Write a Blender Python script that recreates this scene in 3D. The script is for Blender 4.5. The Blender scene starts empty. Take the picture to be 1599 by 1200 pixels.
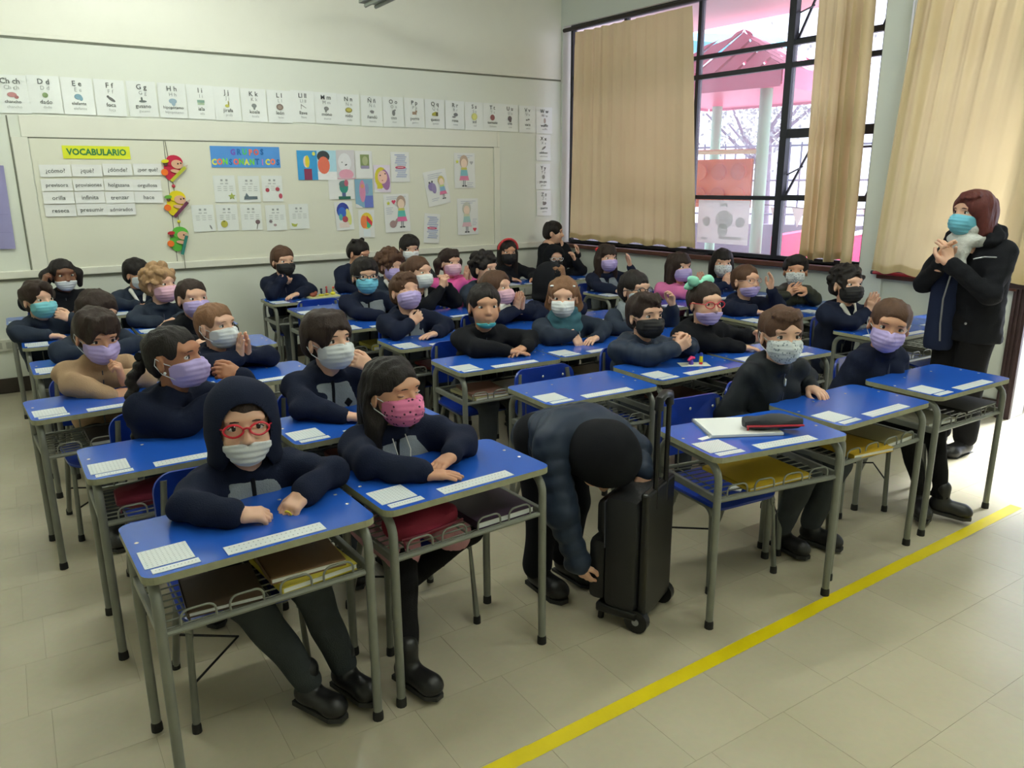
import bpy, bmesh, math, random
import numpy as np
from mathutils import Vector, Matrix, Quaternion

random.seed(7)
S = bpy.context.scene
COL = S.collection
R = math.radians

# ------------------------------------------------------------ camera, world, lights, exposure
cam_d = bpy.data.cameras.new('camera')
cam_d.sensor_width = 36.0
cam_d.lens = 1198.0 / 1599.0 * 36.0
cam_d.clip_start = 0.05
cam = bpy.data.objects.new('camera', cam_d)
COL.objects.link(cam)
_y, _p, _r = R(32.84), R(14.75), R(-0.36)
_f = Vector((math.sin(_y) * math.cos(_p), math.cos(_y) * math.cos(_p), -math.sin(_p)))
_rt = Vector((math.cos(_y), -math.sin(_y), 0))
_up = _rt.cross(_f)
_r2 = math.cos(_r) * _rt + math.sin(_r) * _up
_u2 = -math.sin(_r) * _rt + math.cos(_r) * _up
cam.matrix_world = Matrix(((_r2.x, _u2.x, -_f.x, 0), (_r2.y, _u2.y, -_f.y, 0), (_r2.z, _u2.z, -_f.z, 1.549), (0, 0, 0, 1)))
S.camera = cam

S.view_settings.view_transform = 'Standard'
S.view_settings.look = 'None'
S.view_settings.gamma = 1.0
S.view_settings.use_curve_mapping = False
S.view_settings.exposure = 0.38
S.cycles.use_denoising = True
S.cycles.max_bounces = 6
S.cycles.diffuse_bounces = 4
S.cycles.sample_clamp_indirect = 6.0

W = bpy.data.worlds.new('overcast_sky')
S.world = W
W.use_nodes = True
wn = W.node_tree.nodes
wn.clear()
_bg = wn.new('ShaderNodeBackground'); _wo = wn.new('ShaderNodeOutputWorld')
_bg.inputs[0].default_value = (0.82, 0.91, 1.10, 1)
_bg.inputs[1].default_value = 2.1
W.node_tree.links.new(_bg.outputs[0], _wo.inputs[0])

_sun = bpy.data.lights.new('hazy_sun', 'SUN')
_sun.energy = 12.0
_sun.angle = R(14)
_sun.color = (0.90, 0.95, 1.0)
sun = bpy.data.objects.new('hazy_sun', _sun)
COL.objects.link(sun)
sun.rotation_euler = Vector((-0.62, 0.05, -0.78)).to_track_quat('-Z', 'Y').to_euler()

CEIL_Z = 3.62
LAMPS = [(1.3, 0.2), (-0.6, 5.0), (2.6, 2.9), (3.6, 0.4), (0.6, 3.2), (2.76, 5.8), (4.35, 1.4), (1.2, 5.2)]
LAMP_POWER = 58.0


# ------------------------------------------------------------ helpers
def lin(c):
    if isinstance(c, str):
        c = tuple(int(c[i:i + 2], 16) for i in (0, 2, 4))
    out = []
    for v in c[:3]:
        v = v / 255.0
        out.append(v / 12.92 if v <= 0.04045 else ((v + 0.055) / 1.055) ** 2.4)
    return (out[0], out[1], out[2], 1.0)


_mats = {}


def mat(name, rgb, rough=0.6, metal=0.0, var=0.08, scale=8.0, bump=0.0, bscale=60.0, spec=0.5, coat=0.0, sheen=0.0, alpha=None):
    """procedural material: base colour with a little noise, optional bump"""
    if name in _mats:
        return _mats[name]
    m = bpy.data.materials.new(name)
    m.use_nodes = True
    nt = m.node_tree
    b = nt.nodes['Principled BSDF']
    c = lin(rgb)
    tc = nt.nodes.new('ShaderNodeTexCoord')
    nz = nt.nodes.new('ShaderNodeTexNoise')
    nz.inputs['Scale'].default_value = scale
    nz.inputs['Detail'].default_value = 3.0
    nt.links.new(tc.outputs['Object'], nz.inputs['Vector'])
    mx = nt.nodes.new('ShaderNodeMix'); mx.data_type = 'RGBA'
    mx.inputs['A'].default_value = tuple(max(0, v * (1 - var)) for v in c[:3]) + (1,)
    mx.inputs['B'].default_value = tuple(min(1, v * (1 + var)) for v in c[:3]) + (1,)
    nt.links.new(nz.outputs['Fac'], mx.inputs['Factor'])
    nt.links.new(mx.outputs['Result'], b.inputs['Base Color'])
    b.inputs['Roughness'].default_value = rough
    b.inputs['Metallic'].default_value = metal
    b.inputs['Specular IOR Level'].default_value = spec
    b.inputs['Coat Weight'].default_value = coat
    b.inputs['Sheen Weight'].default_value = sheen
    if bump > 0:
        n2 = nt.nodes.new('ShaderNodeTexNoise')
        n2.inputs['Scale'].default_value = bscale
        n2.inputs['Detail'].default_value = 4.0
        nt.links.new(tc.outputs['Object'], n2.inputs['Vector'])
        bp = nt.nodes.new('ShaderNodeBump')
        bp.inputs['Strength'].default_value = bump
        bp.inputs['Distance'].default_value = 0.01
        nt.links.new(n2.outputs['Fac'], bp.inputs['Height'])
        nt.links.new(bp.outputs['Normal'], b.inputs['Normal'])
    _mats[name] = m
    return m


def paint(rgb):
    """flat print or paint of one colour"""
    key = rgb if isinstance(rgb, str) else '%02x%02x%02x' % tuple(rgb)
    return mat('print_' + key, key, rough=0.75, var=0.05, scale=30)


def mesh_obj(name, verts, faces, m=None, parent=None, smooth=False, fm=None, ms=None):
    me = bpy.data.meshes.new(name)
    me.from_pydata(verts, [], faces)
    if ms:
        for q in ms:
            me.materials.append(q)
    elif m:
        me.materials.append(m)
    if fm is not None:
        me.polygons.foreach_set('material_index', np.asarray(fm, dtype=np.int32))
    if smooth:
        me.polygons.foreach_set('use_smooth', np.ones(len(me.polygons), dtype=bool))
    me.update()
    o = bpy.data.objects.new(name, me)
    COL.objects.link(o)
    if parent:
        o.parent = parent
    return o


def bm_obj(name, bm, m, parent=None, smooth=False):
    me = bpy.data.meshes.new(name)
    bm.normal_update()
    bm.to_mesh(me)
    bm.free()
    if isinstance(m, (list, tuple)):
        for q in m:
            me.materials.append(q)
    else:
        me.materials.append(m)
    if smooth:
        me.polygons.foreach_set('use_smooth', np.ones(len(me.polygons), dtype=bool))
        try:
            me.set_sharp_from_angle(angle=R(40))
        except Exception:
            pass
    o = bpy.data.objects.new(name, me)
    COL.objects.link(o)
    if parent:
        o.parent = parent
    return o


def thing(name, label, cat, loc=(0, 0, 0), rz=0.0, group=None):
    o = bpy.data.objects.new(name, None)
    COL.objects.link(o)
    o.empty_display_size = 0.05
    o.location = loc
    o.rotation_euler = (0, 0, rz)
    tag(o, label, cat, group)
    return o


def tag(o, label, cat=None, group=None):
    o['label'] = label
    if cat:
        o['category'] = cat
    if group:
        o['group'] = group
    return o


def struct(o):
    o['kind'] = 'structure'
    return o


def dup(o, parent=None):
    c = o.copy()
    COL.objects.link(c)
    if parent:
        c.parent = parent
    for ch in list(o.children):
        dup(ch, c)
    return c


def add_box(bm, c, s, rot=None, bevel=0.0):
    r = bmesh.ops.create_cube(bm, size=1.0)
    vs = r['verts']
    M = Matrix.Translation(c) @ (rot.to_4x4() if rot is not None else Matrix.Identity(4)) @ Matrix.Diagonal((s[0], s[1], s[2], 1))
    bmesh.ops.transform(bm, matrix=M, verts=vs)
    if bevel > 0:
        es = list({e for v in vs for e in v.link_edges})
        bmesh.ops.bevel(bm, geom=es, offset=bevel, segments=2, affect='EDGES', profile=0.5)
    return vs


def box_obj(name, c, s, m, parent=None, bevel=0.0, rot=None):
    bm = bmesh.new()
    add_box(bm, c, s, rot, bevel)
    return bm_obj(name, bm, m, parent)


def add_tube(bm, pts, r, n=10, cap=True):
    """tube along a polyline; r a radius or a list of radii"""
    pts = [Vector(p) for p in pts]
    k = len(pts)
    rr = r if isinstance(r, (list, tuple)) else [r] * k
    rings = []
    prev = None
    for i, p in enumerate(pts):
        if i == 0:
            d = pts[1] - pts[0]
        elif i == k - 1:
            d = pts[-1] - pts[-2]
        else:
            d = (pts[i + 1] - p).normalized() + (p - pts[i - 1]).normalized()
        if d.length < 1e-9:
            d = Vector((0, 0, 1))
        d.normalize()
        if prev is None:
            a = Vector((0, 0, 1)) if abs(d.z) < 0.9 else Vector((1, 0, 0))
            u = d.cross(a).normalized()
        else:
            u = (prev - d * prev.dot(d))
            if u.length < 1e-6:
                u = d.orthogonal()
            u.normalize()
        prev = u
        w = d.cross(u)
        rings.append([bm.verts.new(p + (u * math.cos(2 * math.pi * j / n) + w * math.sin(2 * math.pi * j / n)) * rr[i]) for j in range(n)])
    for a, b in zip(rings[:-1], rings[1:]):
        for j in range(n):
            bm.faces.new((a[j], a[(j + 1) % n], b[(j + 1) % n], b[j]))
    if cap:
        bm.faces.new(list(reversed(rings[0])))
        bm.faces.new(rings[-1])


def tube_obj(name, pts, r, m, parent=None, n=10):
    bm = bmesh.new()
    add_tube(bm, pts, r, n)
    return bm_obj(name, bm, m, parent, smooth=True)


def arc(c, u, v, r, a0, a1, n=6):
    c, u, v = Vector(c), Vector(u), Vector(v)
    return [c + u * (r * math.cos(a0 + (a1 - a0) * i / n)) + v * (r * math.sin(a0 + (a1 - a0) * i / n)) for i in range(n + 1)]


def rrect(w, h, r, n=5):
    """outline of a rounded rectangle, counter-clockwise, centred"""
    pts = []
    for cx, cy, a in ((w / 2 - r, h / 2 - r, 0), (-w / 2 + r, h / 2 - r, 90), (-w / 2 + r, -h / 2 + r, 180), (w / 2 - r, -h / 2 + r, 270)):
        for i in range(n + 1):
            t = R(a + 90 * i / n)
            pts.append((cx + r * math.cos(t), cy + r * math.sin(t)))
    return pts


def add_prism(bm, pts, z0, z1, mi_side=0, mi_top=0):
    lo = [bm.verts.new((x, y, z0)) for x, y in pts]
    hi = [bm.verts.new((x, y, z1)) for x, y in pts]
    f = bm.faces.new(hi); f.material_index = mi_top
    f = bm.faces.new(list(reversed(lo))); f.material_index = mi_side
    n = len(pts)
    for i in range(n):
        f = bm.faces.new((lo[i], lo[(i + 1) % n], hi[(i + 1) % n], hi[i])); f.material_index = mi_side


# text as meshes, cached per string
_txt = {}


def text_mesh(s, size, m, bold=0.0, depth=0.0004):
    key = (s, round(size, 4), m.name, bold)
    if key in _txt:
        return _txt[key]
    c = bpy.data.curves.new('lettering', 'FONT')
    c.body = s
    c.size = size
    c.align_x = 'CENTER'
    c.align_y = 'CENTER'
    c.offset = bold
    c.resolution_u = 2
    c.extrude = depth
    o = bpy.data.objects.new('lettering', c)
    me = bpy.data.meshes.new_from_object(o)
    me.materials.clear()
    me.materials.append(m)
    bpy.data.objects.remove(o)
    _txt[key] = me
    return me


def text_obj(s, size, m, parent, loc, rot=(0, 0, 0), bold=0.0, name='lettering', sx=1.0):
    o = bpy.data.objects.new(name, text_mesh(s, size, m, bold))
    COL.objects.link(o)
    o.parent = parent
    o.location = loc
    o.rotation_euler = rot
    o.scale = (sx, 1, 1)
    return o

# ------------------------------------------------------------ the room
YB = 6.909                      # back wall plane
XW, SK = 5.092, -0.075          # window wall: x = XW + SK (y - YB), slightly out of square
XL, YF = -2.9, -2.4             # left wall, front wall
_L = math.hypot(1, SK)
TD = Vector((-SK, -1, 0)) / _L  # along the window wall, towards the front of the room
TN = Vector((1, -SK, 0)) / _L   # outwards
TRZ = math.atan2(TD.y, TD.x)


def WT(t, n, z):
    p = Vector((XW, YB, 0)) + TD * t + TN * n
    return Vector((p.x, p.y, z))


def wbox(bm, t0, t1, n0, n1, z0, z1, bevel=0.0):
    """box in window-wall coordinates"""
    rot = Matrix.Rotation(TRZ, 3, 'Z')
    c = WT((t0 + t1) / 2, (n0 + n1) / 2, (z0 + z1) / 2)
    add_box(bm, c, (t1 - t0, n1 - n0, z1 - z0), rot, bevel)


def wall_mat(name, rgb, rough=0.55):
    m = mat(name, rgb, rough=rough, var=0.03, scale=1.3, bump=0.04, bscale=18)
    return m


m_wall = wall_mat('wall_paint', (222, 226, 214), 0.38)
m_wallw = wall_mat('wall_paint_window_side', (216, 222, 214), 0.5)
m_white = wall_mat('reveal_paint', (226, 226, 228), 0.5)
m_board = mat('board_paint', (226, 226, 208), rough=0.33, var=0.02, scale=1.0, bump=0.02, bscale=9)
m_trim = mat('trim_paint', (228, 228, 214), rough=0.35, var=0.02)
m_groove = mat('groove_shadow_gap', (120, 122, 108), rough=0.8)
m_ceil = mat('ceiling_paint', (225, 226, 218), rough=0.8)
m_base = mat('baseboard_paint', (58, 50, 44), rough=0.45, var=0.15, scale=5)
m_iron = mat('window_iron', (34, 36, 46), rough=0.45, var=0.2, scale=20)
m_sillw = mat('sill_wood', (92, 58, 48), rough=0.35, var=0.3, scale=14)
m_jamb = mat('door_frame_brown', (62, 46, 46), rough=0.4, var=0.2, scale=12)

# floor: base slab and the vinyl tiles
fl = struct(box_obj('floor', ((XL + 6.6) / 2, (YF + YB) / 2, -0.045), (6.6 - XL + 0.3, YB - YF + 0.3, 0.084), mat('tile_bedding', (150, 142, 122), rough=0.9)))


def floor_material():
    m = bpy.data.materials.new('vinyl_tile')
    m.use_nodes = True
    nt = m.node_tree
    b = nt.nodes['Principled BSDF']
    g = nt.nodes.new('ShaderNodeNewGeometry')
    n1 = nt.nodes.new('ShaderNodeTexNoise'); n1.inputs['Scale'].default_value = 1.6; n1.inputs['Detail'].default_value = 5
    n2 = nt.nodes.new('ShaderNodeTexNoise'); n2.inputs['Scale'].default_value = 45; n2.inputs['Detail'].default_value = 2
    nt.links.new(g.outputs['Position'], n1.inputs['Vector'])
    nt.links.new(g.outputs['Position'], n2.inputs['Vector'])
    oi = nt.nodes.new('ShaderNodeObjectInfo')
    r1 = nt.nodes.new('ShaderNodeValToRGB')
    r1.color_ramp.elements[0].position = 0.3; r1.color_ramp.elements[0].color = lin((186, 177, 152))
    r1.color_ramp.elements[1].position = 0.7; r1.color_ramp.elements[1].color = lin((198, 189, 166))
    nt.links.new(n1.outputs['Fac'], r1.inputs['Fac'])
    mx = nt.nodes.new('ShaderNodeMix'); mx.data_type = 'RGBA'; mx.blend_type = 'MULTIPLY'; mx.inputs['Factor'].default_value = 0.10
    nt.links.new(r1.outputs['Color'], mx.inputs['A']); nt.links.new(n2.outputs['Color'], mx.inputs['B'])
    hs = nt.nodes.new('ShaderNodeHueSaturation')
    mr = nt.nodes.new('ShaderNodeMapRange'); mr.inputs['To Min'].default_value = 0.975; mr.inputs['To Max'].default_value = 1.02
    nt.links.new(oi.outputs['Random'], mr.inputs['Value']); nt.links.new(mr.outputs['Result'], hs.inputs['Value'])
    nt.links.new(mx.outputs['Result'], hs.inputs['Color'])
    nt.links.new(hs.outputs['Color'], b.inputs['Base Color'])
    rr = nt.nodes.new('ShaderNodeMapRange'); rr.inputs['To Min'].default_value = 0.2; rr.inputs['To Max'].default_value = 0.3
    nt.links.new(n1.outputs['Fac'], rr.inputs['Value']); nt.links.new(rr.outputs['Result'], b.inputs['Roughness'])
    bp = nt.nodes.new('ShaderNodeBump'); bp.inputs['Strength'].default_value = 0.04; bp.inputs['Distance'].default_value = 0.02
    nt.links.new(n1.outputs['Fac'], bp.inputs['Height']); nt.links.new(bp.outputs['Normal'], b.inputs['Normal'])
    return m


m_tile = floor_material()
TS = 0.3085
bm = bmesh.new()
add_box(bm, (0, 0, -0.0015), (TS - 0.0008, TS - 0.0008, 0.003))
tile0 = bm_obj('floor_tile', bm, m_tile, fl)
tile0.location = (1.08 + TS / 2, 0.917 + TS / 2, 0)
cells = []
for j in range(-11, 20):
    off = 0.0 if j % 2 else 0.06
    for i in range(-13, 18):
        x = 1.08 + off + (i + 0.5) * TS
        y = 0.917 + (j + 0.5) * TS
        if not (XL - 0.1 < x < XW + SK * (y - YB) + 0.15 and YF - 0.1 < y < YB):
            continue
        d = Vector((x, y, -1.549)) - Vector((0, 0, 0))
        z = d.dot(_f)
        if z > 0.3:
            u = 800 + 1198 * d.dot(_r2) / z; v = 600 - 1198 * d.dot(_u2) / z
            vis = -120 < u < 1720 and v < 1330
        else:
            vis = False
        cells.append((0 if vis else 1, d.length, x, y))
cells.sort()
rest = bmesh.new()
for k, (iv, dist, x, y) in enumerate(cells):
    if iv == 0 and k < 296:
        o = tile0 if k == 0 else dup(tile0, fl)
        o.location = (x, y, 0)
    else:
        add_box(rest, (x, y, -0.0015), (TS - 0.0008, TS - 0.0008, 0.003))
o = bm_obj('floor_tiles_further_off', rest, m_tile, fl)
o.name = 'floor_tile_remainder'
o['kind'] = 'stuff'

# yellow tape line on the floor
m_tape = mat('yellow_tape', (226, 204, 10), rough=0.35, var=0.12, scale=6, bump=0.05)
bm = bmesh.new()
a, b = Vector((-0.35, 1.468, 0)), Vector((3.95, 1.582, 0))
dd = (b - a).normalized(); nn = Vector((-dd.y, dd.x, 0)) * 0.0265
cuts = [0, 1.35, 2.62, 3.35, (b - a).length]
for k in range(4):
    p, q_ = a + dd * cuts[k], a + dd * (cuts[k + 1] + (0.03 if k < 3 else 0))
    j = nn * 0.05 * (-1) ** k
    vs = [bm.verts.new((c.x, c.y, 0.0006 + 0.0004 * (k % 2))) for c in (p - nn + j, q_ - nn + j, q_ + nn + j, p + nn + j)]
    bm.faces.new(vs)
tag(bm_obj('floor_tape', bm, m_tape), 'long yellow adhesive tape line stuck across the tiled floor', 'tape')

# ceiling, back, left and front walls
ceil = struct(box_obj('ceiling', (1.85, (YF + YB) / 2, CEIL_Z + 0.05), (9.8, YB - YF + 0.4, 0.1), m_ceil))
wb = struct(box_obj('wall_back', ((XL + XW) / 2, YB + 0.1, CEIL_Z / 2), (XW - XL + 0.02, 0.2, CEIL_Z), m_wall))
wl = bmesh.new()
add_box(wl, (XL - 0.1, (YF + YB) / 2, CEIL_Z / 2), (0.2, YB - YF, CEIL_Z))
struct(bm_obj('wall_left', wl, m_wall))
struct(box_obj('wall_front', (1.85, YF - 0.1, CEIL_Z / 2), (9.8, 0.2, CEIL_Z), m_wall))

# window wall with openings
OPEN1 = (0.03, 3.47, 0.905, 3.09)
OPEN2 = (3.66, 4.52, 0.88, 3.06)
DOOR = (4.62, 5.62, 0.0, 2.25)
TEND = 9.4
bm = bmesh.new()
segs = [(-0.02, OPEN1[0], 0, CEIL_Z), (OPEN1[0], OPEN1[1], 0, OPEN1[2]), (OPEN1[0], OPEN1[1], OPEN1[3], CEIL_Z), (OPEN1[1], OPEN2[0], 0, CEIL_Z),
        (OPEN2[0], OPEN2[1], 0, OPEN2[2]), (OPEN2[0], OPEN2[1], OPEN2[3], CEIL_Z), (OPEN2[1], DOOR[0], 0, CEIL_Z), (DOOR[0], DOOR[1], DOOR[3], CEIL_Z), (DOOR[1], TEND, 0, CEIL_Z)]
for t0, t1, z0, z1 in segs:
    wbox(bm, t0, t1, 0, 0.2, z0, z1)
ww = struct(bm_obj('wall_right', bm, m_wallw))

# back wall: picture rail high up, board panel with mouldings, lower rail
def bbox_(bm, x0, x1, z0, z1, d0, d1, bevel=0.0):
    add_box(bm, ((x0 + x1) / 2, YB - (d0 + d1) / 2, (z0 + z1) / 2), (x1 - x0, d1 - d0, z1 - z0), None, bevel)


bm = bmesh.new(); bbox_(bm, XL, XW - 0.005, 2.578, 2.606, 0, 0.012, 0.003); bbox_(bm, XL, XW - 0.005, 2.606, CEIL_Z, 0, 0.004)
struct(bm_obj('trim_1', bm, m_trim))
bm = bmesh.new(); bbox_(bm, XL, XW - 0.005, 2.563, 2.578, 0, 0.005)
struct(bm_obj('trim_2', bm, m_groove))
bm = bmesh.new(); bbox_(bm, XL, XW - 0.005, 0.868, 0.925, 0, 0.03, 0.006)
struct(bm_obj('trim_3', bm, m_trim))
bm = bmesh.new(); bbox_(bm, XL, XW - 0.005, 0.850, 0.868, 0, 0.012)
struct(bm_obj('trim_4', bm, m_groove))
# painted board area: thin sheet with frame strips
bm = bmesh.new(); bbox_(bm, 0.235, 4.245, 0.925, 1.885, 0, 0.008)
bmo = struct(bm_obj('trim_5', bm, m_board))
bm = bmesh.new(); bbox_(bm, 0.19, 4.29, 1.892, 2.045, 0, 0.014, 0.003); bbox_(bm, 0.125, 0.228, 0.925, 1.892, 0, 0.014, 0.003); bbox_(bm, 4.252, 4.32, 0.925, 1.8915, 0, 0.014, 0.003); bbox_(bm, 4.2905, 4.32, 1.892, 2.045, 0, 0.014, 0.003)
struct(bm_obj('trim_6', bm, m_trim))
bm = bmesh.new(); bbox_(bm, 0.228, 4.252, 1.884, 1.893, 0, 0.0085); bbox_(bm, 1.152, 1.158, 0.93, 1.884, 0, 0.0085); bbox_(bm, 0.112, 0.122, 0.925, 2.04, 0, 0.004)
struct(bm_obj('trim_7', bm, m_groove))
bm = bmesh.new(); bbox_(bm, XL, XW - 0.005, 0.0, 0.115, 0, 0.014, 0.003)
struct(bm_obj('baseboard_back', bm, m_base))
bm = bmesh.new()
wbox(bm, 0.02, DOOR[0] - 0.09, -0.014, 0, 0, 0.115, 0.003)
struct(bm_obj('baseboard_right', bm, m_base))

# window 1: iron frame, bars, open hopper casements, glass
win = bpy.data.objects.new('window_1', None); COL.objects.link(win); struct(win)
NF = 0.045


def iron(name, boxes, parent=win, m=m_iron):
    bm = bmesh.new()
    for b_ in boxes:
        wbox(bm, *b_)
    return bm_obj(name, bm, m, parent)


W_ = 0.022
iron('window_frame', [(0.10, 0.135, NF, NF + 0.05, 0.915, 3.09), (3.43, 3.468, NF, NF + 0.05, 0.915, 3.09), (0.135, 3.43, NF, NF + 0.05, 3.045, 3.09), (0.135, 3.43, NF, NF + 0.05, 0.912, 0.945)])
iron('mullion', [(2.655, 2.715, NF - 0.005, NF + 0.055, 0.945, 3.045)])
iron('mullion', [(1.755, 1.79, NF, NF + 0.05, 0.945, 3.045)])
iron('mullion', [(0.86, 0.895, NF, NF + 0.05, 0.945, 3.045)])
for z, w in ((2.585, 0.017), (2.425, 0.019), (1.408, 0.017)):
    iron('glazing_bar', [(0.135, 2.655, NF, NF + 0.045, z - w, z + w)])
    iron('glazing_bar', [(2.715, 3.43, NF, NF + 0.045, z - w, z + w)])
iron('glazing_bar', [(2.715, 3.43, NF, NF + 0.045, 1.875, 1.945)])
for z in (2.0, 1.68):
    iron('glazing_bar', [(0.135, 0.86, NF, NF + 0.04, z - 0.014, z + 0.014)])
# hopper casements standing open, with stays
def hopper(t0, t1, z0, z1, lean):
    bm = bmesh.new()
    P = [WT(t0, 0.09, z0), WT(t1, 0.09, z0), WT(t1, 0.09 - lean, z1), WT(t0, 0.09 - lean, z1)]
    P = [p - TN * 0.02 for p in P]
    add_tube(bm, P + [P[0]], 0.012, 6)
    f = bm_obj('open_casement', bm, m_iron, win)
    tube_obj('casement_stay', [WT(t0 + 0.01, 0.06, z0 + (z1 - z0) * 0.45), WT(t0 + 0.01, 0.08 - lean * 0.62, z0 + (z1 - z0) * 0.62)], 0.007, m_iron, win, 6)
    return f


hopper(2.73, 3.41, 1.425, 1.80, -0.30)
hopper(2.73, 3.41, 2.605, 3.03, -0.26)


def glass_material():
    m = bpy.data.materials.new('dusty_window_glass')
    m.use_nodes = True
    nt = m.node_tree; nt.nodes.clear()
    out = nt.nodes.new('ShaderNodeOutputMaterial')
    tr = nt.nodes.new('ShaderNodeBsdfTransparent'); tr.inputs[0].default_value = (0.96, 0.94, 0.98, 1)
    gl = nt.nodes.new('ShaderNodeBsdfGlossy'); gl.inputs['Roughness'].default_value = 0.03
    tl = nt.nodes.new('ShaderNodeBsdfTranslucent'); tl.inputs[0].default_value = (0.95, 0.87, 0.93, 1)
    nz = nt.nodes.new('ShaderNodeTexNoise'); nz.inputs['Scale'].default_value = 2.5; nz.inputs['Detail'].default_value = 4
    tc = nt.nodes.new('ShaderNodeTexCoord'); nt.links.new(tc.outputs['Object'], nz.inputs['Vector'])
    mr = nt.nodes.new('ShaderNodeMapRange'); mr.inputs['From Min'].default_value = 0.3; mr.inputs['From Max'].default_value = 0.7
    mr.inputs['To Min'].default_value = 0.10; mr.inputs['To Max'].default_value = 0.22
    nt.links.new(nz.outputs['Fac'], mr.inputs['Value'])
    m1 = nt.nodes.new('ShaderNodeMixShader'); nt.links.new(mr.outputs['Result'], m1.inputs[0])
    nt.links.new(tr.outputs[0], m1.inputs[1]); nt.links.new(tl.outputs[0], m1.inputs[2])
    fr = nt.nodes.new('ShaderNodeFresnel'); fr.inputs[0].default_value = 1.3
    m2 = nt.nodes.new('ShaderNodeMixShader'); nt.links.new(fr.outputs[0], m2.inputs[0])
    nt.links.new(m1.outputs[0], m2.inputs[1]); nt.links.new(gl.outputs[0], m2.inputs[2])
    nt.links.new(m2.outputs[0], out.inputs[0])
    return m


m_glass = glass_material()
ts = [0.135, 0.86, 0.895, 1.755, 1.79, 2.655, 2.715, 3.43]
zs = [0.945, 1.391, 1.425, 2.406, 2.444, 2.568, 2.602, 3.045]
for i in range(0, 8, 2):
    for j in range(0, 8, 2):
        if i == 6 and j in (6,):
            continue
        z0, z1 = zs[j], zs[j + 1]
        if i == 6 and j == 2:
            z0 = 1.945
        bm = bmesh.new()
        vs = [bm.verts.new(WT(t, NF + 0.025, z)) for t, z in ((ts[i], z0), (ts[i + 1], z0), (ts[i + 1], z1), (ts[i], z1))]
        bm.faces.new(vs)
        bm_obj('pane', bm, m_glass, win)
bm = bmesh.new()
for (z0, z1, ln) in ((1.43, 1.795, 0.30), (2.61, 3.02, 0.26)):
    vs = [bm.verts.new(p - TN * 0.0 + TN * 0.07) for p in (WT(2.74, 0, z0), WT(3.40, 0, z0), WT(3.40, ln, z1), WT(2.74, ln, z1))]
    bm.faces.new(vs)
bm_obj('casement_glass', bm, m_glass, win)

# window 2 (behind the right curtain)
win2 = bpy.data.objects.new('window_2', None); COL.objects.link(win2); struct(win2)
iron('window_frame', [(3.66, 3.70, NF, NF + 0.05, 0.88, 3.06), (4.48, 4.52, NF, NF + 0.05, 0.88, 3.06), (3.7, 4.48, NF, NF + 0.05, 3.02, 3.06), (3.7, 4.48, NF, NF + 0.05, 0.88, 0.92), (3.7, 4.48, NF, NF + 0.045, 2.4, 2.435), (3.7, 4.48, NF, NF + 0.045, 1.39, 1.425)], win2)
bm = bmesh.new(); vs = [bm.verts.new(WT(t, NF + 0.025, z)) for t, z in ((3.7, 0.92), (4.48, 0.92), (4.48, 3.02), (3.7, 3.02))]; bm.faces.new(vs)
bm_obj('pane', bm, m_glass, win2)

# sills
bm = bmesh.new(); wbox(bm, 0.0, 3.50, -0.06, 0.19, 0.865, 0.905, 0.006)
struct(bm_obj('trim_8', bm, m_sillw))
bm = bmesh.new(); wbox(bm, 3.62, 4.55, -0.045, 0.19, 0.848, 0.88, 0.006)
struct(bm_obj('trim_9', bm, m_sillw))
# pier casing between the windows
bm = bmesh.new(); wbox(bm, 3.475, 3.655, -0.03, 0, 0.0, CEIL_Z)
struct(bm_obj('trim_10', bm, m_wallw))

# door frame on the right
dr = bpy.data.objects.new('door_1', None); COL.objects.link(dr); struct(dr)
for t0, t1 in ((DOOR[0] - 0.09, DOOR[0]), (DOOR[1], DOOR[1] + 0.09)):
    bm = bmesh.new()
    wbox(bm, t0, t1, -0.03, 0.22, 0, DOOR[3] + 0.09)
    for k in range(3):
        wbox(bm, t0 + 0.012 + k * 0.026, t0 + 0.024 + k * 0.026, -0.042, -0.03, 0.0, DOOR[3] + 0.08)
    bm_obj('jamb', bm, m_jamb, dr)
bm = bmesh.new(); wbox(bm, DOOR[0], DOOR[1], -0.03, 0.22, DOOR[3], DOOR[3] + 0.09)
bm_obj('door_head', bm, m_jamb, dr)
# horizontal dark ledge joining the sill to the door frame
bm = bmesh.new(); wbox(bm, 4.40, DOOR[0] - 0.02, -0.05, 0.0, 0.865, 0.905, 0.005)
struct(bm_obj('trim_11', bm, m_jamb))

# ceiling fluorescent fixtures
m_tubelight = bpy.data.materials.new('fluorescent_tube'); m_tubelight.use_nodes = True
_e = m_tubelight.node_tree.nodes['Principled BSDF']
_e.inputs['Emission Color'].default_value = (0.95, 1.0, 0.90, 1); _e.inputs['Emission Strength'].default_value = LAMP_POWER
m_fix = mat('fixture_enamel', (150, 156, 148), rough=0.5)
for i, (x, y) in enumerate(LAMPS):
    zf = 2.965 if i == 5 else CEIL_Z - 0.22
    t = thing('fluorescent_lamp', 'grey hanging lamp fitting showing at the top edge above the back wall' if i == 5 else 'hanging fluorescent ceiling lamp fitting out of the picture', 'lamp', (x, y, zf), R(90) if i == 5 else 0, None if i == 5 else 'ceiling lamps out of the picture')
    bm = bmesh.new(); add_prism(bm, [(-0.6, -0.09), (0.6, -0.09), (0.6, 0.09), (-0.6, 0.09)], 0, 0.05)
    bm_obj('housing', bm, m_fix, t)
    for s in (-1, 1):
        tube_obj('light_tube', [(-0.57, 0.045 * s, -0.02), (0.57, 0.045 * s, -0.02)], 0.015, m_fix if i == 5 else m_tubelight, t, 8)
        tube_obj('hanger', [(0.45 * s, 0, 0.05), (0.45 * s, 0, CEIL_Z - zf)], 0.006, m_fix, t, 6)

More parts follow.
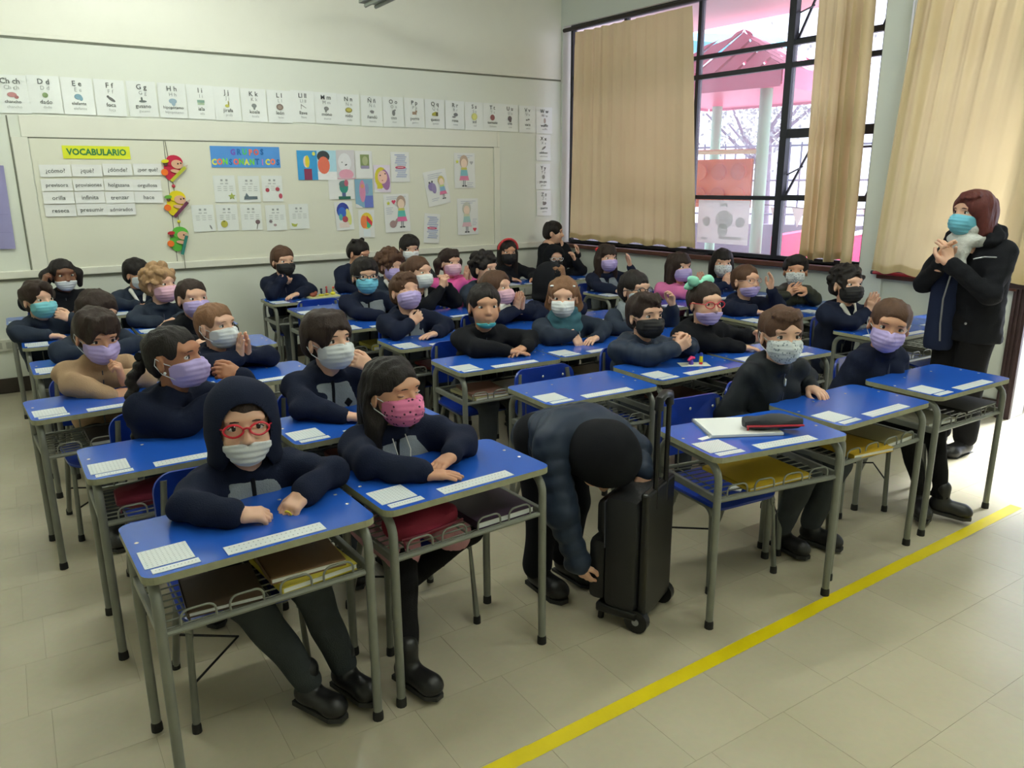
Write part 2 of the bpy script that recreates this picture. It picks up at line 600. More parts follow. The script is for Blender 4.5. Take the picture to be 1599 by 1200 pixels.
# ------------------------------------------------------------ curtains
def curtain_material():
    m = bpy.data.materials.new('curtain_cloth')
    m.use_nodes = True
    nt = m.node_tree
    b = nt.nodes['Principled BSDF']
    b.inputs['Base Color'].default_value = lin((206, 190, 150)); b.inputs['Roughness'].default_value = 0.9
    tl = nt.nodes.new('ShaderNodeBsdfTranslucent'); tl.inputs[0].default_value = lin((222, 200, 152))
    mx = nt.nodes.new('ShaderNodeMixShader'); mx.inputs[0].default_value = 0.36
    tc = nt.nodes.new('ShaderNodeTexCoord'); wv = nt.nodes.new('ShaderNodeTexNoise'); wv.inputs['Scale'].default_value = 220
    nt.links.new(tc.outputs['Object'], wv.inputs['Vector'])
    bp = nt.nodes.new('ShaderNodeBump'); bp.inputs['Strength'].default_value = 0.12; bp.inputs['Distance'].default_value = 0.003
    nt.links.new(wv.outputs['Fac'], bp.inputs['Height']); nt.links.new(bp.outputs['Normal'], b.inputs['Normal'])
    n2 = nt.nodes.new('ShaderNodeTexNoise'); n2.inputs['Scale'].default_value = 3; nt.links.new(tc.outputs['Object'], n2.inputs['Vector'])
    mc = nt.nodes.new('ShaderNodeMix'); mc.data_type = 'RGBA'; mc.inputs['A'].default_value = lin((198, 182, 142)); mc.inputs['B'].default_value = lin((214, 200, 162))
    nt.links.new(n2.outputs['Fac'], mc.inputs['Factor']); nt.links.new(mc.outputs['Result'], b.inputs['Base Color'])
    out = nt.nodes['Material Output']
    nt.links.new(b.outputs[0], mx.inputs[1]); nt.links.new(tl.outputs[0], mx.inputs[2]); nt.links.new(mx.outputs[0], out.inputs[0])
    return m


m_curt = curtain_material()


def curtain(label, top, bot, zt, zb, folds, amp, n0, seed, nz=40, nx=220, swing=0.0):
    """hanging cloth: (t0,t1) at top and bottom, pleats run down and drift"""
    rnd = random.Random(seed)
    ph = [rnd.uniform(0, 6.28) for _ in range(8)]
    V, F = [], []
    for k in range(nz + 1):
        w = k / nz
        e = w ** 0.8
        for i in range(nx + 1):
            s = i / nx
            t0 = top[0] + (bot[0] - top[0]) * e; t1 = top[1] + (bot[1] - top[1]) * e
            t = t0 + (t1 - t0) * s
            f = s * folds * 2 * math.pi
            a = amp * (0.55 + 0.45 * math.sin(w * 2.2 + ph[0] + s * 3)) * (0.75 if w < 0.06 else 1)
            d = a * (math.sin(f + 0.9 * math.sin(2.1 * s * 6.28 + ph[1]) + 0.5 * w * math.sin(ph[2] + s * 9)) + 0.45 * math.sin(0.53 * f + ph[3] + w * 1.3) + 0.2 * math.sin(2.3 * f + ph[4] + w * 2))
            d += swing * w * math.sin(s * 3.1)
            zz = zt + (zb - zt) * w + (0.012 * math.sin(f * 0.5 + ph[5]) * w)
            p = WT(t + 0.35 * a * math.cos(f), n0 - d, zz)
            V.append(p)
    for k in range(nz):
        for i in range(nx):
            a = k * (nx + 1) + i
            F.append((a, a + 1, a + nx + 2, a + nx + 1))
    o = mesh_obj('curtain', V, F, m_curt, smooth=True)
    # hem as a thicker lower band
    V2, F2 = [], []
    for i in range(nx + 1):
        for dz in (0.0, 0.055):
            w = 1 - dz / (zt - zb)
            k = nz - 1 if dz else nz
            p = Vector(V[(nz - (1 if dz else 0)) * (nx + 1) + i]); V2.append(p - TN * 0.004)
    for i in range(nx):
        F2.append((2 * i, 2 * i + 2, 2 * i + 3, 2 * i + 1))
    h = mesh_obj('hem', V2, F2, m_curt, parent=o, smooth=True)
    tag(o, label, 'curtain', 'beige curtains along the window wall')
    return o


curtain('wide beige pleated curtain drawn over the left part of the big window', (0.29, 1.79), (0.26, 1.94), 2.985, 0.965, 11, 0.026, -0.085, 3)
curtain('narrow bunched beige curtain hanging beside the white pier, right of the open window part', (2.98, 3.40), (3.01, 3.44), 3.02, 0.955, 6, 0.045, -0.10, 5, nx=140)
curtain('beige curtain hanging behind the standing woman, spreading wider at its bottom', (3.72, 4.86), (3.60, 4.62), 3.02, 0.905, 9, 0.032, -0.085, 8, swing=0.05)

m_rod = mat('curtain_rod_dark', (44, 36, 32), rough=0.5)
rod = tube_obj('curtain_rod', [WT(0.10, -0.05, 3.035), WT(3.46, -0.05, 3.035)], 0.02, m_rod, None, 8)
tag(rod, 'dark curtain rail along the top of the big window', 'rail')
rod2 = tube_obj('curtain_rod', [WT(3.66, -0.05, 3.035), WT(4.6, -0.05, 3.035)], 0.02, m_rod, None, 8)
tag(rod2, 'dark curtain rail above the right curtain behind the woman, out of frame', 'rail')
m_red = mat('red_plastic_bar', (168, 30, 42), rough=0.3)
bm = bmesh.new(); add_tube(bm, [WT(3.60, -0.07, 0.893), WT(4.02, -0.07, 0.893)], 0.013, 8)
ro = bm_obj('red_rod', bm, m_red, None, True); tag(ro, 'red rod lying on the ledge under the right curtain', 'rod')
for e in (3.595, 4.02):
    tube_obj('end_cap', [WT(e, -0.07, 0.893), WT(e + 0.015, -0.07, 0.893)], 0.0145, m_iron, ro, 8)

# dark cloth lying on the sill below the curtain
def sill_cloth(t0, t1, label):
    bm = bmesh.new()
    vs = []
    for i in range(9):
        s = i / 8
        t = t0 + (t1 - t0) * s
        h = 0.012 + 0.022 * abs(math.sin(s * 5.2)) * (1 - s * 0.5)
        vs.append([bm.verts.new(WT(t, n, z)) for n, z in ((-0.05, 0.907), (-0.02, 0.907 + h), (0.02, 0.907 + h * 0.7), (0.035, 0.907))])
    for a, b in zip(vs[:-1], vs[1:]):
        for k in range(3):
            bm.faces.new((a[k], a[k + 1], b[k + 1], b[k]))
        bm.faces.new((a[3], a[0], b[0], b[3]))
    bm.faces.new(vs[0]); bm.faces.new(list(reversed(vs[-1])))
    tag(bm_obj('dark_cloth', bm, mat('black_cloth', (28, 27, 30), rough=0.9), None, True), label, 'cloth')


sill_cloth(1.70, 2.02, 'crumpled black cloth lying on the window sill under the wide curtain')
sill_cloth(2.12, 2.26, 'small folded black cloth lying on the sill below the white window notice')

# sheet of paper stuck on the glass
m_paper = mat('white_paper', (236, 238, 236), rough=0.7, var=0.02)
sh = thing('window_notice', 'white printed notice with faint grey picture stuck inside the window glass', 'notice', WT(1.87, NF - 0.004, 1.0), TRZ)


def thin_sheet_mat(name, rgb, tr=0.45):
    if name in _mats:
        return _mats[name]
    m = mat(name, rgb, rough=0.7, var=0.02)
    nt = m.node_tree
    b = nt.nodes['Principled BSDF']; out = nt.nodes['Material Output']
    tl = nt.nodes.new('ShaderNodeBsdfTranslucent'); tl.inputs[0].default_value = lin(rgb)
    mx = nt.nodes.new('ShaderNodeMixShader'); mx.inputs[0].default_value = tr
    nt.links.new(b.outputs[0], mx.inputs[1]); nt.links.new(tl.outputs[0], mx.inputs[2]); nt.links.new(mx.outputs[0], out.inputs[0])
    return m


m_thin = thin_sheet_mat('backlit_paper', (238, 240, 238))
m_thing = thin_sheet_mat('backlit_grey_print', (232, 235, 236))
# local axes: x along the wall, z up, -y... inside face is at negative n which is local +y or -y
_in = -1.0 if (Matrix.Rotation(TRZ, 3, 'Z') @ Vector((0, 1, 0))).dot(TN) > 0 else 1.0
mesh_obj('sheet', [(0, 0, 0.01), (0.55, 0, 0.01), (0.55, 0, 0.385), (0, 0, 0.385)], [(0, 1, 2, 3)], m_thin, sh)
V, F = [], []
def disc_xz(cx, cz, rx, rz, y, n=14):
    b = len(V)
    for i in range(n):
        V.append((cx + rx * math.cos(6.2832 * i / n), y, cz + rz * math.sin(6.2832 * i / n)))
    F.append(tuple(range(b, b + n)))
disc_xz(0.29, 0.22, 0.095, 0.08, _in * 0.0008); disc_xz(0.28, 0.13, 0.055, 0.06, _in * 0.0010); disc_xz(0.10, 0.20, 0.045, 0.045, _in * 0.0008); disc_xz(0.46, 0.20, 0.05, 0.045, _in * 0.0008)
for x0, x1, z0, z1 in ((0.24, 0.32, 0.33, 0.36), (0.24, 0.48, 0.05, 0.075), (0.05, 0.12, 0.04, 0.06)):
    b = len(V); V += [(x0, _in * 0.0008, z0), (x1, _in * 0.0008, z0), (x1, _in * 0.0008, z1), (x0, _in * 0.0008, z1)]; F.append((b, b + 1, b + 2, b + 3))
mesh_obj('faint_print', V, F, m_thing, sh)

# electrical outlet low on the back wall, left
ob = thing('wall_outlet', 'small white double outlet box low on the left back wall', 'outlet', (-0.14, YB, 0.37))
box_obj('cover_plate', (0, -0.008, 0), (0.14, 0.016, 0.09), mat('outlet_plastic', (206, 206, 192), rough=0.4), ob, 0.004)
for s in (-1, 1):
    box_obj('socket', (0.033 * s, -0.017, 0), (0.04, 0.004, 0.05), mat('outlet_plastic_dark', (170, 170, 158), rough=0.4), ob)

# ------------------------------------------------------------ outside: schoolyard and play structure
m_ground = mat('yard_paving', (176, 172, 176), rough=0.9, var=0.15, scale=1.5)
yard = struct(box_obj('yard_ground', (13.3, 4.0, -0.08), (13.0, 22.0, 0.1), m_ground))
yard.name = 'ground'
m_rose = mat('playhouse_roof_rose', (220, 112, 148), rough=0.5)
m_hot = mat('play_plastic_crimson', (226, 24, 92), rough=0.35)
m_post = mat('play_post_green', (150, 190, 160), rough=0.5)
m_orange = mat('play_panel_orange', (226, 120, 56), rough=0.5)
m_rail = mat('yard_rail_dark', (40, 42, 52), rough=0.6)


def ray_at(u, v, dist):
    """a point of the yard given by bearing, kept as plain numbers by the builder"""
    d = _f + _r2 * ((u - 799.5) / 1198.0) - _u2 * ((v - 600) / 1198.0)
    h = math.hypot(d.x, d.y)
    return Vector((0, 0, 1.549)) + d * (dist / h)


pc = Vector((7.15, 6.31, 0))      # centre of the play tower
tw = thing('play_tower', 'playground tower with pink ribbed pyramid roof and pale green posts outside the window', 'playground', pc, R(12))
# ribbed pyramid roof
bm = bmesh.new()
hw, zb, za = 0.98, 2.58, 3.14
for s in range(4):
    rot = Matrix.Rotation(R(90 * s), 3, 'Z')
    n = 8
    for k in range(n):
        x0, x1 = -hw + 2 * hw * k / n, -hw + 2 * hw * (k + 1) / n
        for (xa, xb, off) in ((x0, x0 + 0.19, 0.0), (x0 + 0.19, x1, 0.03)):
            def top(x):
                f_ = 1 - abs(x) / hw
                return rot @ Vector((x, -hw * (1 - f_), zb + (za - zb) * f_ + off))
            a_, b_ = rot @ Vector((xa, -hw, zb + off)), rot @ Vector((xb, -hw, zb + off))
            vs = [bm.verts.new(p) for p in (a_, b_, top(xb), top(xa))]
            bm.faces.new(vs)
    f_ = [bm.verts.new(rot @ Vector(p)) for p in ((-hw, -hw - 0.01, zb - 0.16), (hw, -hw - 0.01, zb - 0.16), (hw, -hw - 0.01, zb + 0.03), (-hw, -hw - 0.01, zb + 0.03))]
    bm.faces.new(f_)
bm_obj('roof', bm, m_rose, tw)
box_obj('roof_liner', (0, 0, zb - 0.12), (2 * hw - 0.06, 2 * hw - 0.06, 0.03), m_hot, tw)
for sx in (-1, 1):
    for sy in (-1, 1):
        tube_obj('post', [(0.68 * sx, 0.68 * sy, 0), (0.68 * sx, 0.68 * sy, zb - 0.1)], 0.062, m_post, tw, 12)
box_obj('deck', (0, 0, 0.62), (1.36, 1.36, 0.07), m_rail, tw)
# orange game panel with round knobs, in a frame
pn = box_obj('game_panel', (-0.72, -0.24, 1.52), (0.05, 0.74, 0.50), m_orange, tw, 0.01)
for i in range(3):
    for j in range(2):
        bm = bmesh.new(); c_ = Vector((-0.745, -0.47 + 0.23 * i, 1.40 + 0.24 * j))
        add_tube(bm, [c_, c_ + Vector((-0.03, 0, 0))], 0.085, 16)
        bm_obj('game_disc', bm, mat('play_panel_orange_dark', (200, 100, 48), rough=0.5) if (i + j) % 3 else m_orange, pn)
tube_obj('guard_rail', [(-0.70, -0.68, 1.84), (-0.70, 0.68, 1.86)], 0.025, mat('play_rail_cream', (230, 214, 170), rough=0.5), tw, 8)
# crimson slide
sl = thing('slide', 'bright crimson plastic slide at the foot of the play tower', 'slide', (6.75, 4.80, 0), R(20))
bm = bmesh.new()
for s in (-1, 1):
    add_prism(bm, [(-0.6, 0.28 * s - 0.02), (0.6, 0.28 * s - 0.02), (0.6, 0.28 * s + 0.02), (-0.6, 0.28 * s + 0.02)], 0.35, 1.05)
bmesh.ops.bevel(bm, geom=[e for e in bm.edges], offset=0.015, segments=1, affect='EDGES')
bm_obj('side_wall', bm, m_hot, sl)
box_obj('chute', (0, 0, 0.45), (1.2, 0.54, 0.06), m_hot, sl, 0.01)
box_obj('white_edge', (0, -0.305, 1.05), (1.2, 0.012, 0.04), m_paper, sl)

# iron fence with bars on a low wall, bunting, tree trunks and crowns
m_bar = mat('fence_bar_grey', (120, 118, 132), rough=0.6)
fn = thing('yard_fence', 'tall grey iron bar fence behind the play tower', 'fence', (9.6, 8.4, 0), R(-62))
box_obj('low_wall', (0, 0, 0.45), (9.5, 0.15, 0.9), mat('yard_wall', (110, 106, 116), rough=0.9), fn)
for k in range(60):
    if k == 0:
        bar0 = tube_obj('fence_bar', [(0, 0, 0.9), (0, 0, 2.1)], 0.014, m_bar, fn, 6); bar0.location = (-4.7, 0, 0)
    else:
        c = dup(bar0, fn); c.location = (-4.7 + k * 0.16, 0, 0)
for z in (1.05, 1.55, 2.05):
    tube_obj('fence_rail', [(-4.7, 0, z), (4.74, 0, z)], 0.018, m_bar, fn, 6)
m_bark = mat('tree_bark', (116, 106, 120), rough=0.95, var=0.3, scale=6, bump=0.4, bscale=14)
m_leaf = mat('tree_leaf_pale', (150, 152, 150), rough=0.8, var=0.25, scale=2)
for i, (x, y, h, r_, lb) in enumerate(((8.9, 12.4, 3.3, 0.17, 'thick grey tree trunk with bare crown behind the fence, left of the pale posts'), (13.4, 11.0, 4.0, 0.14, 'further grey tree behind the pink playground roof'), (13.4, 5.6, 3.8, 0.16, 'grey tree seen beyond the right part of the window'))):
    t = thing('tree', lb, 'tree', (x, y, -0.03), i)
    rnd = random.Random(20 + i)
    bm = bmesh.new()
    add_tube(bm, [(0, 0, 0), (0.03, 0.02, h * 0.4), (-0.04, 0.05, h * 0.62)], [r_ * 1.2, r_, r_ * 0.85], 10)
    tips = []
    for k in range(9):
        a = k * 0.7 + rnd.random(); p0 = Vector((-0.04, 0.05, h * (0.42 + 0.03 * k)))
        p1 = p0 + Vector((math.cos(a) * 0.6, math.sin(a) * 0.6, 0.5)); p2 = p1 + Vector((math.cos(a + 0.4) * 0.7, math.sin(a + 0.4) * 0.7, 0.6))
        add_tube(bm, [p0, p1, p2], [r_ * 0.4, r_ * 0.25, 0.02], 6); tips += [p1, p2]
    bm_obj('trunk', bm, m_bark, t, True)
    V, F = [], []
    for p in tips:
        for k in range(70):
            c = p + Vector((rnd.gauss(0, 0.42), rnd.gauss(0, 0.42), rnd.gauss(0.15, 0.36)))
            u_ = Vector((rnd.uniform(-1, 1), rnd.uniform(-1, 1), rnd.uniform(-1, 1))).normalized() * 0.05
            w_ = u_.orthogonal().normalized() * 0.035
            b = len(V); V += [c - u_, c + w_, c + u_, c - w_]; F.append((b, b + 1, b + 2, b + 3))
    f_ = mesh_obj('foliage', V, F, m_leaf, t); f_['kind'] = 'stuff'
# turquoise shade sail
m_sail = mat('shade_sail_turquoise', (96, 190, 220), rough=0.7)
bm = bmesh.new()
P = [(8.0, 8.9, 3.55), (9.5, 7.5, 3.30), (10.8, 8.8, 3.8), (9.2, 10.2, 3.9)]
g = []
for i in range(9):
    row = []
    for j in range(9):
        a, b = i / 8, j / 8
        p = Vector(P[0]) * (1 - a) * (1 - b) + Vector(P[1]) * a * (1 - b) + Vector(P[2]) * a * b + Vector(P[3]) * (1 - a) * b
        p.z -= 0.25 * math.sin(a * 3.14) * math.sin(b * 3.14)
        row.append(bm.verts.new(p))
    g.append(row)
for i in range(8):
    for j in range(8):
        bm.faces.new((g[i][j], g[i + 1][j], g[i + 1][j + 1], g[i][j + 1]))
tag(bm_obj('shade_sail', bm, m_sail, None, True), 'turquoise shade sail stretched above the yard outside the window', 'shade')
# eave over the windows (pale concrete)
o = box_obj('eave', (0, 0, 0), (6.4, 2.3, 0.14), mat('eave_concrete', (206, 186, 178), rough=0.9))
o.location = WT(1.3, 1.36, 3.42); o.rotation_euler = (0, 0, TRZ)
o.name = 'trim_12'; struct(o)
# bunting of pale triangular pennants
bt = thing('bunting', 'string of pale triangular pennants hung by the play tower', 'bunting', (7.0, 4.95, 0), TRZ)
tube_obj('cord', [(-0.8, 0, 1.30), (0, 0, 1.25), (0.9, 0, 1.31)], 0.006, m_rail, bt, 5)
for k in range(6):
    x = -0.66 + k * 0.26
    bm = bmesh.new(); z = 1.27
    add_prism(bm, [(0, 0), (0.16, 0), (0.08, -0.2)], 0, 0.003)
    bmesh.ops.rotate(bm, cent=(0, 0, 0), matrix=Matrix.Rotation(R(90), 3, 'X'), verts=bm.verts)
    p_ = bm_obj('pennant', bm, m_paper, bt); p_.location = (x, 0, z)

# ------------------------------------------------------------ things pinned to the back wall
m_sheet = mat('laminated_card', (232, 236, 232), rough=0.22, var=0.02)
m_sheet2 = mat('drawing_paper', (232, 233, 230), rough=0.6, var=0.02)
INK = paint((96, 100, 98)); INK2 = paint((150, 154, 152)); INKB = paint((44, 46, 48)); LILACINK = paint((150, 156, 196))
UPX = (R(90), 0, 0)


def prints(parent, items, y0=-0.0016, name='drawing'):
    """flat print in the local x-z plane, later items lie above earlier ones"""
    V, F, fm, ms, idx = [], [], [], [], {}
    y = y0
    for it in items:
        col = it[-1]
        if col not in idx:
            idx[col] = len(ms); ms.append(paint(col))
        b = len(V)
        if it[0] == 'd':
            _, cx, cz, rx, rz, rot, _ = it
            n = 16
            for i in range(n):
                a = -2 * math.pi * i / n
                u, v = rx * math.cos(a), rz * math.sin(a)
                V.append((cx + u * math.cos(rot) - v * math.sin(rot), y, cz + u * math.sin(rot) + v * math.cos(rot)))
            F.append(tuple(range(b, b + n)))
        else:
            pts = it[1]
            V += [(x, y, z) for x, z in pts]
            F.append(tuple(range(b, b + len(pts))))
        fm.append(idx[col])
        y -= 0.00022
    return mesh_obj(name, V, F, parent=parent, fm=fm, ms=ms)


def rc(x0, z0, x1, z1, col):
    return ('p', [(x0, z0), (x1, z0), (x1, z1), (x0, z1)], col)


def dc(cx, cz, rx, rz, col, rot=0.0):
    return ('d', cx, cz, rx, rz, rot, col)


def heart(cx, cz, s, col):
    return [dc(cx - s * .45, cz + s * .3, s * .5, s * .5, col), dc(cx + s * .45, cz + s * .3, s * .5, s * .5, col), ('p', [(cx - s * .9, cz + s * .15), (cx, cz - s), (cx + s * .9, cz + s * .15)], col)]


def star(cx, cz, s, col):
    return [('p', [(cx + s * (1 if k % 2 == 0 else .45) * math.sin(k * math.pi / 5), cz + s * (1 if k % 2 == 0 else .45) * math.cos(k * math.pi / 5)) for k in range(10)], col)]


def sheet(name, label, cat, x, z, w, h, m=None, group=None, tilt=0.0, curl=0.006, depth=0.012, seed=0):
    """paper pinned on the wall, lower edge curling a little off it"""
    t = thing(name, label, cat, (x, YB - depth, z), 0, group)
    t.rotation_euler = (0, tilt, 0)
    rnd = random.Random(seed)
    bm = bmesh.new()
    nx, nz = 4, 4
    g = []
    cl, cr = rnd.uniform(0.2, 1) * curl, rnd.uniform(0.2, 1) * curl
    for j in range(nz + 1):
        row = []
        for i in range(nx + 1):
            u, v = i / nx, j / nz
            e = (1 - v) ** 2
            row.append(bm.verts.new(((u - .5) * w, -(cl * (1 - u) + cr * u) * e * 0.25, (v - .5) * h)))
        g.append(row)
    for j in range(nz):
        for i in range(nx):
            bm.faces.new((g[j][i], g[j][i + 1], g[j + 1][i + 1], g[j + 1][i]))
    bmesh.ops.recalc_face_normals(bm, faces=bm.faces[:])
    bm.normal_update()
    bmesh.ops.solidify(bm, geom=bm.faces[:], thickness=0.0006)
    bm_obj('sheet', bm, m or m_sheet, t)
    return t


# alphabet frieze ------------------------------------------------------------
ALPHA = [('Ch ch', 'chancho', 0.174, 2.186, 'pinkish pig', [dc(0, 0, .030, .017, 'c08888'), dc(.026, -.016, .014, .012, 'b07a7a')]),
 ('D d', 'dado', 0.382, 2.193, 'green die', [dc(0, 0, .019, .018, '7f9468')]),
 ('E e', 'elefante', 0.596, 2.192, 'blue elephant', [dc(0, 0, .026, .020, '86aabb'), dc(.018, -.012, .012, .016, '86aabb')]),
 ('F f', 'foca', 0.813, 2.191, 'grey seal', [dc(.006, -.006, .030, .011, '7a7c7a', -.6), dc(-.016, .012, .009, .009, '7a7c7a')]),
 ('G g', 'gusano', 1.039, 2.193, 'grey worm', [dc(0, -.012, .028, .008, '77807c'), dc(-.006, .004, .007, .016, '77807c')]),
 ('H h', 'hipopótamo', 1.258, 2.192, 'blue hippo', [dc(0, 0, .030, .020, '9db4c4'), dc(.004, -.02, .014, .016, '9db4c4')]),
 ('I i', 'isla', 1.471, 2.191, 'green island', [rc(-.028, -.004, .028, .016, '88a898'), rc(-.026, -.020, .026, -.006, 'b4cbaa')]),
 ('J j', 'jirafa', 1.679, 2.188, 'yellow giraffe', [dc(-.004, -.012, .018, .012, 'c8c45c'), dc(.008, .008, .006, .02, 'a09a60')]),
 ('K k', 'koala', 1.895, 2.186, 'grey koala', [dc(0, 0, .021, .017, '8a908e'), dc(0, -.02, .009, .013, '8a908e')]),
 ('L l', 'león', 2.110, 2.185, 'brown lion', [dc(0, 0, .030, .026, '8a7a70'), dc(0, 0, .018, .016, 'a49488')]),
 ('Ll ll', 'llave', 2.313, 2.194, 'thin grey key', [('p', [(-.02, -.022), (-.015, -.022), (-.012, .02), (-.018, .02)], '9a9a98'), ('p', [(-.014, .018), (.03, -.01), (.027, -.014), (-.014, .010)], '9a9a98')]),
 ('M m', 'mono', 2.522, 2.190, 'grey monkey', [dc(0, 0, .022, .017, '868886'), dc(-.006, -.016, .008, .016, '868886')]),
 ('N n', 'nido', 2.730, 2.186, 'yellow nest', [dc(0, 0, .033, .022, '9a9450'), dc(0, .003, .024, .014, 'c2b860')]),
 ('Ñ ñ', 'ñandú', 2.951, 2.183, 'small dark rhea', [dc(0, 0, .021, .011, '8c8c8c'), rc(-.01, -.02, .016, -.008, '8c8c8c')]),
 ('O o', 'oso', 3.167, 2.184, 'grey standing bear', [dc(0, -.004, .016, .026, '878987'), dc(.014, .02, .008, .008, '878987')]),
 ('P p', 'perro', 3.380, 2.185, 'tan dog', [rc(-.024, -.016, .020, .010, 'a48c78'), rc(.008, .004, .026, .022, 'a48c78')]),
 ('Q q', 'queso', 3.597, 2.184, 'yellow cheese', [('p', [(-.034, -.016), (.03, -.020), (.032, .016), (.002, .020), (-.03, .004)], 'b4b050'), rc(.008, -.018, .032, .016, '6e6a4c')]),
 ('R r', 'rosa', 3.813, 2.182, 'dark rose', [dc(.008, .008, .024, .016, '7c7e80'), dc(-.012, -.014, .02, .008, '8a8a8c')]),
 ('S s', 'sol', 4.031, 2.179, 'yellow sun', [dc(0, 0, .033, .034, 'd0d080'), dc(0, 0, .024, .025, 'dada88')]),
 ('T t', 'tomate', 4.239, 2.179, 'red tomato', [dc(0, 0, .027, .028, '9a6464')]),
 ('U u', 'uva', 4.447, 2.177, 'dark grapes', [dc(0, 0, .024, .024, '6e6466'), dc(.006, -.022, .014, .014, '6e6466')]),
 ('V v', 'vaca', 4.662, 2.173, 'small black cow', [dc(-.010, -.004, .012, .008, '8a8c88'), dc(.014, .002, .012, .008, '8a8c88')]),
 ('W w', 'waffle', 4.876, 2.170, 'pale brown waffle', [dc(.004, 0, .014, .026, 'b0a49e')]),
 ('X x', 'xilófono', 4.864, 1.898, 'grey xylophone', [dc(.004, 0, .030, .010, '8c8c8a', .6)]),
 ('Y y', 'yo-yo', 4.863, 1.604, 'small grey yo-yo', [dc(.004, 0, .018, .022, '9a9a98')]),
 ('Z z', 'zorro', 4.874, 1.330, 'grey fox', [dc(.006, 0, .026, .017, '8c8884', .3), dc(-.01, .012, .009, .012, '8c8884', .3)])]
for k, (ab, word, x, z, pic, art) in enumerate(ALPHA):
    h = 0.262
    lab = 'white alphabet card reading %s with a %s and the word %s' % (ab, pic, word)
    t = sheet('alphabet_card', lab, 'card', x, z, 0.207 if k < 23 else 0.185, h, m_sheet, 'alphabet cards on the back wall', R(((k * 37) % 7 - 3) * 0.25), 0.03, 0.004 + 0.003 * (k % 2), k)
    if k == 0:
        pass
    text_obj(ab, 0.052, INK, t, (0, -0.006, 0.088), UPX, 0.0006)
    text_obj(ab, 0.040, INK2, t, (0.004, -0.006, 0.045), (R(90), 0, 0), -0.0004)
    prints(t, [(i[0], i[1], i[2] + 0.0, *i[3:]) if i[0] == 'd' else i for i in [((a[0], a[1], a[2] - .004, *a[3:]) if a[0] == 'd' else a) for a in art]], -0.0065, 'picture')
    text_obj(word, 0.040 if len(word) < 7 else 0.031, INK, t, (0, -0.007, -0.052), UPX, 0.0002)
    text_obj(word, 0.028, INK2, t, (0.004, -0.0085, -0.088), UPX, -0.0004)

# vocabulary -----------------------------------------------------------------
t = sheet('vocabulary_sign', 'bright yellow sign reading VOCABULARIO in green capitals', 'sign', 0.670, 1.789, 0.462, 0.095, mat('yellow_card', (226, 232, 42), rough=0.6), depth=0.014, curl=0.004)
text_obj('VOCABULARIO', 0.064, paint((52, 128, 74)), t, (0, -0.003, 0), UPX, 0.0022, sx=0.92)
WORDS = [('¿cómo?', .373, 1.653), ('¿qué?', .585, 1.655), ('¿dónde?', .796, 1.662), ('¿por qué?', 1.012, 1.664), ('previsora', .369, 1.549), ('provisiones', .581, 1.549), ('holgazana', .791, 1.547), ('orgullosa', .996, 1.543),
         ('orilla', .369, 1.455), ('infinita', .579, 1.455), ('trenzar', .788, 1.452), ('hace', .996, 1.450), ('reseca', .368, 1.361), ('presumir', .580, 1.363), ('admirados', .786, 1.360)]
for k, (wd, x, z) in enumerate(WORDS):
    t = sheet('word_card', 'white word card reading %s under the yellow sign' % wd, 'card', x, z, 0.205, 0.088, m_sheet2, 'vocabulary word cards', R((k * 29 % 5 - 2) * 0.4), 0.035, 0.0145 + 0.001 * (k % 3), 60 + k)
    text_obj(wd, 0.044 if len(wd) < 9 else 0.039, INK, t, (0, -0.0052, -0.002), UPX, 0.0002)

# consonant groups sign with coloured letters -----------------------------------
t = sheet('consonant_sign', 'blue sign reading GRUPOS CONSONANTICOS in coloured letters', 'sign', 1.789, 1.768, 0.572, 0.171, mat('blue_card', (82, 150, 222), rough=0.6), depth=0.014, curl=0.004)
cols = {'v': (120, 96, 200), 'd': (40, 110, 180), 'g': (92, 206, 120), 'o': (244, 130, 96), 'r': (236, 112, 104), 'y': (232, 232, 90), 'l': (120, 214, 70), 'p': (190, 140, 220)}
for s, zz, x0, x1, cc in (('GRUPOS', 0.038, -0.105, 0.135, 'vdgord'), ('CONSONANTICOS', -0.042, -0.262, 0.265, 'yoldrlyldpyod')):
    for i, ch in enumerate(s):
        text_obj(ch, 0.064, paint(cols[cc[i]]), t, (x0 + (x1 - x0) * i / (len(s) - 1), -0.003, zz + 0.002 * ((i * 7) % 3 - 1)), UPX, 0.003, name='letter', sx=0.85)
# small consonant charts
CH = [(1.591, 1.509, 'green star drawing', star(.05, -.062, .032, 'a8b45c')), (1.793, 1.505, 'grey train drawing', [rc(-.05, -.085, .06, -.06, '66747c'), ('p', [(-.055, -.088), (-.03, -.03), (-.01, -.06)], '66747c')]),
      (1.989, 1.507, 'three red strawberries', [dc(-.045, -.012, .017, .017, 'b8505c'), dc(.042, -.004, .018, .017, 'b8505c'), dc(.065, -.062, .016, .022, 'c05868')]),
      (1.396, 1.273, 'tiny grey figure', [dc(.05, -.075, .006, .02, '8a8e90', .4)]), (1.588, 1.273, 'yellow fruit', [dc(-.03, -.052, .028, .030, 'b8b44c'), dc(-.03, -.03, .008, .006, '6a7040')]),
      (1.788, 1.270, 'brown rose on a stem', [dc(.05, -.04, .02, .019, '7c6668'), ('p', [(.046, -.056), (.052, -.056), (.042, -.1), (.036, -.1)], '6a6c60')]),
      (2.000, 1.260, 'two small grey figures', [dc(-.05, -.03, .014, .013, '8e8488'), dc(-.015, -.062, .014, .011, 'b09ca0')]), (2.205, 1.265, 'yellow bowl', [('p', [(-.075, -.055), (-.07, -.078), (-.05, -.088), (-.03, -.086), (-.018, -.06), (-.04, -.066)], 'b8c060')])]
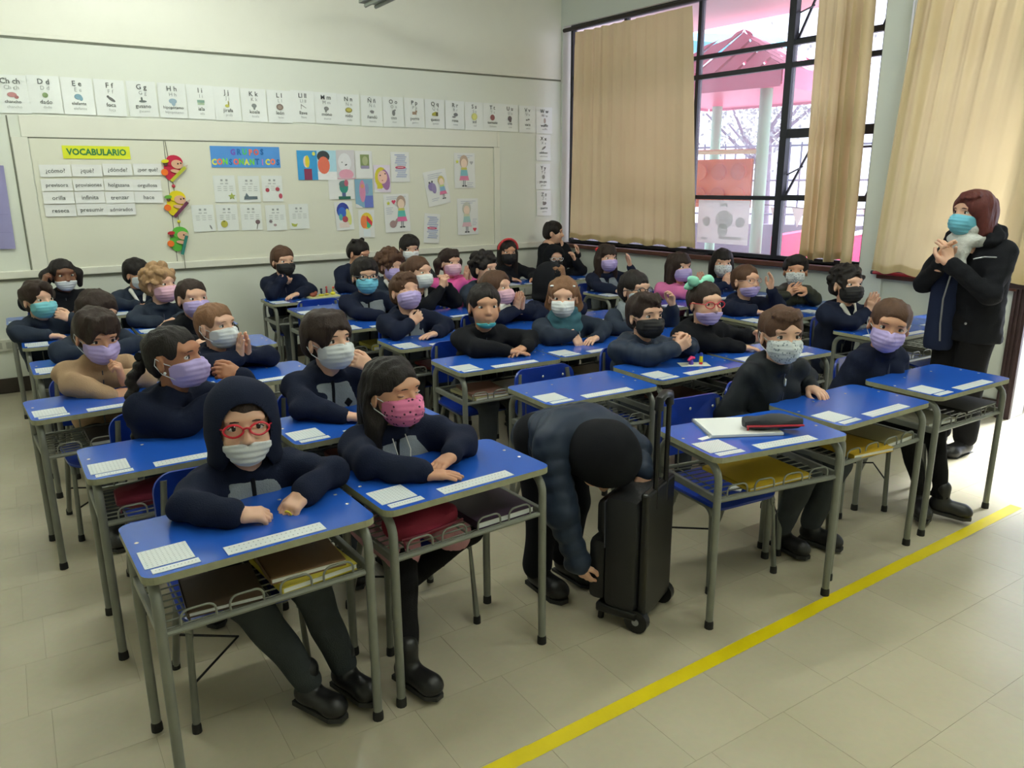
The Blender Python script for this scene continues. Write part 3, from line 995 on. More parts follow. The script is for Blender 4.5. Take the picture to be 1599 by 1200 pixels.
for k, (x, z, d, art) in enumerate(CH):
    t = sheet('consonant_chart', 'white laminated consonant chart with %s' % d, 'chart', x, z, 0.176, 0.217, m_sheet, 'consonant charts', R((k % 3 - 1) * 0.6), 0.02, 0.013, 90 + k)
    g = [rc(-.03 + .04 * i, .062, -.012 + .04 * i, .078, 'a8acaa') for i in range(2)] + [rc(-.035 + .04 * i, .038, -.01 + .04 * i, .048, 'c4c8c6') for i in range(2)]
    g += [rc(-.06 + .048 * (i % 3), .018 - .016 * (i // 3), -.03 + .048 * (i % 3), .022 - .016 * (i // 3), 'b8bcba') for i in range(9)]
    prints(t, g + art, -0.0045, 'picture')

# children's drawings -------------------------------------------------------------
def drawing(label, x, z, w, h, items, tilt=0.0, base=None, k=0):
    t = sheet('pinned_drawing', label, 'drawing', x, z, w, h, base or m_sheet2, "children's drawings on the wall", tilt, 0.02, 0.0125 + 0.0008 * (k % 4), 120 + k)
    prints(t, items, -0.0042 if True else 0)
    return t


drawing('drawing of a long yellow head on a maroon neck against bright blue', 2.314, 1.704, .182, .252, [rc(-.09, -.125, .09, .125, '3f9fda'), dc(-.012, .03, .024, .05, 'f0d8c8'), dc(.0, .032, .020, .052, 'e2d23c'), rc(-.034, -.125, .036, -.03, '8a3c58'), dc(.062, .098, .015, .017, 'd8dc6a')], 0, None, 1)
drawing('drawing of a round orange red face with black hair on pale blue', 2.492, 1.705, .176, .255, [rc(-.088, -.06, .088, .127, 'b4dcea'), rc(-.088, -.127, .088, -.055, 'f2f2f2'), dc(-.03, .075, .058, .05, '3c4448'), dc(-.03, .0, .056, .075, 'e87860')], 0, None, 2)
drawing('pale grey drawing of a white face above a pink patch', 2.668, 1.712, .175, .253, [rc(-.087, -.126, .087, .126, 'd8d4d6'), dc(-.01, .02, .062, .08, 'e8e8ea'), dc(.0, -.085, .07, .045, 'e8a8bc'), rc(-.087, -.126, .087, -.115, 'e0b4c4'), dc(.002, -.002, .012, .006, '4c4c50', .5), dc(-.035, .02, .006, .006, '8c8c90')], 0, None, 3)
drawing('white sheet holding a small dark green and violet portrait', 2.845, 1.712, .166, .243, [rc(-.035, -.03, .052, .09, '8a9a68'), dc(.012, .035, .028, .04, 'b0b88c'), rc(-.03, -.035, .05, -.008, '9c94b0')], 0, None, 4)
drawing('drawing of a tilted pink face with half yellow and half purple hair', 3.019, 1.587, .167, .248, [rc(-.083, -.124, .083, .124, 'e6dcea'), dc(-.01, .01, .065, .095, 'd8cc40'), dc(.03, -.01, .045, .095, 'a878a8', .15), rc(-.055, -.09, -.005, -.02, 'd8cc40'), rc(.01, -.085, .06, -.01, 'a878a8'), dc(.002, .015, .048, .06, 'f0c4b4'), dc(-.02, .03, .008, .006, '54404c'), dc(.03, .045, .008, .006, '54404c'), dc(.0, -.015, .008, .004, 'b05058')], 0, None, 5)
TX = [rc(-.055 + .008 * ((i * 3) % 4), .105 - .018 * i, .05 + .008 * ((i * 5) % 3), .115 - .018 * i, 'b4bcd8') for i in range(12)]
t = drawing('white printed text sheet with red scribble in the middle, upper of the two', 3.208, 1.693, .192, .273, TX + [dc(.0, -.004, .055, .013, 'cc5470'), rc(-.03, -.006, .03, -.0005, 'f0dce2')], 0, None, 6)
drawing('drawing of a teal green head on a dark green bust', 2.617, 1.495, .244, .177, [dc(.02, .02, .042, .058, '3c9484'), dc(.006, .045, .03, .03, '5c7a7c'), dc(.045, .055, .02, .03, 'c06478'), rc(.0, -.075, .035, -.03, '5c6896'), rc(-.035, -.088, .08, -.062, '2e6a58')], 0, None, 7)
drawing('painting of a long pink face on blue and violet watercolour', 2.831, 1.456, .174, .257, [rc(-.087, -.128, .087, .128, '84aec6'), rc(.0, -.128, .087, -.02, '6c7cc8'), dc(-.015, .02, .030, .10, 'd48cac'), dc(-.015, .065, .016, .018, 'd8a070'), dc(.03, .04, .018, .05, '8a98c4')], 0, None, 8)
drawing('drawing of dark blue and yellow hair shapes over a red and teal patch', 2.627, 1.258, .171, .255, [dc(-.01, .05, .06, .07, '3848a0'), dc(.04, -.01, .025, .075, 'd8dc88', .15), dc(-.02, .03, .04, .05, '3c6cc8'), dc(-.035, -.01, .018, .03, '60b4b0'), dc(.005, -.03, .028, .028, 'b04c58'), rc(-.055, -.105, .04, -.06, 'e8d8d0')], R(-2), None, 9)
drawing('drawing of an orange, red and green striped head, lowest small one', 2.841, 1.178, .156, .253, [dc(.0, .03, .06, .075, 'e8d048'), dc(-.025, .02, .035, .06, 'f08850'), ('p', [(.0, .08), (.055, .02), (.05, -.02), (.0, .03)], 'd03c4c'), ('p', [(.0, .03), (.045, -.015), (.02, -.04), (.0, -.03)], '44b488'), rc(-.035, -.115, .035, -.05, 'e4ecf0')], R(1), None, 10)


def girl(cx, cz, s, hair, top, mid, skirt):
    return [dc(cx, cz + .07 * s, .042 * s, .055 * s, hair), dc(cx, cz + .055 * s, .030 * s, .040 * s, 'f0d8c4'), rc(cx - .028 * s, cz + .0 * s, cx + .028 * s, cz + .022 * s, top), ('p', [(cx - .030 * s, cz + .002 * s), (cx - .038 * s, cz - .05 * s), (cx + .038 * s, cz - .05 * s), (cx + .030 * s, cz + .002 * s)], mid),
            ('p', [(cx - .038 * s, cz - .048 * s), (cx - .048 * s, cz - .085 * s), (cx + .048 * s, cz - .085 * s), (cx + .038 * s, cz - .048 * s)], skirt), rc(cx - .012 * s, cz - .13 * s, cx - .003 * s, cz - .085 * s, '9c9ca0'), rc(cx + .003 * s, cz - .13 * s, cx + .012 * s, cz - .085 * s, '9c9ca0'), dc(cx - .012 * s, cz - .132 * s, .012 * s, .006 * s, '44464a'), dc(cx + .014 * s, cz - .132 * s, .012 * s, .006 * s, '44464a')]


def scrib(x0, z0, n, w):
    return [rc(x0, z0 - .018 * i, x0 + w * (1 - .2 * (i % 2)), z0 - .018 * i + .004, 'b0b4c8') for i in range(n)]


drawing('drawing of a girl in teal and pink with red heart, yellow star and brown cat', 3.155, 1.269, .26, .354, scrib(-.10, .15, 2, .2) + scrib(-.11, .05, 4, .07) + heart(-.03, .105, .022, 'd24468') + star(-.085, .095, .022, 'd8dc58') + girl(.045, .02, 1.15, 'b49c8c', 'd4d474', '62beb4', 'e070a0') + [dc(-.05, -.10, .035, .035, 'a88c8c'), dc(-.02, -.085, .012, .04, 'a88c8c', -.4)], R(-1.5), None, 11)
drawing('tilted drawing of a purple creature beside a small girl', 3.593, 1.501, .25, .33, scrib(-.08, .13, 3, .16) + [dc(-.06, .02, .035, .04, '8e7eb0'), dc(-.035, .0, .025, .05, '9a8cb8'), dc(-.075, .06, .010, .010, '5a5860'), dc(-.045, .065, .010, .010, '5a5860')] + girl(.055, .0, .85, 'd4c47c', 'c4d48c', '8cb4d0', 'e080a4') + scrib(-.08, -.10, 2, .08), R(-10), None, 12)
drawing('drawing of a smiling girl in yellow, blue and pink, highest on the right', 3.907, 1.662, .235, .335, scrib(-.08, .14, 2, .17) + star(-.085, .085, .022, 'd8dc60') + heart(.075, .075, .020, 'b4b4b8') + girl(-.01, .005, 1.15, 'c4ac98', 'd0cc70', '86bcc8', 'e088a8') + scrib(.02, -.12, 3, .07), 0, None, 13)
drawing('pale drawing of a girl with a red heart at the lower right', 3.932, 1.215, .24, .356, scrib(-.08, .15, 2, .17) + girl(-.015, .0, 1.15, 'c8c8bc', 'd0d4b4', 'a8ccc8', 'dcb8c0') + heart(.075, -.13, .022, 'd84858') + scrib(.05, -.03, 4, .05), 0, None, 14)
drawing('white printed text sheet with red scribble, lower one tilted', 3.521, 1.112, .172, .284, TX + [dc(.0, .004, .055, .012, 'c84c70'), rc(-.03, .002, .03, .007, 'f0dce2')], R(5), None, 15)
# purple poster at the left edge
t = sheet('purple_poster', 'creased purple paper poster at the left end of the back wall', 'poster', -0.12, 1.392, 0.33, 0.60, mat('purple_paper', (150, 146, 190), rough=0.7, bump=0.15, bscale=12), None, R(1.0), 0.05, 0.012, 5)
prints(t, [rc(-.16, -.05 - .13 * i, .15, -.046 - .13 * i, '8c88b4') for i in range(2)], -0.014)

# hanging mobile of three foam children riding pencils ------------------------------
def foam(parent, name, pts, col, y0, th=0.008):
    bm = bmesh.new()
    n = len(pts)
    lo = [bm.verts.new((x, y0, z)) for x, z in pts]; hi = [bm.verts.new((x, y0 - th, z)) for x, z in pts]
    bm.faces.new(hi); bm.faces.new(list(reversed(lo)))
    for i in range(n):
        bm.faces.new((lo[i], lo[(i + 1) % n], hi[(i + 1) % n], hi[i]))
    bmesh.ops.recalc_face_normals(bm, faces=bm.faces[:])
    return bm_obj(name, bm, mat('foam_' + col, col, rough=0.8, var=0.05, scale=30), parent)


def ell(cx, cz, rx, rz, rot=0.0, n=18, a0=0, a1=2 * math.pi):
    out = []
    full = abs(a1 - a0 - 2 * math.pi) < 1e-6
    for i in range(n if full else n + 1):
        a = a0 + (a1 - a0) * i / n
        u, v = rx * math.cos(a), rz * math.sin(a)
        out.append((cx + u * math.cos(rot) - v * math.sin(rot), cz + u * math.sin(rot) + v * math.cos(rot)))
    return out


for k, (cz, body, pencil, cap, nm, sl) in enumerate(((1.673, 'c42446', 'b8bc3a', 'e0d820', 'red', 0.75), (1.395, 'e8d41c', '6c3450', '6cae3c', 'yellow', 0.80), (1.108, '5cb43e', '2e7a70', 'c03034', 'green', 1.25))):
    f = thing('foam_figure', '%s foam child figure riding a pencil, %s of the hanging three' % (nm, ('top', 'middle', 'lowest')[k]), 'decoration', (1.205 - 0.008 * k, YB - 0.016, cz), 0, 'foam figures on the hanging string')
    foam(f, 'body', ell(-.01, .0, .062, .098, -.25), body, 0)
    foam(f, 'hood', ell(.012, .055, .062, .048, -.2), body, -.006)
    foam(f, 'face', ell(.028, .032, .044, .034, -.2), 'e0b090', -.012)
    foam(f, 'arm', ell(.012, -.022, .040, .014, -.15), 'e0b090', -.014)
    foam(f, 'eye', ell(.034, .036, .006, .007), '3a2c28', -.0202, .003)
    foam(f, 'eye', ell(.056, .040, .006, .007), '3a2c28', -.0202, .003)
    u = Vector((math.cos(sl), math.sin(sl))); v = Vector((-u.y, u.x)) * .012
    c = Vector((.032, -.042))
    a, b = c - u * .085, c + u * .075
    foam(f, 'pencil', [tuple(a - v), tuple(b - v), tuple(b + v), tuple(a + v)], pencil, -.016)
    foam(f, 'pencil_tip', [tuple(b - v), tuple(b + u * .03), tuple(b + v)], 'c8b8a4', -.016)
    foam(f, 'orange_fruit', ell(-.072, -.030, .026, .026), 'ee7426', -.012)
    foam(f, 'leaf_cap', ell(-.06, .055, .028, .014, .1), cap, -.014)
    foam(f, 'stem', ell(-.058, .036, .016, .018), '5c3c34', -.010)
st = tube_obj('mobile_string', [(1.165, YB - 0.018, 1.885), (1.19, YB - 0.016, 1.55), (1.20, YB - 0.016, 1.25), (1.207, YB - 0.034, 0.985), (1.207, YB - 0.034, 0.86)], 0.0028, mat('string_grey', (120, 120, 104), rough=0.9), None, 6)
tag(st, 'thin string hanging down the back wall holding three foam figures', 'string')
for z, c in ((1.535, 'c04050'), (1.252, 'd8d038')):
    bm = bmesh.new(); bmesh.ops.create_uvsphere(bm, u_segments=10, v_segments=6, radius=0.014)
    b_ = bm_obj('bead', bm, paint(c), st, True); b_.location = (1.19 if z > 1.4 else 1.2, YB - 0.018, z)

# ------------------------------------------------------------ desks and chairs
HD, WD, DP = 0.651, 0.601, 0.365


def desk_blue():
    m = mat('desk_laminate_blue', (34, 86, 184), rough=0.2, var=0.08, scale=5, bump=0.015, bscale=300, spec=0.5)
    return m


m_blue = desk_blue()
m_edge = mat('desk_edge_ply', (150, 150, 122), rough=0.6, var=0.2, scale=40)
m_tube = mat('desk_tube_grey', (128, 130, 122), rough=0.38, metal=0.25, var=0.15, scale=18, bump=0.04, bscale=120)
m_tubec = mat('chair_tube_grey', (120, 122, 114), rough=0.35, metal=0.35, var=0.15, scale=18)
m_foot = mat('black_rubber_foot', (26, 25, 24), rough=0.7)
m_rivet = mat('steel_rivet', (214, 218, 220), rough=0.25, metal=0.6)
m_cseat = mat('chair_plastic_blue', (20, 52, 150), rough=0.28, var=0.08, bump=0.03, bscale=200)
m_card = mat('desk_card_white', (226, 232, 232), rough=0.3, var=0.02)
m_wire = mat('wire_rack_grey', (118, 120, 112), rough=0.45, metal=0.3)
m_dash = paint((168, 174, 178))


def foot(parent, x, y, r):
    tube_obj('rubber_foot', [(x, y, 0), (x, y, 0.022), (x, y, 0.03)], [r * 1.22, r * 1.18, r * 1.02], m_foot, parent, 10)


def make_desk():
    t = bpy.data.objects.new('school_desk', None); COL.objects.link(t)
    bm = bmesh.new()
    add_prism(bm, rrect(WD, DP, 0.035), HD - 0.020, HD, 0, 1)
    top = bm_obj('tabletop', bm, [m_edge, m_blue], t)
    for x, y in ((-.275, .04), (.268, .038), (.27, -.045), (-.10, .10), (.12, .10)):
        bm = bmesh.new(); bmesh.ops.create_uvsphere(bm, u_segments=8, v_segments=4, radius=0.006)
        for v in bm.verts:
            v.co.z *= 0.25
        o = bm_obj('rivet', bm, m_rivet, top, True); o.location = (x, y, HD + 0.0005)
    xx, yf, yb, r = WD / 2 - 0.026, -DP / 2 + 0.016, DP / 2 - 0.016, 0.0135
    for s in (-1, 1):
        zt = HD - 0.034
        fr = [(xx * s, yf, 0.012), (xx * s, yf, zt - 0.06)] + [tuple(p) for p in arc((xx * s, yf + 0.06, zt - 0.06), (0, -1, 0), (0, 0, 1), 0.06, 0, R(90), 6)] + [(xx * s, 0, zt)]
        l = tube_obj('leg', fr, r, m_tube, t, 12); foot(l, xx * s, yf, r)
        bk = [(xx * s, yb, 0.012), (xx * s, yb, zt - 0.06)] + [tuple(p) for p in arc((xx * s, yb - 0.06, zt - 0.06), (0, 1, 0), (0, 0, 1), 0.06, 0, R(90), 6)] + [(xx * s, 0, zt)]
        l = tube_obj('leg', bk, r, m_tube, t, 12); foot(l, xx * s, yb, r)
        box_obj('side_rail', (xx * s, 0, 0.492), (0.016, yb - yf, 0.026), m_tube, t, 0.003)
    # shelf: sheet with front lip and wire arches, wires beneath
    bm = bmesh.new()
    for k in range(9):
        y = yf + 0.03 + k * (yb - yf - 0.05) / 8
        add_tube(bm, [(-xx, y, 0.4855), (xx, y, 0.4855)], 0.0026, 5)
    bm_obj('wire_shelf', bm, m_wire, t, True)
    tube_obj('front_rail', [(-xx, yf + 0.004, 0.487), (xx, yf + 0.004, 0.487)], 0.009, m_tube, t, 8)
    tube_obj('back_rail', [(-xx, yb, 0.492), (xx, yb, 0.492)], 0.008, m_tube, t, 8)
    for cx in (-0.185, -0.065, 0.065, 0.185):
        w = 0.043
        pts = [(cx - w, yf + 0.006, 0.49)] + [tuple(p) for p in arc((cx - w + 0.022, yf + 0.006, 0.512), (-1, 0, 0), (0, 0, 1), 0.022, 0, R(90), 4)] + [tuple(p) for p in arc((cx + w - 0.022, yf + 0.006, 0.512), (0, 0, 1), (1, 0, 0), 0.022, 0, R(90), 4)] + [(cx + w, yf + 0.006, 0.49)]
        tube_obj('wire_arch', pts, 0.0032, m_tube, t, 6)
    for k, x in enumerate((-0.2, -0.1, 0.0, 0.1, 0.2)):
        tube_obj('shelf_wire', [(x, yf + 0.006, 0.4805), (x, yb - 0.004, 0.4805), (x, yb - 0.002, 0.56)], 0.003, m_wire, t, 5)
    return t


def dashes(parent, name, x0, x1, y0, y1, nx, ny, fill=0.42, z=HD + 0.0022):
    V, F = [], []
    dx, dy = (x1 - x0) / nx, (y1 - y0) / ny
    for j in range(ny):
        for i in range(nx):
            w = dx * fill * (0.7 + 0.3 * ((i * 7 + j * 3) % 4) / 3)
            x, y = x0 + dx * (i + .5), y0 + dy * (j + .5)
            b = len(V); V += [(x - w / 2, y - dy * .11, z), (x + w / 2, y - dy * .11, z), (x + w / 2, y + dy * .11, z), (x - w / 2, y + dy * .11, z)]
            F.append((b, b + 1, b + 2, b + 3))
    return mesh_obj(name, V, F, m_dash, parent)


def desk_card(parent, name, cx, cy, w, h, rz=0.0):
    bm = bmesh.new()
    add_box(bm, (0, 0, 0), (w, h, 0.0014), Matrix.Rotation(rz, 3, 'Z'))
    bmesh.ops.translate(bm, vec=(cx, cy, HD + 0.0009), verts=bm.verts)
    return bm_obj(name, bm, m_card, parent)


desk0 = make_desk()
c0 = desk_card(desk0, 'number_chart', -0.228, -0.076, 0.116, 0.106); dashes(c0, 'printed_numbers', -.283, -.173, -.126, -.026, 10, 10)
c1 = desk_card(desk0, 'name_strip', -0.220, -0.151, 0.110, 0.027); dashes(c1, 'printed_line', -.27, -.17, -.160, -.142, 12, 1)
c2 = desk_card(desk0, 'number_line', 0.028, -0.145, 0.258, 0.050); dashes(c2, 'printed_numbers', -.095, .150, -.166, -.124, 20, 2, 0.32)


def make_chair():
    t = bpy.data.objects.new('school_chair', None); COL.objects.link(t)
    # seat: rounded plate dipping a little, front edge rolled
    bm = bmesh.new()
    n, g = 12, []
    ol = rrect(0.35, 0.34, 0.06)
    for sc in (1.0, 0.7, 0.35):
        g.append([bm.verts.new((x * sc, y * sc, 0.366 - 0.008 * (1 - sc) - 0.018 * max(0, (-y * sc - 0.10) / 0.07) ** 2)) for x, y in ol])
    m_ = len(ol)
    for a, b in zip(g[:-1], g[1:]):
        for i in range(m_):
            bm.faces.new((a[i], a[(i + 1) % m_], b[(i + 1) % m_], b[i]))
    bm.faces.new(g[-1])
    bm.normal_update()
    bmesh.ops.solidify(bm, geom=bm.faces[:], thickness=0.011)
    seat = bm_obj('seat', bm, m_cseat, t, True)
    # backrest: curved rounded panel
    bm = bmesh.new(); g = []
    ol = rrect(0.345, 0.235, 0.055)
    for sc in (1.0, 0.66, 0.33):
        g.append([bm.verts.new((x * sc, 0.168 + 0.10 * (z * sc) * 0.6 + 0.035 * (1 - (x * sc / 0.17) ** 2), 0.562 + z * sc)) for x, z in ol])
    for a, b in zip(g[:-1], g[1:]):
        for i in range(m_):
            bm.faces.new((a[i], a[(i + 1) % m_], b[(i + 1) % m_], b[i]))
    bm.faces.new(g[-1])
    bm.normal_update()
    bmesh.ops.solidify(bm, geom=bm.faces[:], thickness=0.010)
    back = bm_obj('backrest', bm, m_cseat, t, True)
    for s in (-1, 1):
        bm = bmesh.new(); bmesh.ops.create_uvsphere(bm, u_segments=8, v_segments=5, radius=0.007)
        o = bm_obj('rivet', bm, m_rivet, back, True); o.location = (0.0 if s > 0 else 0.11, 0.192 if s > 0 else 0.178, 0.63); o.scale = (1, .5, 1)
        r = 0.0115
        fl_ = [(0.172 * s, -0.165, 0.01), (0.160 * s, -0.145, 0.30)] + [tuple(p) for p in arc((0.158 * s, -0.095, 0.298), (0, -1, 0), (0, 0, 1), 0.048, 0, R(90), 5)] + [(0.155 * s, 0.06, 0.346)]
        l = tube_obj('leg', fl_, r, m_tubec, t, 10); foot(l, 0.172 * s, -0.165, r)
        rl = [(0.172 * s, 0.195, 0.01), (0.155 * s, 0.07, 0.340)]
        l = tube_obj('leg', rl, r, m_tubec, t, 10); foot(l, 0.172 * s, 0.195, r)
        tube_obj('back_post', [(0.155 * s, 0.05, 0.346), (0.157 * s, 0.12, 0.352), (0.158 * s, 0.15, 0.39), (0.150 * s, 0.176, 0.56), (0.140 * s, 0.188, 0.66)], r, m_tubec, t, 10)
    tube_obj('cross_brace', [(-0.166, -0.155, 0.15), (0.0, 0.02, 0.155), (-0.165, 0.145, 0.15)], 0.004, m_foot, t, 6)
    tube_obj('seat_bar', [(-0.155, 0.03, 0.343), (0.155, 0.03, 0.343)], 0.009, m_tubec, t, 8)
    tube_obj('seat_bar', [(-0.156, -0.09, 0.343), (0.156, -0.09, 0.343)], 0.009, m_tubec, t, 8)
    return t


chair0 = make_chair()

# who sits where: key -> short description used in labels
WHO = {
 'A1': 'the child in navy hood and red glasses', 'B1': 'the long-haired girl in pink patterned mask', 'A2': 'the girl with a long dark braid', 'B2': 'the boy pinching his white mask',
 'A3': 'the boy in the beige coat', 'B3': 'the girl with praying hands and white mask at left', 'A4': 'the dark-haired child half hidden behind the beige coat boy', 'B4': 'the lilac-masked girl with parted hair at left',
 'A5': 'the boy in turquoise mask at far left', 'B5': 'the curly fair-haired girl in pale pink mask', 'A6': 'the girl with two dark bunches at back left', 'B6': 'the short-haired boy in white mask at back left',
 'C1': 'nobody, holding an open notebook and dark pencil case', 'D1': 'the boy in black parka and printed white mask', 'E1': 'the girl in lilac mask turned to the camera at right', 'C2': 'nobody, in front of the bent child',
 'D2': 'the boy in black mask with clasped hands', 'E2': 'the girl with mint green bow and red glasses', 'F2': 'the curly boy in black mask praying by the woman', 'G2': 'nobody, next to the standing woman',
 'C3': 'the boy with turquoise mask under his chin', 'D3': 'the fair girl with teal scarf', 'E3': 'the boy in dark glasses with pale grey hood', 'F3': 'the girl in clear glasses and grey vest near the windows', 'G3': 'the boy in dark olive jacket by the window sill',
 'C4': 'the boy with eyes closed and lilac mask touching his neck', 'D4': 'the girl in white fur collar and pink mask', 'E4': 'the child with black hood in the middle', 'F4': 'the long-haired girl in pink jacket near the window', 'G4': 'the girl with black fringe and printed mask below the window',
 'C5': 'the boy in blue mask with glasses', 'D5': 'the girl in white mask holding raised hands together', 'E5': 'the curly dark-haired boy seen above the fur-collared girl', 'F5': 'the girl with red hair ribbon and grey vest',
 'C6': 'nobody, with a chair pushed in before the toys desk', 'D6': 'the curly brown-haired child in lilac mask', 'E6': 'the girl in bright pink jacket and pink mask',
 'C7': 'the boy in black mask at the back with clay toys', 'D7': 'the girl with small dark bunches at the back', 'E7': 'the black-haired boy below the wall drawings', 'F7': 'the girl with red headband and black mask', 'G7': 'the child in black hood with white glasses in the corner'}
DESK = {'A1': (.443, 2.025, 2.3), 'B1': (1.072, 2.07, 3.5), 'A2': (.398, 2.796, 1.0), 'B2': (1.045, 2.765, 2.0), 'A3': (.263, 3.64, 4.0), 'B3': (.885, 3.725, 2.5), 'A4': (.305, 4.50, 1.5), 'B4': (.93, 4.585, 0.5),
        'A5': (.28, 5.27, 0), 'B5': (.90, 5.36, 1.0), 'A6': (.21, 6.20, 0), 'B6': (.83, 6.22, 0),
        'C1': (2.205, 1.787, -9.1), 'D1': (2.839, 1.813, 0.1), 'E1': (3.534, 1.827, -0.6), 'C2': (2.091, 2.65, -1.7), 'D2': (2.746, 2.694, -.5), 'E2': (3.373, 2.658, -2.7), 'F2': (4.48, 2.66, -1.0), 'G2': (5.09, 2.665, 0),
        'C3': (2.057, 3.341, -1.5), 'D3': (2.665, 3.35, 0.5), 'E3': (3.275, 3.37, 0), 'F3': (4.31, 3.43, -2.5), 'G3': (4.93, 3.45, -2), 'C4': (2.046, 4.014, -.1), 'D4': (2.66, 4.05, 0.8), 'E4': (3.275, 4.08, 0), 'F4': (4.30, 4.20, -1), 'G4': (4.92, 4.22, -1),
        'C5': (1.985, 4.74, 0), 'D5': (2.60, 4.78, 0), 'E5': (3.215, 4.80, 0), 'F5': (4.29, 4.91, -1.5), 'C6': (1.96, 5.48, 0), 'D6': (2.575, 5.48, 0), 'E6': (3.19, 5.49, 0),
        'C7': (1.935, 6.09, 0.5), 'D7': (2.555, 6.11, 0), 'E7': (3.175, 6.11, 0), 'F7': (4.0, 5.95, 0), 'G7': (4.615, 5.95, -1)}
EMPTY = ('C1', 'C2', 'C6', 'G2')
SEATPOS = {}
NOCARD = {'C7'}
for i, (k, (x, y, a)) in enumerate(DESK.items()):
    d = desk0 if i == 0 else dup(desk0)
    d.location = (x, y, 0); d.rotation_euler = (0, 0, R(a))
    rows = 'front' if k[1] == '1' else ''
    tag(d, ('blue topped school desk of ' + WHO[k]) if k not in EMPTY else 'blue topped school desk of ' + WHO[k], 'desk', 'school desks in rows')
    c = chair0 if i == 0 else dup(chair0)
    dy = {'C1': 0.205, 'C2': 0.125, 'C6': 0.12, 'G2': 0.16}.get(k, 0.245)
    dx = {'C1': 0.035, 'D1': -0.10, 'G2': 0.0}.get(k, 0.0)
    rot = Matrix.Rotation(R(a), 3, 'Z')
    p = rot @ Vector((dx, dy, 0))
    c.location = (x + p.x, y + p.y, 0)
    c.rotation_euler = (0, 0, R(a + {'C1': 4}.get(k, (i * 37 % 9 - 4) * 0.8)))
    tag(c, ('blue school chair under ' + WHO[k]) if k not in EMPTY else {'C1': 'empty blue school chair at the desk with the notebook and pencil case', 'C2': 'empty blue school chair pushed in behind the bent child', 'C6': 'empty blue school chair pushed in before the back desk with clay toys', 'G2': 'empty dark blue chair at the desk beside the standing woman'}[k], 'chair', 'blue school chairs')


def on_desk(k, lx, ly, z=HD):
    x, y, a = DESK[k]
    p = Matrix.Rotation(R(a), 3, 'Z') @ Vector((lx, ly, 0))
    return Vector((x + p.x, y + p.y, z)), R(a)


# ------------------------------------------------------------ things on and in the desks
def book(k, lx, ly, w, d, h, rgb, label, z=0.4905, rz=0.0, pages=True, name='book', cat='book'):
    p, a = on_desk(k, lx, ly, z)
    t = thing(name, label, cat, p, a + R(rz))
    cov = mat('cover_%02x%02x%02x' % rgb, rgb, rough=0.5, var=0.1)
    bm = bmesh.new()
    add_box(bm, (0, 0, 0.0015), (w, d, 0.003)); add_box(bm, (0, 0, h - 0.0015), (w, d, 0.003)); add_box(bm, (-w / 2 + 0.0015, 0, h / 2), (0.003, d, h))
    bm_obj('cover', bm, cov, t)
    box_obj('pages', (0.002, 0, h / 2), (w - 0.006, d - 0.006, h - 0.0062), m_paper, t)
    return t


def pouch(loc, rz, w, d, h, rgb, zip_rgb, label, name='pencil_case', top_round=0.5):
    t = thing(name, label, 'pencil case', loc, rz)
    bm = bmesh.new()
    n, segs = 14, 12
    rings = []
    for i in range(segs + 1):
        s = i / segs
        e = min(1.0, 0.55 + 0.45 * math.sin(math.pi * min(1, max(0, s)) ) ** 0.5)
        ring = []
        for j in range(n):
            a = 2 * math.pi * j / n
            cy, cz = math.cos(a), math.sin(a)
            py = d / 2 * math.copysign(abs(cy) ** 0.7, cy) * e
            pz = h / 2 * math.copysign(abs(cz) ** 0.8, cz) * e + 0.004 * math.sin(s * 9 + j)
            ring.append(bm.verts.new(((s - .5) * w, py, max(0.0, h / 2 + pz))))
        rings.append(ring)
    for a, b in zip(rings[:-1], rings[1:]):
        for j in range(n):
            bm.faces.new((a[j], a[(j + 1) % n], b[(j + 1) % n], b[j]))
    bm.faces.new(list(reversed(rings[0]))); bm.faces.new(rings[-1])
    bm_obj('pouch', bm, mat('pouch_%02x%02x%02x' % rgb, rgb, rough=0.8, bump=0.1, bscale=150), t, True)
    if zip_rgb:
        zz = mat('zip_%02x%02x%02x' % zip_rgb, zip_rgb, rough=0.5)
        tube_obj('zip', [(-w * .49, -d * .46, h * .38), (-w * .2, -d * .52, h * .40), (w * .2, -d * .52, h * .42), (w * .49, -d * .46, h * .40)], 0.004, zz, t, 6)
        tube_obj('zip_pull', [(-w * .47, -d * .50, h * .36), (-w * .48, -d * .56, h * .12)], 0.003, zz, t, 6)
    return t


# open spiral notebook and dark pencil case with red zip on the front desk
p, a = on_desk('C1', -0.02, 0.055)
t = thing('spiral_notebook', 'white spiral notebook lying open-faced on the front desk beside the empty chair', 'notebook', p, a + R(-18))
box_obj('page_block', (0, 0, 0.006), (0.27, 0.205, 0.010), m_paper, t, 0.001)
box_obj('back_cover', (0, 0, 0.0006), (0.276, 0.21, 0.0012), mat('cover_navy', (40, 50, 92), rough=0.5), t)
bm = bmesh.new()
for i in range(24):
    cx = -0.137
    cy = -0.096 + i * 0.0083
    add_tube(bm, [(cx + 0.006 * math.cos(q_), cy, 0.006 + 0.007 * math.sin(q_)) for q_ in [2 * math.pi * s / 8 for s in range(9)]], 0.0009, 4, False)
o = bm_obj('spiral_binding', bm, m_rivet, t)
p, a = on_desk('C1', 0.07, -0.028, HD + 0.001)
pc_ = pouch((p.x, p.y, HD + 0.0122), a + R(-22), 0.215, 0.075, 0.05, (52, 54, 58), (176, 26, 46), 'dark grey pencil case with red zip lying on the notebook and front desk')
p, a = on_desk('C1', -0.20, 0.01)
o = box_obj('paper_scrap', (0, 0, 0.0008), (0.06, 0.022, 0.0014), m_paper); o.location = p; o.rotation_euler = (0, 0, a + R(12))
tag(o, 'small torn paper strip on the front desk left of the notebook', 'paper')
p, a = on_desk('C1', -0.05, 0.14, 0.367)
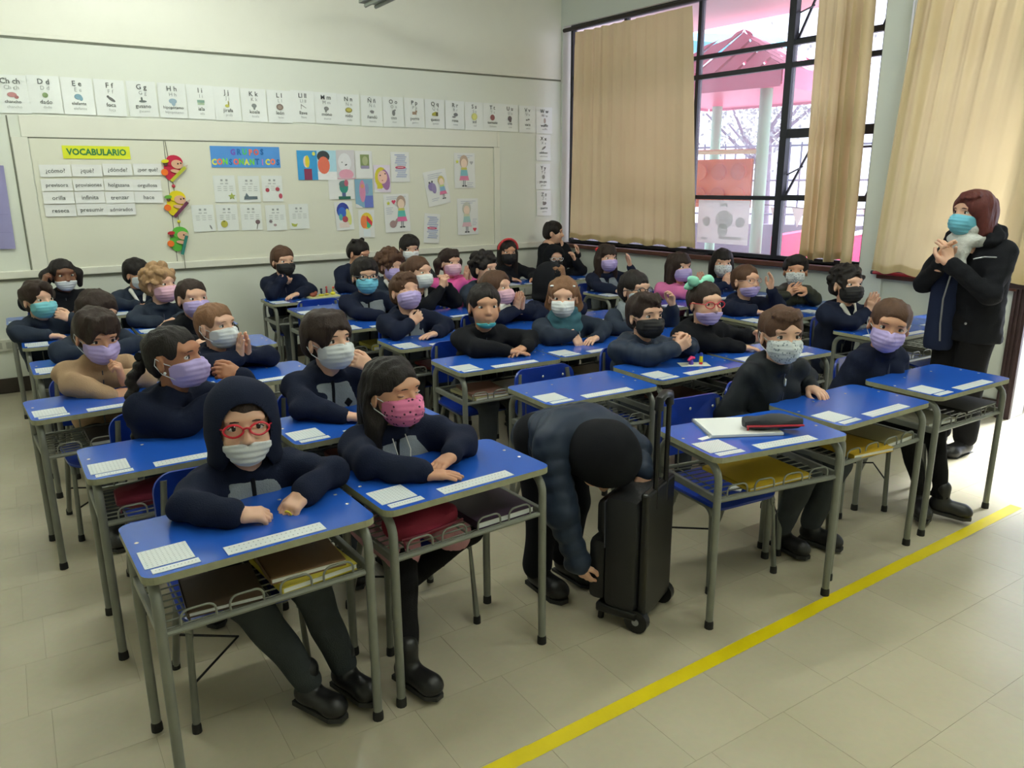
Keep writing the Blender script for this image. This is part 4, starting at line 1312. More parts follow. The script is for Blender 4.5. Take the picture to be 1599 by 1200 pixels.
o = box_obj('crumpled_paper', (0, 0, 0.006), (0.06, 0.045, 0.010), m_paper, None, 0.004); o.location = (p.x + 0.12, p.y - 0.02, 0.357); o.rotation_euler = (0.04, 0, 0.5)
tag(o, 'white folded paper lying on the seat of the empty front chair', 'paper')

# books and pouches in the shelves
book('A1', 0.13, -0.03, 0.22, 0.24, 0.020, (196, 180, 60), 'yellow covered exercise book in the shelf of the hooded child, right side', rz=4)
book('A1', 0.12, -0.02, 0.21, 0.22, 0.018, (120, 92, 66), 'brown covered book on top of the yellow one in the hooded child desk', z=0.511, rz=-3)
book('A1', -0.10, -0.04, 0.19, 0.20, 0.016, (74, 58, 44), 'dark brown book with pale edge in the hooded child desk, left side', rz=-6)
p, a = on_desk('B1', -0.12, -0.05, 0.4895); pouch(p, a + R(4), 0.23, 0.15, 0.085, (142, 30, 58), (110, 20, 44), 'crimson fabric pencil pouch in the desk shelf of the pink masked girl')
book('B1', 0.14, -0.03, 0.22, 0.24, 0.024, (56, 34, 60), 'dark purple spiral notebook in the desk shelf of the pink masked girl', rz=0)
p, a = on_desk('A2', -0.10, -0.05, 0.4895); pouch(p, a, 0.24, 0.13, 0.075, (120, 28, 52), (90, 20, 40), 'wine red pencil pouch in the shelf of the braided girl')
p, a = on_desk('A2', 0.13, -0.07, 0.4895); pouch(p, a + R(20), 0.16, 0.11, 0.07, (126, 118, 112), None, 'grey pouch with white cord beside the wine red one')
book('C1', 0.02, -0.02, 0.30, 0.25, 0.014, (204, 172, 44), 'large yellow folder in the shelf of the front desk with notebook', rz=3, name='folder', cat='folder')
book('D1', -0.06, -0.06, 0.22, 0.24, 0.018, (196, 160, 40), 'yellow book in the shelf of the boy with printed mask', rz=-8)
book('D1', 0.13, -0.04, 0.20, 0.24, 0.022, (150, 140, 96), 'khaki exercise book in the shelf of the boy with printed mask', rz=3)
book('E1', 0.10, -0.04, 0.27, 0.25, 0.012, (52, 50, 46), 'dark folder in the shelf of the girl turned to the camera', z=0.53, rz=2, name='folder', cat='folder')
book('E1', -0.14, -0.02, 0.20, 0.22, 0.018, (170, 166, 150), 'grey exercise book in the shelf of the girl turned to the camera', rz=-5)
book('C3', -0.12, -0.03, 0.20, 0.24, 0.016, (190, 184, 140), 'cream exercise book in the shelf of the chin mask boy', rz=5)
book('C3', -0.11, -0.03, 0.19, 0.22, 0.014, (150, 110, 96), 'reddish book lying on the cream one, chin mask boy', z=0.507, rz=-7)
book('C3', 0.10, -0.04, 0.19, 0.22, 0.022, (186, 184, 168), 'pale book in the shelf of the chin mask boy, right side', rz=2)
book('C4', 0.04, -0.02, 0.26, 0.24, 0.016, (128, 48, 50), 'dark red folder in the shelf of the boy touching his neck', rz=0, name='folder', cat='folder')
book('C5', 0.05, -0.02, 0.28, 0.24, 0.026, (176, 164, 58), 'yellow green folder in the shelf of the blue masked boy', rz=1, name='folder', cat='folder')
book('D2', -0.02, -0.03, 0.26, 0.24, 0.02, (96, 62, 44), 'brown folder in the shelf of the boy with clasped hands', rz=2, name='folder', cat='folder')
book('F2', -0.05, -0.03, 0.24, 0.24, 0.022, (196, 194, 196), 'pale grey notebooks in the shelf of the curly praying boy', rz=0, name='notebook', cat='notebook')
book('F5', 0.06, -0.02, 0.28, 0.24, 0.016, (140, 140, 60), 'olive folder in the shelf of the girl with red ribbon', rz=0, name='folder', cat='folder')
for k, rgb in (('B2', (110, 60, 50)), ('A3', (60, 56, 60)), ('E2', (88, 84, 70)), ('C2', (120, 112, 90)), ('D3', (150, 146, 120)), ('D4', (70, 72, 90))):
    book(k, 0.02, -0.02, 0.24, 0.23, 0.02, rgb, 'closed book in the desk shelf of ' + WHO[k], rz=(ord(k[0]) % 5) - 2)

# clay toys: plate with small figures on the back desk, and two figures on a paper slip
p, a = on_desk('C7', 0.16, 0.0, HD)
t = thing('clay_board', 'pale yellow board carrying small clay figures on the back desk', 'board', p, a + R(3))
bm = bmesh.new(); add_prism(bm, rrect(0.26, 0.15, 0.03), 0.0005, 0.010); bm_obj('board', bm, mat('clay_board_cream', (214, 212, 150), rough=0.6), t)


def clay(loc, parts, label):
    t = thing('clay_figure', label, 'toy', loc)
    for nm, (x, y, z), (rx, ry, rz_), rgb in parts:
        bm = bmesh.new(); bmesh.ops.create_uvsphere(bm, u_segments=10, v_segments=7, radius=1)
        o = bm_obj(nm, bm, mat('clay_%02x%02x%02x' % rgb, rgb, rough=0.6), t, True); o.location = (x, y, z); o.scale = (rx, ry, rz_)
    return t


clay(p + Vector((-.085, -.02, .011)), [('body', (0, 0, .016), (.03, .022, .018), (140, 70, 52)), ('head', (.022, 0, .03), (.013, .012, .012), (150, 80, 60))], 'brown clay animal at the left of the clay board')
clay(p + Vector((-.02, -.03, .011)), [('base', (0, 0, .009), (.024, .02, .010), (206, 200, 60)), ('body', (0, 0, .032), (.009, .009, .018), (36, 44, 70)), ('head', (0, 0, .054), (.010, .010, .010), (30, 36, 56))], 'dark blue clay figure on a yellow base')
clay(p + Vector((.035, .0, .011)), [('base', (0, 0, .009), (.02, .018, .009), (206, 190, 70)), ('body', (0, 0, .034), (.008, .008, .026), (170, 56, 64)), ('head', (0, 0, .064), (.009, .009, .010), (180, 66, 70))], 'red clay figure on the clay board')
clay(p + Vector((.085, -.005, .011)), [('base', (0, 0, .012), (.022, .02, .014), (214, 206, 50)), ('body', (0, 0, .036), (.008, .008, .016), (190, 170, 60)), ('head', (.006, 0, .058), (.010, .006, .010), (190, 70, 60))], 'yellow and red clay figure at the right of the clay board')
p, a = on_desk('D2', 0.075, -0.02)
o = box_obj('paper_slip', (0, 0, 0.0009), (0.15, 0.085, 0.0014), mat('slip_cream', (222, 226, 208), rough=0.5)); o.location = p; o.rotation_euler = (0, 0, a + R(-28)); tag(o, 'cream paper slip under two small toys on the clasped hands boy desk', 'paper')
t = thing('toy_lamp', 'small pink and violet toy lamp on the cream slip', 'toy', p + Vector((-.012, .008, .0018)))
bm = bmesh.new(); add_tube(bm, [(0, 0, 0), (0, 0, .022)], [.013, .010], 12); bm_obj('base', bm, mat('clay_violet', (104, 84, 190), rough=0.5), t, True)
bm = bmesh.new(); add_tube(bm, [(-.022, 0, .022), (.0, 0, .034), (.022, 0, .030)], [.006, .010, .006], 10); bm_obj('shade', bm, mat('clay_pink', (240, 62, 130), rough=0.5), t, True)
t = thing('glue_stick', 'tiny yellow tube toy with red foot and blue top standing on the cream slip', 'toy', p + Vector((.030, -.018, .0018)))
for nm, z0, z1, r0, r1, rgb in (('foot', 0, .012, .009, .009, (230, 50, 70)), ('body', .012, .042, .010, .008, (238, 222, 30)), ('cap', .042, .058, .008, .007, (60, 80, 180))):
    bm = bmesh.new(); add_tube(bm, [(0, 0, z0), (0, 0, z1)], [r0, r1], 10); bm_obj(nm, bm, mat('toy_%02x%02x%02x' % rgb, rgb, rough=0.4), t, True)
# pen box on the far-left desk
p, a = on_desk('A5', 0.10, 0.03)
o = box_obj('phone_case', (0, 0, 0.006), (0.15, 0.06, 0.012), mat('case_black', (24, 22, 26), rough=0.3), None, 0.003); o.location = p; o.rotation_euler = (0, 0, a + R(10)); tag(o, 'flat black pencil tin on the desk of the far left boy', 'pencil case')

# wheeled school bag being pulled by the bent child
m_bag = mat('black_bag_nylon', (24, 24, 28), rough=0.55, var=0.2, scale=12, bump=0.12, bscale=90)
m_bagr = mat('black_hard_plastic', (16, 16, 18), rough=0.3)
bag = thing('trolley_bag', 'black wheeled school bag with tall telescopic handle standing by the bent child', 'bag', (1.75, 1.92, 0), R(205))
# local: x width, y depth (front -y), z up
bm = bmesh.new(); add_box(bm, (0, 0.02, 0.285), (0.29, 0.13, 0.43), None, 0.03); bm_obj('main_body', bm, m_bag, bag, True)
bm = bmesh.new(); add_box(bm, (0, -0.075, 0.20), (0.26, 0.07, 0.24), None, 0.025); bm_obj('front_pocket', bm, m_bag, bag, True)
bm = bmesh.new(); add_box(bm, (0, -0.06, 0.40), (0.24, 0.05, 0.13), None, 0.02); bm_obj('upper_pocket', bm, m_bag, bag, True)
box_obj('back_plate', (0, 0.098, 0.29), (0.25, 0.03, 0.47), m_bagr, bag, 0.008)
box_obj('base_plate', (0, 0.01, 0.062), (0.28, 0.16, 0.035), m_bagr, bag, 0.008)
for s in (-1, 1):
    tube_obj('handle_post', [(0.048 * s, 0.105, 0.45), (0.048 * s, 0.105, 0.80), (0.046 * s, 0.105, 0.82)], 0.0095, m_bagr, bag, 8)
    bm = bmesh.new(); add_tube(bm, [(0.105 * s, 0.085, 0.043), (0.135 * s, 0.085, 0.043)], 0.043, 18); w_ = bm_obj('wheel', bm, m_bagr, bag, True)
    bm = bmesh.new(); add_tube(bm, [(0.134 * s, 0.085, 0.043), (0.138 * s, 0.085, 0.043)], 0.013, 12); bm_obj('hub', bm, mat('hub_grey', (150, 150, 150), rough=0.4), w_, True)
    tube_obj('stand_foot', [(0.10 * s, -0.06, 0.05), (0.10 * s, -0.065, 0.0)], 0.012, m_bagr, bag, 8)
tube_obj('handle_grip', [(-0.050, 0.105, 0.805), (-0.044, 0.105, 0.842), (0, 0.105, 0.852), (0.044, 0.105, 0.842), (0.050, 0.105, 0.805)], 0.016, m_bagr, bag, 10)
tube_obj('zip', [(-0.135, -0.04, 0.30), (-0.13, -0.045, 0.47), (0, -0.05, 0.495), (0.13, -0.045, 0.47), (0.135, -0.04, 0.30)], 0.003, mat('zip_dark', (70, 72, 84), rough=0.4), bag, 6)
box_obj('blue_tag', (-0.10, -0.03, 0.515), (0.05, 0.03, 0.03), mat('tag_blue', (48, 56, 160), rough=0.5), bag, 0.004)

# ------------------------------------------------------------ smooth-surface modelling of figures
class Grid:
    """signed-distance field on a regular grid; primitives blend smoothly, the zero surface becomes one mesh"""

    def __init__(s, lo, hi, h):
        s.lo = np.array(lo, np.float32); s.h = h
        n = np.ceil((np.array(hi) - s.lo) / h).astype(int) + 1
        s.ax = [(s.lo[i] + h * np.arange(n[i])).astype(np.float32) for i in range(3)]
        s.F = np.full(tuple(n), 9.0, np.float32)

    def win(s, lo, hi):
        sl = []
        for i in range(3):
            a = int(max(0, math.floor((lo[i] - s.lo[i]) / s.h))); b = int(min(len(s.ax[i]), math.ceil((hi[i] - s.lo[i]) / s.h) + 1))
            if b <= a:
                return None, None
            sl.append(slice(a, b))
        return tuple(sl), (s.ax[0][sl[0]][:, None, None], s.ax[1][sl[1]][None, :, None], s.ax[2][sl[2]][None, None, :])

    def put(s, sl, d, k, op):
        A = s.F[sl]
        if op == 'u':
            if k > 0:
                t = np.clip(0.5 + 0.5 * (d - A) / k, 0, 1)
                s.F[sl] = d * (1 - t) + A * t - k * t * (1 - t)
            else:
                s.F[sl] = np.minimum(A, d)
        else:
            if k > 0:
                t = np.clip(0.5 - 0.5 * (d + A) / k, 0, 1)
                s.F[sl] = A * (1 - t) - d * t + k * t * (1 - t)
            else:
                s.F[sl] = np.maximum(A, -d)

    def cone(s, a, b, ra, rb, k=0.0, op='u', puff=None, flat=None):
        a = np.array(a, np.float32); b = np.array(b, np.float32)
        m = max(ra, rb) + k + 2.5 * s.h + 0.012
        sl, P = s.win(np.minimum(a, b) - m, np.maximum(a, b) + m)
        if sl is None:
            return
        ba = b - a; L2 = float(ba @ ba) + 1e-12
        px, py, pz = P[0] - a[0], P[1] - a[1], P[2] - a[2]
        t0 = (px * ba[0] + py * ba[1] + pz * ba[2]) / L2
        t = np.clip(t0, 0, 1)
        d = np.sqrt((px - t * ba[0]) ** 2 + (py - t * ba[1]) ** 2 + (pz - t * ba[2]) ** 2) - (ra + (rb - ra) * t)
        if puff:
            amp, per = puff
            d = d - amp * (np.abs(np.sin(np.pi * t * math.sqrt(L2) / per)) - 0.6)
        s.put(sl, d, k, op)

    def ell(s, c, r, k=0.0, op='u', rot=None):
        c = np.array(c, np.float32); r = np.array(r, np.float32)
        m = float(max(r)) + k + 2.5 * s.h
        sl, P = s.win(c - m, c + m)
        if sl is None:
            return
        p = [P[0] - c[0], P[1] - c[1], P[2] - c[2]]
        if rot is not None:
            T = np.array(rot, np.float32)
            p = [p[0] * T[0, i] + p[1] * T[1, i] + p[2] * T[2, i] for i in range(3)]
        k0 = np.sqrt((p[0] / r[0]) ** 2 + (p[1] / r[1]) ** 2 + (p[2] / r[2]) ** 2)
        k1 = np.sqrt((p[0] / r[0] ** 2) ** 2 + (p[1] / r[1] ** 2) ** 2 + (p[2] / r[2] ** 2) ** 2)
        d = k0 * (k0 - 1.0) / np.maximum(k1, 1e-6)
        s.put(sl, d, k, op)

    def box(s, c, hf, rd, k=0.0, op='u', rot=None):
        c = np.array(c, np.float32); hf = np.array(hf, np.float32)
        m = float(np.linalg.norm(hf)) + rd + k + 2.5 * s.h
        sl, P = s.win(c - m, c + m)
        if sl is None:
            return
        p = [P[0] - c[0], P[1] - c[1], P[2] - c[2]]
        if rot is not None:
            T = np.array(rot, np.float32)
            p = [p[0] * T[0, i] + p[1] * T[1, i] + p[2] * T[2, i] for i in range(3)]
        q = [np.abs(p[i]) - (hf[i] - rd) for i in range(3)]
        d = np.sqrt(sum(np.maximum(v, 0) ** 2 for v in q)) + np.minimum(np.maximum(np.maximum(q[0], q[1]), q[2]), 0) - rd
        s.put(sl, d, k, op)

    def xyz(s):
        return s.ax[0][:, None, None], s.ax[1][None, :, None], s.ax[2][None, None, :]

    def noise(s, amp, freq, seed, n=5, zs=1.0):
        r = np.random.RandomState(seed)
        X, Y, Z = s.xyz()
        N = 0
        for i in range(n):
            v = r.normal(size=3); v /= np.linalg.norm(v); v *= freq * (0.7 + 0.9 * r.rand())
            N = N + np.sin(v[0] * X + v[1] * Y + v[2] * zs * Z + r.rand() * 6.28)
        s.F = s.F + (amp / math.sqrt(n)) * N.astype(np.float32)

    def mesh(s):
        """naive surface nets -> vertices, quads"""
        F = s.F
        I = F < 0
        c = [I[i:I.shape[0] - 1 + i, j:I.shape[1] - 1 + j, k:I.shape[2] - 1 + k] for i in (0, 1) for j in (0, 1) for k in (0, 1)]
        cnt = sum(x.astype(np.int8) for x in c)
        act = np.argwhere((cnt > 0) & (cnt < 8))
        if len(act) == 0:
            return np.zeros((0, 3)), np.zeros((0, 4), int)
        off = np.array([(i, j, k) for i in (0, 1) for j in (0, 1) for k in (0, 1)])
        V8 = np.stack([F[act[:, 0] + o[0], act[:, 1] + o[1], act[:, 2] + o[2]] for o in off], 1)
        sm = np.zeros((len(act), 3), np.float32); w = np.zeros(len(act), np.float32)
        for a in range(8):
            for ax, st in ((0, 4), (1, 2), (2, 1)):
                if off[a][ax]:
                    continue
                b = a + st
                va, vb = V8[:, a], V8[:, b]
                x = (va < 0) != (vb < 0)
                t = np.where(x, va / np.where(x, va - vb, 1), 0)
                p = np.tile(off[a].astype(np.float32), (len(act), 1)); p[:, ax] += t
                sm += p * x[:, None]; w += x
        v = (act + sm / w[:, None]) * s.h + s.lo
        idx = np.full(cnt.shape, -1, np.int32)
        idx[act[:, 0], act[:, 1], act[:, 2]] = np.arange(len(act))
        Q = []
        for ax in range(3):
            u, w_ = (ax + 1) % 3, (ax + 2) % 3
            sl0 = [slice(None)] * 3; sl1 = [slice(None)] * 3
            sl0[ax] = slice(0, -1); sl1[ax] = slice(1, None)
            A, B = I[tuple(sl0)], I[tuple(sl1)]
            e = np.argwhere(A != B)
            ok = (e[:, u] > 0) & (e[:, w_] > 0) & (e[:, u] < I.shape[u] - 1) & (e[:, w_] < I.shape[w_] - 1)
            e = e[ok]
            ins = A[e[:, 0], e[:, 1], e[:, 2]]
            def cell(du, dw):
                q = e.copy(); q[:, u] += du; q[:, w_] += dw
                return idx[q[:, 0], q[:, 1], q[:, 2]]
            q = np.stack([cell(-1, -1), cell(0, -1), cell(0, 0), cell(-1, 0)], 1)
            q[~ins] = q[~ins][:, ::-1]
            Q.append(q)
        Q = np.concatenate(Q)
        Q = Q[(Q >= 0).all(1)]
        return v, Q


def np_obj(name, parts, mats, parent, M=None):
    """parts: list of (verts, quads, material index) -> one smooth mesh object"""
    vs, qs, mi, b = [], [], [], 0
    for v, q, m in parts:
        vs.append(np.asarray(v, np.float32)); qs.append(np.asarray(q) + b); mi.append(np.full(len(q), m, np.int32)); b += len(v)
    V = np.concatenate(vs); Q = np.concatenate(qs).astype(np.int32); MI = np.concatenate(mi)
    me = bpy.data.meshes.new(name)
    me.vertices.add(len(V)); me.vertices.foreach_set('co', V.ravel())
    me.loops.add(Q.size); me.loops.foreach_set('vertex_index', Q.ravel())
    me.polygons.add(len(Q))
    me.polygons.foreach_set('loop_start', np.arange(0, Q.size, 4, dtype=np.int32))
    for m in mats:
        me.materials.append(m)
    me.polygons.foreach_set('material_index', MI)
    me.polygons.foreach_set('use_smooth', np.ones(len(Q), dtype=bool))
    me.update(calc_edges=True)
    me.validate()
    o = bpy.data.objects.new(name, me)
    COL.objects.link(o)
    if parent:
        o.parent = parent
    return o


def xf(M, v):
    A = np.array(M.to_3x3()); t = np.array(M.translation)
    return v @ A.T + t


def basis(x, y, z, t):
    return Matrix(((x.x, y.x, z.x, t.x), (x.y, y.y, z.y, t.y), (x.z, y.z, z.z, t.z), (0, 0, 0, 1)))


SKIN = {}


def skin(tone):
    c = {'l': (222, 176, 150), 'm': (204, 152, 122), 'd': (170, 116, 86), 'k': (120, 78, 56)}[tone]
    if tone not in SKIN:
        m = mat('skin_' + {'l': 'light', 'm': 'medium', 'd': 'tan', 'k': 'brown'}[tone], c, rough=0.5, var=0.05, scale=40, bump=0.03, bscale=500)
        b = m.node_tree.nodes['Principled BSDF']
        b.inputs['Subsurface Weight'].default_value = 0.12
        b.inputs['Subsurface Radius'].default_value = (0.012, 0.005, 0.003)
        SKIN[tone] = m
    return SKIN[tone]


m_eye = mat('eye_white', (226, 222, 216), rough=0.25, var=0.02)
m_iris = mat('eye_dark_iris', (34, 22, 18), rough=0.15, var=0.1)
m_shoe = mat('shoe_black', (26, 25, 26), rough=0.4, var=0.2, bump=0.05)
m_sole = mat('shoe_sole', (44, 43, 42), rough=0.7)


def fabric(name, rgb, bump=0.25, bscale=260, rough=0.92, sheen=0.25):
    return mat('cloth_' + name, rgb, rough=rough, var=0.18, scale=16, bump=bump, bscale=bscale, sheen=0.0, spec=0.2)


CL = {'navy': fabric('navy', (26, 32, 52)), 'black': fabric('black', (24, 25, 30)), 'parka': fabric('black_parka', (32, 36, 42), rough=0.6, bump=0.12, sheen=0.0),
      'puff': fabric('navy_puffer', (42, 52, 70), rough=0.45, bump=0.06, sheen=0.0), 'slate': fabric('slate', (44, 52, 66)), 'grey': fabric('grey_fleece', (140, 147, 152), bump=0.4),
      'pink': fabric('pink', (206, 112, 160)), 'pinkb': fabric('bright_pink', (222, 96, 160)), 'beige': fabric('beige', (176, 146, 116)), 'olive': fabric('olive', (52, 54, 44), rough=0.6),
      'teal': fabric('teal_scarf', (64, 104, 118)), 'white': fabric('white_wool', (226, 224, 216), bump=0.5, bscale=120), 'trou': fabric('grey_trousers', (62, 66, 70)), 'legg': fabric('black_leggings', (22, 21, 23)),
      'mauve': fabric('mauve_skirt', (190, 140, 150)), 'char': fabric('charcoal', (52, 56, 58)), 'denim': fabric('dark_blue', (32, 40, 66))}
HAIRC = {'blk': (30, 24, 22), 'dkb': (48, 34, 28), 'brn': (84, 58, 42), 'lbr': (128, 92, 66), 'bld': (168, 134, 98), 'red': (86, 38, 34)}


def hair_mat(c):
    n = 'hair_' + c
    if n in _mats:
        return _mats[n]
    m = mat(n, HAIRC[c], spec=0.3, rough=0.55, var=0.3, scale=60, bump=0.6, bscale=1.0)
    nt = m.node_tree
    tc = [x for x in nt.nodes if x.type == 'TEX_COORD'][0]
    mp = nt.nodes.new('ShaderNodeMapping'); mp.inputs['Scale'].default_value = (260, 260, 38)
    nt.links.new(tc.outputs['Object'], mp.inputs['Vector'])
    for x in nt.nodes:
        if x.type == 'TEX_NOISE' and abs(x.inputs['Scale'].default_value - 1.0) < 1e-6:
            nt.links.new(mp.outputs['Vector'], x.inputs['Vector'])
        if x.type == 'BUMP':
            x.inputs['Distance'].default_value = 0.006
    return m


MASKC = {'lilac': (184, 168, 222), 'white': (220, 224, 226), 'blue': (112, 190, 214), 'pink': (228, 182, 200), 'black': (30, 29, 31), 'pinkp': (232, 128, 172), 'teal': (90, 196, 206), 'print': (206, 212, 214), 'turq': (120, 196, 208)}


def mask_mat(c):
    n = 'mask_' + c
    if n in _mats:
        return _mats[n]
    m = mat(n, MASKC[c], rough=0.75, var=0.04, scale=20, bump=0.06, bscale=400)
    if c in ('pinkp', 'print'):
        nt = m.node_tree; b = nt.nodes['Principled BSDF']
        tc = nt.nodes.new('ShaderNodeTexCoord'); vo = nt.nodes.new('ShaderNodeTexVoronoi'); vo.inputs['Scale'].default_value = 62 if c == 'pinkp' else 80
        nt.links.new(tc.outputs['Object'], vo.inputs['Vector'])
        lt = nt.nodes.new('ShaderNodeMath'); lt.operation = 'LESS_THAN'; lt.inputs[1].default_value = 0.24 if c == 'pinkp' else 0.30
        nt.links.new(vo.outputs['Distance'], lt.inputs[0])
        mx = nt.nodes.new('ShaderNodeMix'); mx.data_type = 'RGBA'
        mx.inputs['A'].default_value = lin(MASKC[c]); mx.inputs['B'].default_value = lin((70, 34, 56) if c == 'pinkp' else (120, 132, 140))
        nt.links.new(lt.outputs[0], mx.inputs['Factor']); nt.links.new(mx.outputs['Result'], b.inputs['Base Color'])
    return m


# ------------------------------------------------------------ heads (local: face towards -y, z up, origin at eye-ish centre)
def head_field(g, s=1.0, chin=1.0):
    g.ell((0, .012 * s, .030 * s), (.073 * s, .086 * s, .072 * s))
    g.ell((0, -.018 * s, -.030 * s), (.057 * s, .062 * s, .067 * s), .03 * s)
    g.ell((0, -.045 * s, -.077 * s * chin), (.026 * s, .022 * s, .020 * s), .03 * s)
    for e in (-1, 1):
        g.ell((.033 * s * e, -.052 * s, -.036 * s), (.024 * s, .021 * s, .025 * s), .02 * s)
    g.ell((0, -.066 * s, .026 * s), (.050 * s, .014 * s, .013 * s), .018 * s)


def build_head(parent, M, h, tone, s=1.0, mask=None, mask_top=None, eyes='open', glasses=None, hair=None, hood=None, brows=True, detail=2, gaze=(0, 0), ears=True, mouth=False, long_neck=False):
    """adds body-skin pieces and returns them; creates hair, mask, eyes ... as children of parent"""
    pieces = []
    g = Grid((-.10 * s, -.125 * s, -.185 * s), (.10 * s, .115 * s, .115 * s), h)
    head_field(g, s)
    g.cone((0, -.078 * s, .002 * s), (0, -.090 * s, -.028 * s), .0065 * s, .0115 * s, .012 * s)
    for e in (-1, 1):
        g.ell((.009 * s * e, -.084 * s, -.031 * s), (.007 * s, .008 * s, .006 * s), .007 * s)
        g.ell((.031 * s * e, -.086 * s, .003 * s), (.017 * s, .014 * s, .011 * s), .010 * s, 's')
        if ears:
            rot = Matrix.Rotation(R(24 * e), 3, 'Z')
            g.ell((.074 * s * e, .010 * s, -.010 * s), (.008 * s, .018 * s, .028 * s), .008 * s, 'u', rot)
            g.ell((.083 * s * e, .004 * s, -.006 * s), (.006 * s, .010 * s, .017 * s), .006 * s, 's', rot)
    g.cone((0, .018 * s, -.06 * s), (0, (.034 if long_neck else .0 if hood and not mask else .026) * s, (-.175 if long_neck else -.124) * s), .043 * s, .045 * s if long_neck else (.026 if hood and not mask else .040) * s, .03 * s)
    if mouth:
        g.ell((0, -.079 * s, -.052 * s), (.021 * s, .007 * s, .0055 * s), .006 * s)
        g.ell((0, -.077 * s, -.061 * s), (.018 * s, .008 * s, .0065 * s), .006 * s)
    v, q = g.mesh()
    pieces.append((xf(M, v), q, 0))
    # eyes
    for e in (-1, 1):
        c = Vector((.031 * e * s, -.0625 * s, .002 * s))
        bm = bmesh.new(); bmesh.ops.create_uvsphere(bm, u_segments=14, v_segments=8, radius=1.0)
        wide = eyes == 'open'
        sz = (.0142 * s, .0092 * s, (.0082 if wide else .0088) * s)
        for vv in bm.verts:
            vv.co = M @ (c + Vector((vv.co.x * sz[0], vv.co.y * sz[1], vv.co.z * sz[2])))
        o = bm_obj('eye', bm, m_eye if wide else skin(tone), parent, True)
        if wide:
            bm = bmesh.new(); bmesh.ops.create_uvsphere(bm, u_segments=12, v_segments=6, radius=1.0)
            gc = c + Vector((gaze[0] * .005 * s, -.0066 * s, gaze[1] * .003 * s))
            for vv in bm.verts:
                vv.co = M @ (gc + Vector((vv.co.x * .0066 * s, vv.co.y * .0032 * s, vv.co.z * .0068 * s)))
            bm_obj('iris', bm, m_iris, o, True)
        if detail > 0:
            z = .0072 if wide else -.0035
            pts = [M @ (c + Vector((x * s, (-.0082 + 12 * x * x) * s, (z - (34 * x * x if wide else -16 * x * x)) * s))) for x in (-.0145, -.008, 0, .008, .0145)]
            tube_obj('eyelash', pts, .0014 * s, m_iris, o, 5)
        if brows and detail > 0 and hair:
            pts = [M @ Vector(((.016 + .03 * t) * e * s, (-.0805 + .014 * t * t) * s, (.0205 + .007 * t - .009 * t * t) * s)) for t in (0, .33, .66, 1)]
            tube_obj('eyebrow', pts, [.0016 * s, .0026 * s, .0026 * s, .0014 * s], hair_mat(hair['c']), parent, 5)
    if mouth and detail > 0:
        gl = Grid((-.03 * s, -.10 * s, -.08 * s), (.03 * s, -.05 * s, -.04 * s), .0022 * s)
        gl.ell((0, -.0795 * s, -.0525 * s), (.021 * s, .0085 * s, .0048 * s), .002); gl.ell((0, -.0778 * s, -.0605 * s), (.017 * s, .0095 * s, .0055 * s), .002)
        v, q = gl.mesh(); np_obj('lips', [(xf(M, v), q, 0)], [mat('lips_' + tone, tuple(int(a * b) for a, b in zip({'l': (222, 176, 150), 'm': (204, 152, 122), 'd': (170, 116, 86), 'k': (120, 78, 56)}[tone], (.86, .66, .66))), rough=0.4)], parent)
    # face mask
    if mask:
        g = Grid((-.085 * s, -.135 * s, -.135 * s), (.085 * s, .05 * s, .02 * s), min(h, .0045))
        g.ell((0, -.020 * s, -.036 * s), (.0640 * s, .073 * s, .069 * s))
        for e in (-1, 1):
            g.ell((.034 * s * e, -.054 * s, -.036 * s), (.0285 * s, .0265 * s, .031 * s), .02 * s)
        g.ell((0, -.046 * s, -.076 * s), (.032 * s, .028 * s, .026 * s), .03 * s)
        if mask_top is None:
            g.cone((0, -.086 * s, -.008 * s), (0, -.102 * s, -.038 * s), .010 * s, .016 * s, .03 * s)
            g.ell((0, -.078 * s, -.058 * s), (.034 * s, .024 * s, .026 * s), .03 * s)
        top = (-.006 if mask_top is None else mask_top) * s
        X, Y, Z = g.xyz()
        pl = .0012 * s * np.sin(Z * (2 * math.pi / (.017 * s)))
        F = g.F + pl * (Y < -.03 * s)
        a = np.abs(X)
        F = np.maximum(F, Z - (top - .10 * a - (60 * np.maximum(0, .012 * s - a) ** 2)))
        F = np.maximum(F, (-.104 * s + .12 * a) - Z)
        F = np.maximum(F, Y - (-.004 * s - .15 * (Z + .05 * s)))
        g.F = np.maximum(F, a - .0615 * s).astype(np.float32)
        v, q = g.mesh()
        mo = np_obj('face_mask', [(xf(M, v), q, 0)], [mask_mat(mask)], parent)
        if detail > 0:
            for e in (-1, 1):
                zt = min(-.012, (top / s) - .008)
                tube_obj('ear_loop', [M @ (Vector(p) * s) for p in ((.058 * e, -.022, zt - .006), (.070 * e, -.005, zt + .006), (.082 * e, .018, .014), (.081 * e, .026, -.008), (.074 * e, .010, -.040), (.057 * e, -.022, -.066))], .0016 * s, mask_mat('white' if mask != 'black' else 'black'), mo, 5)
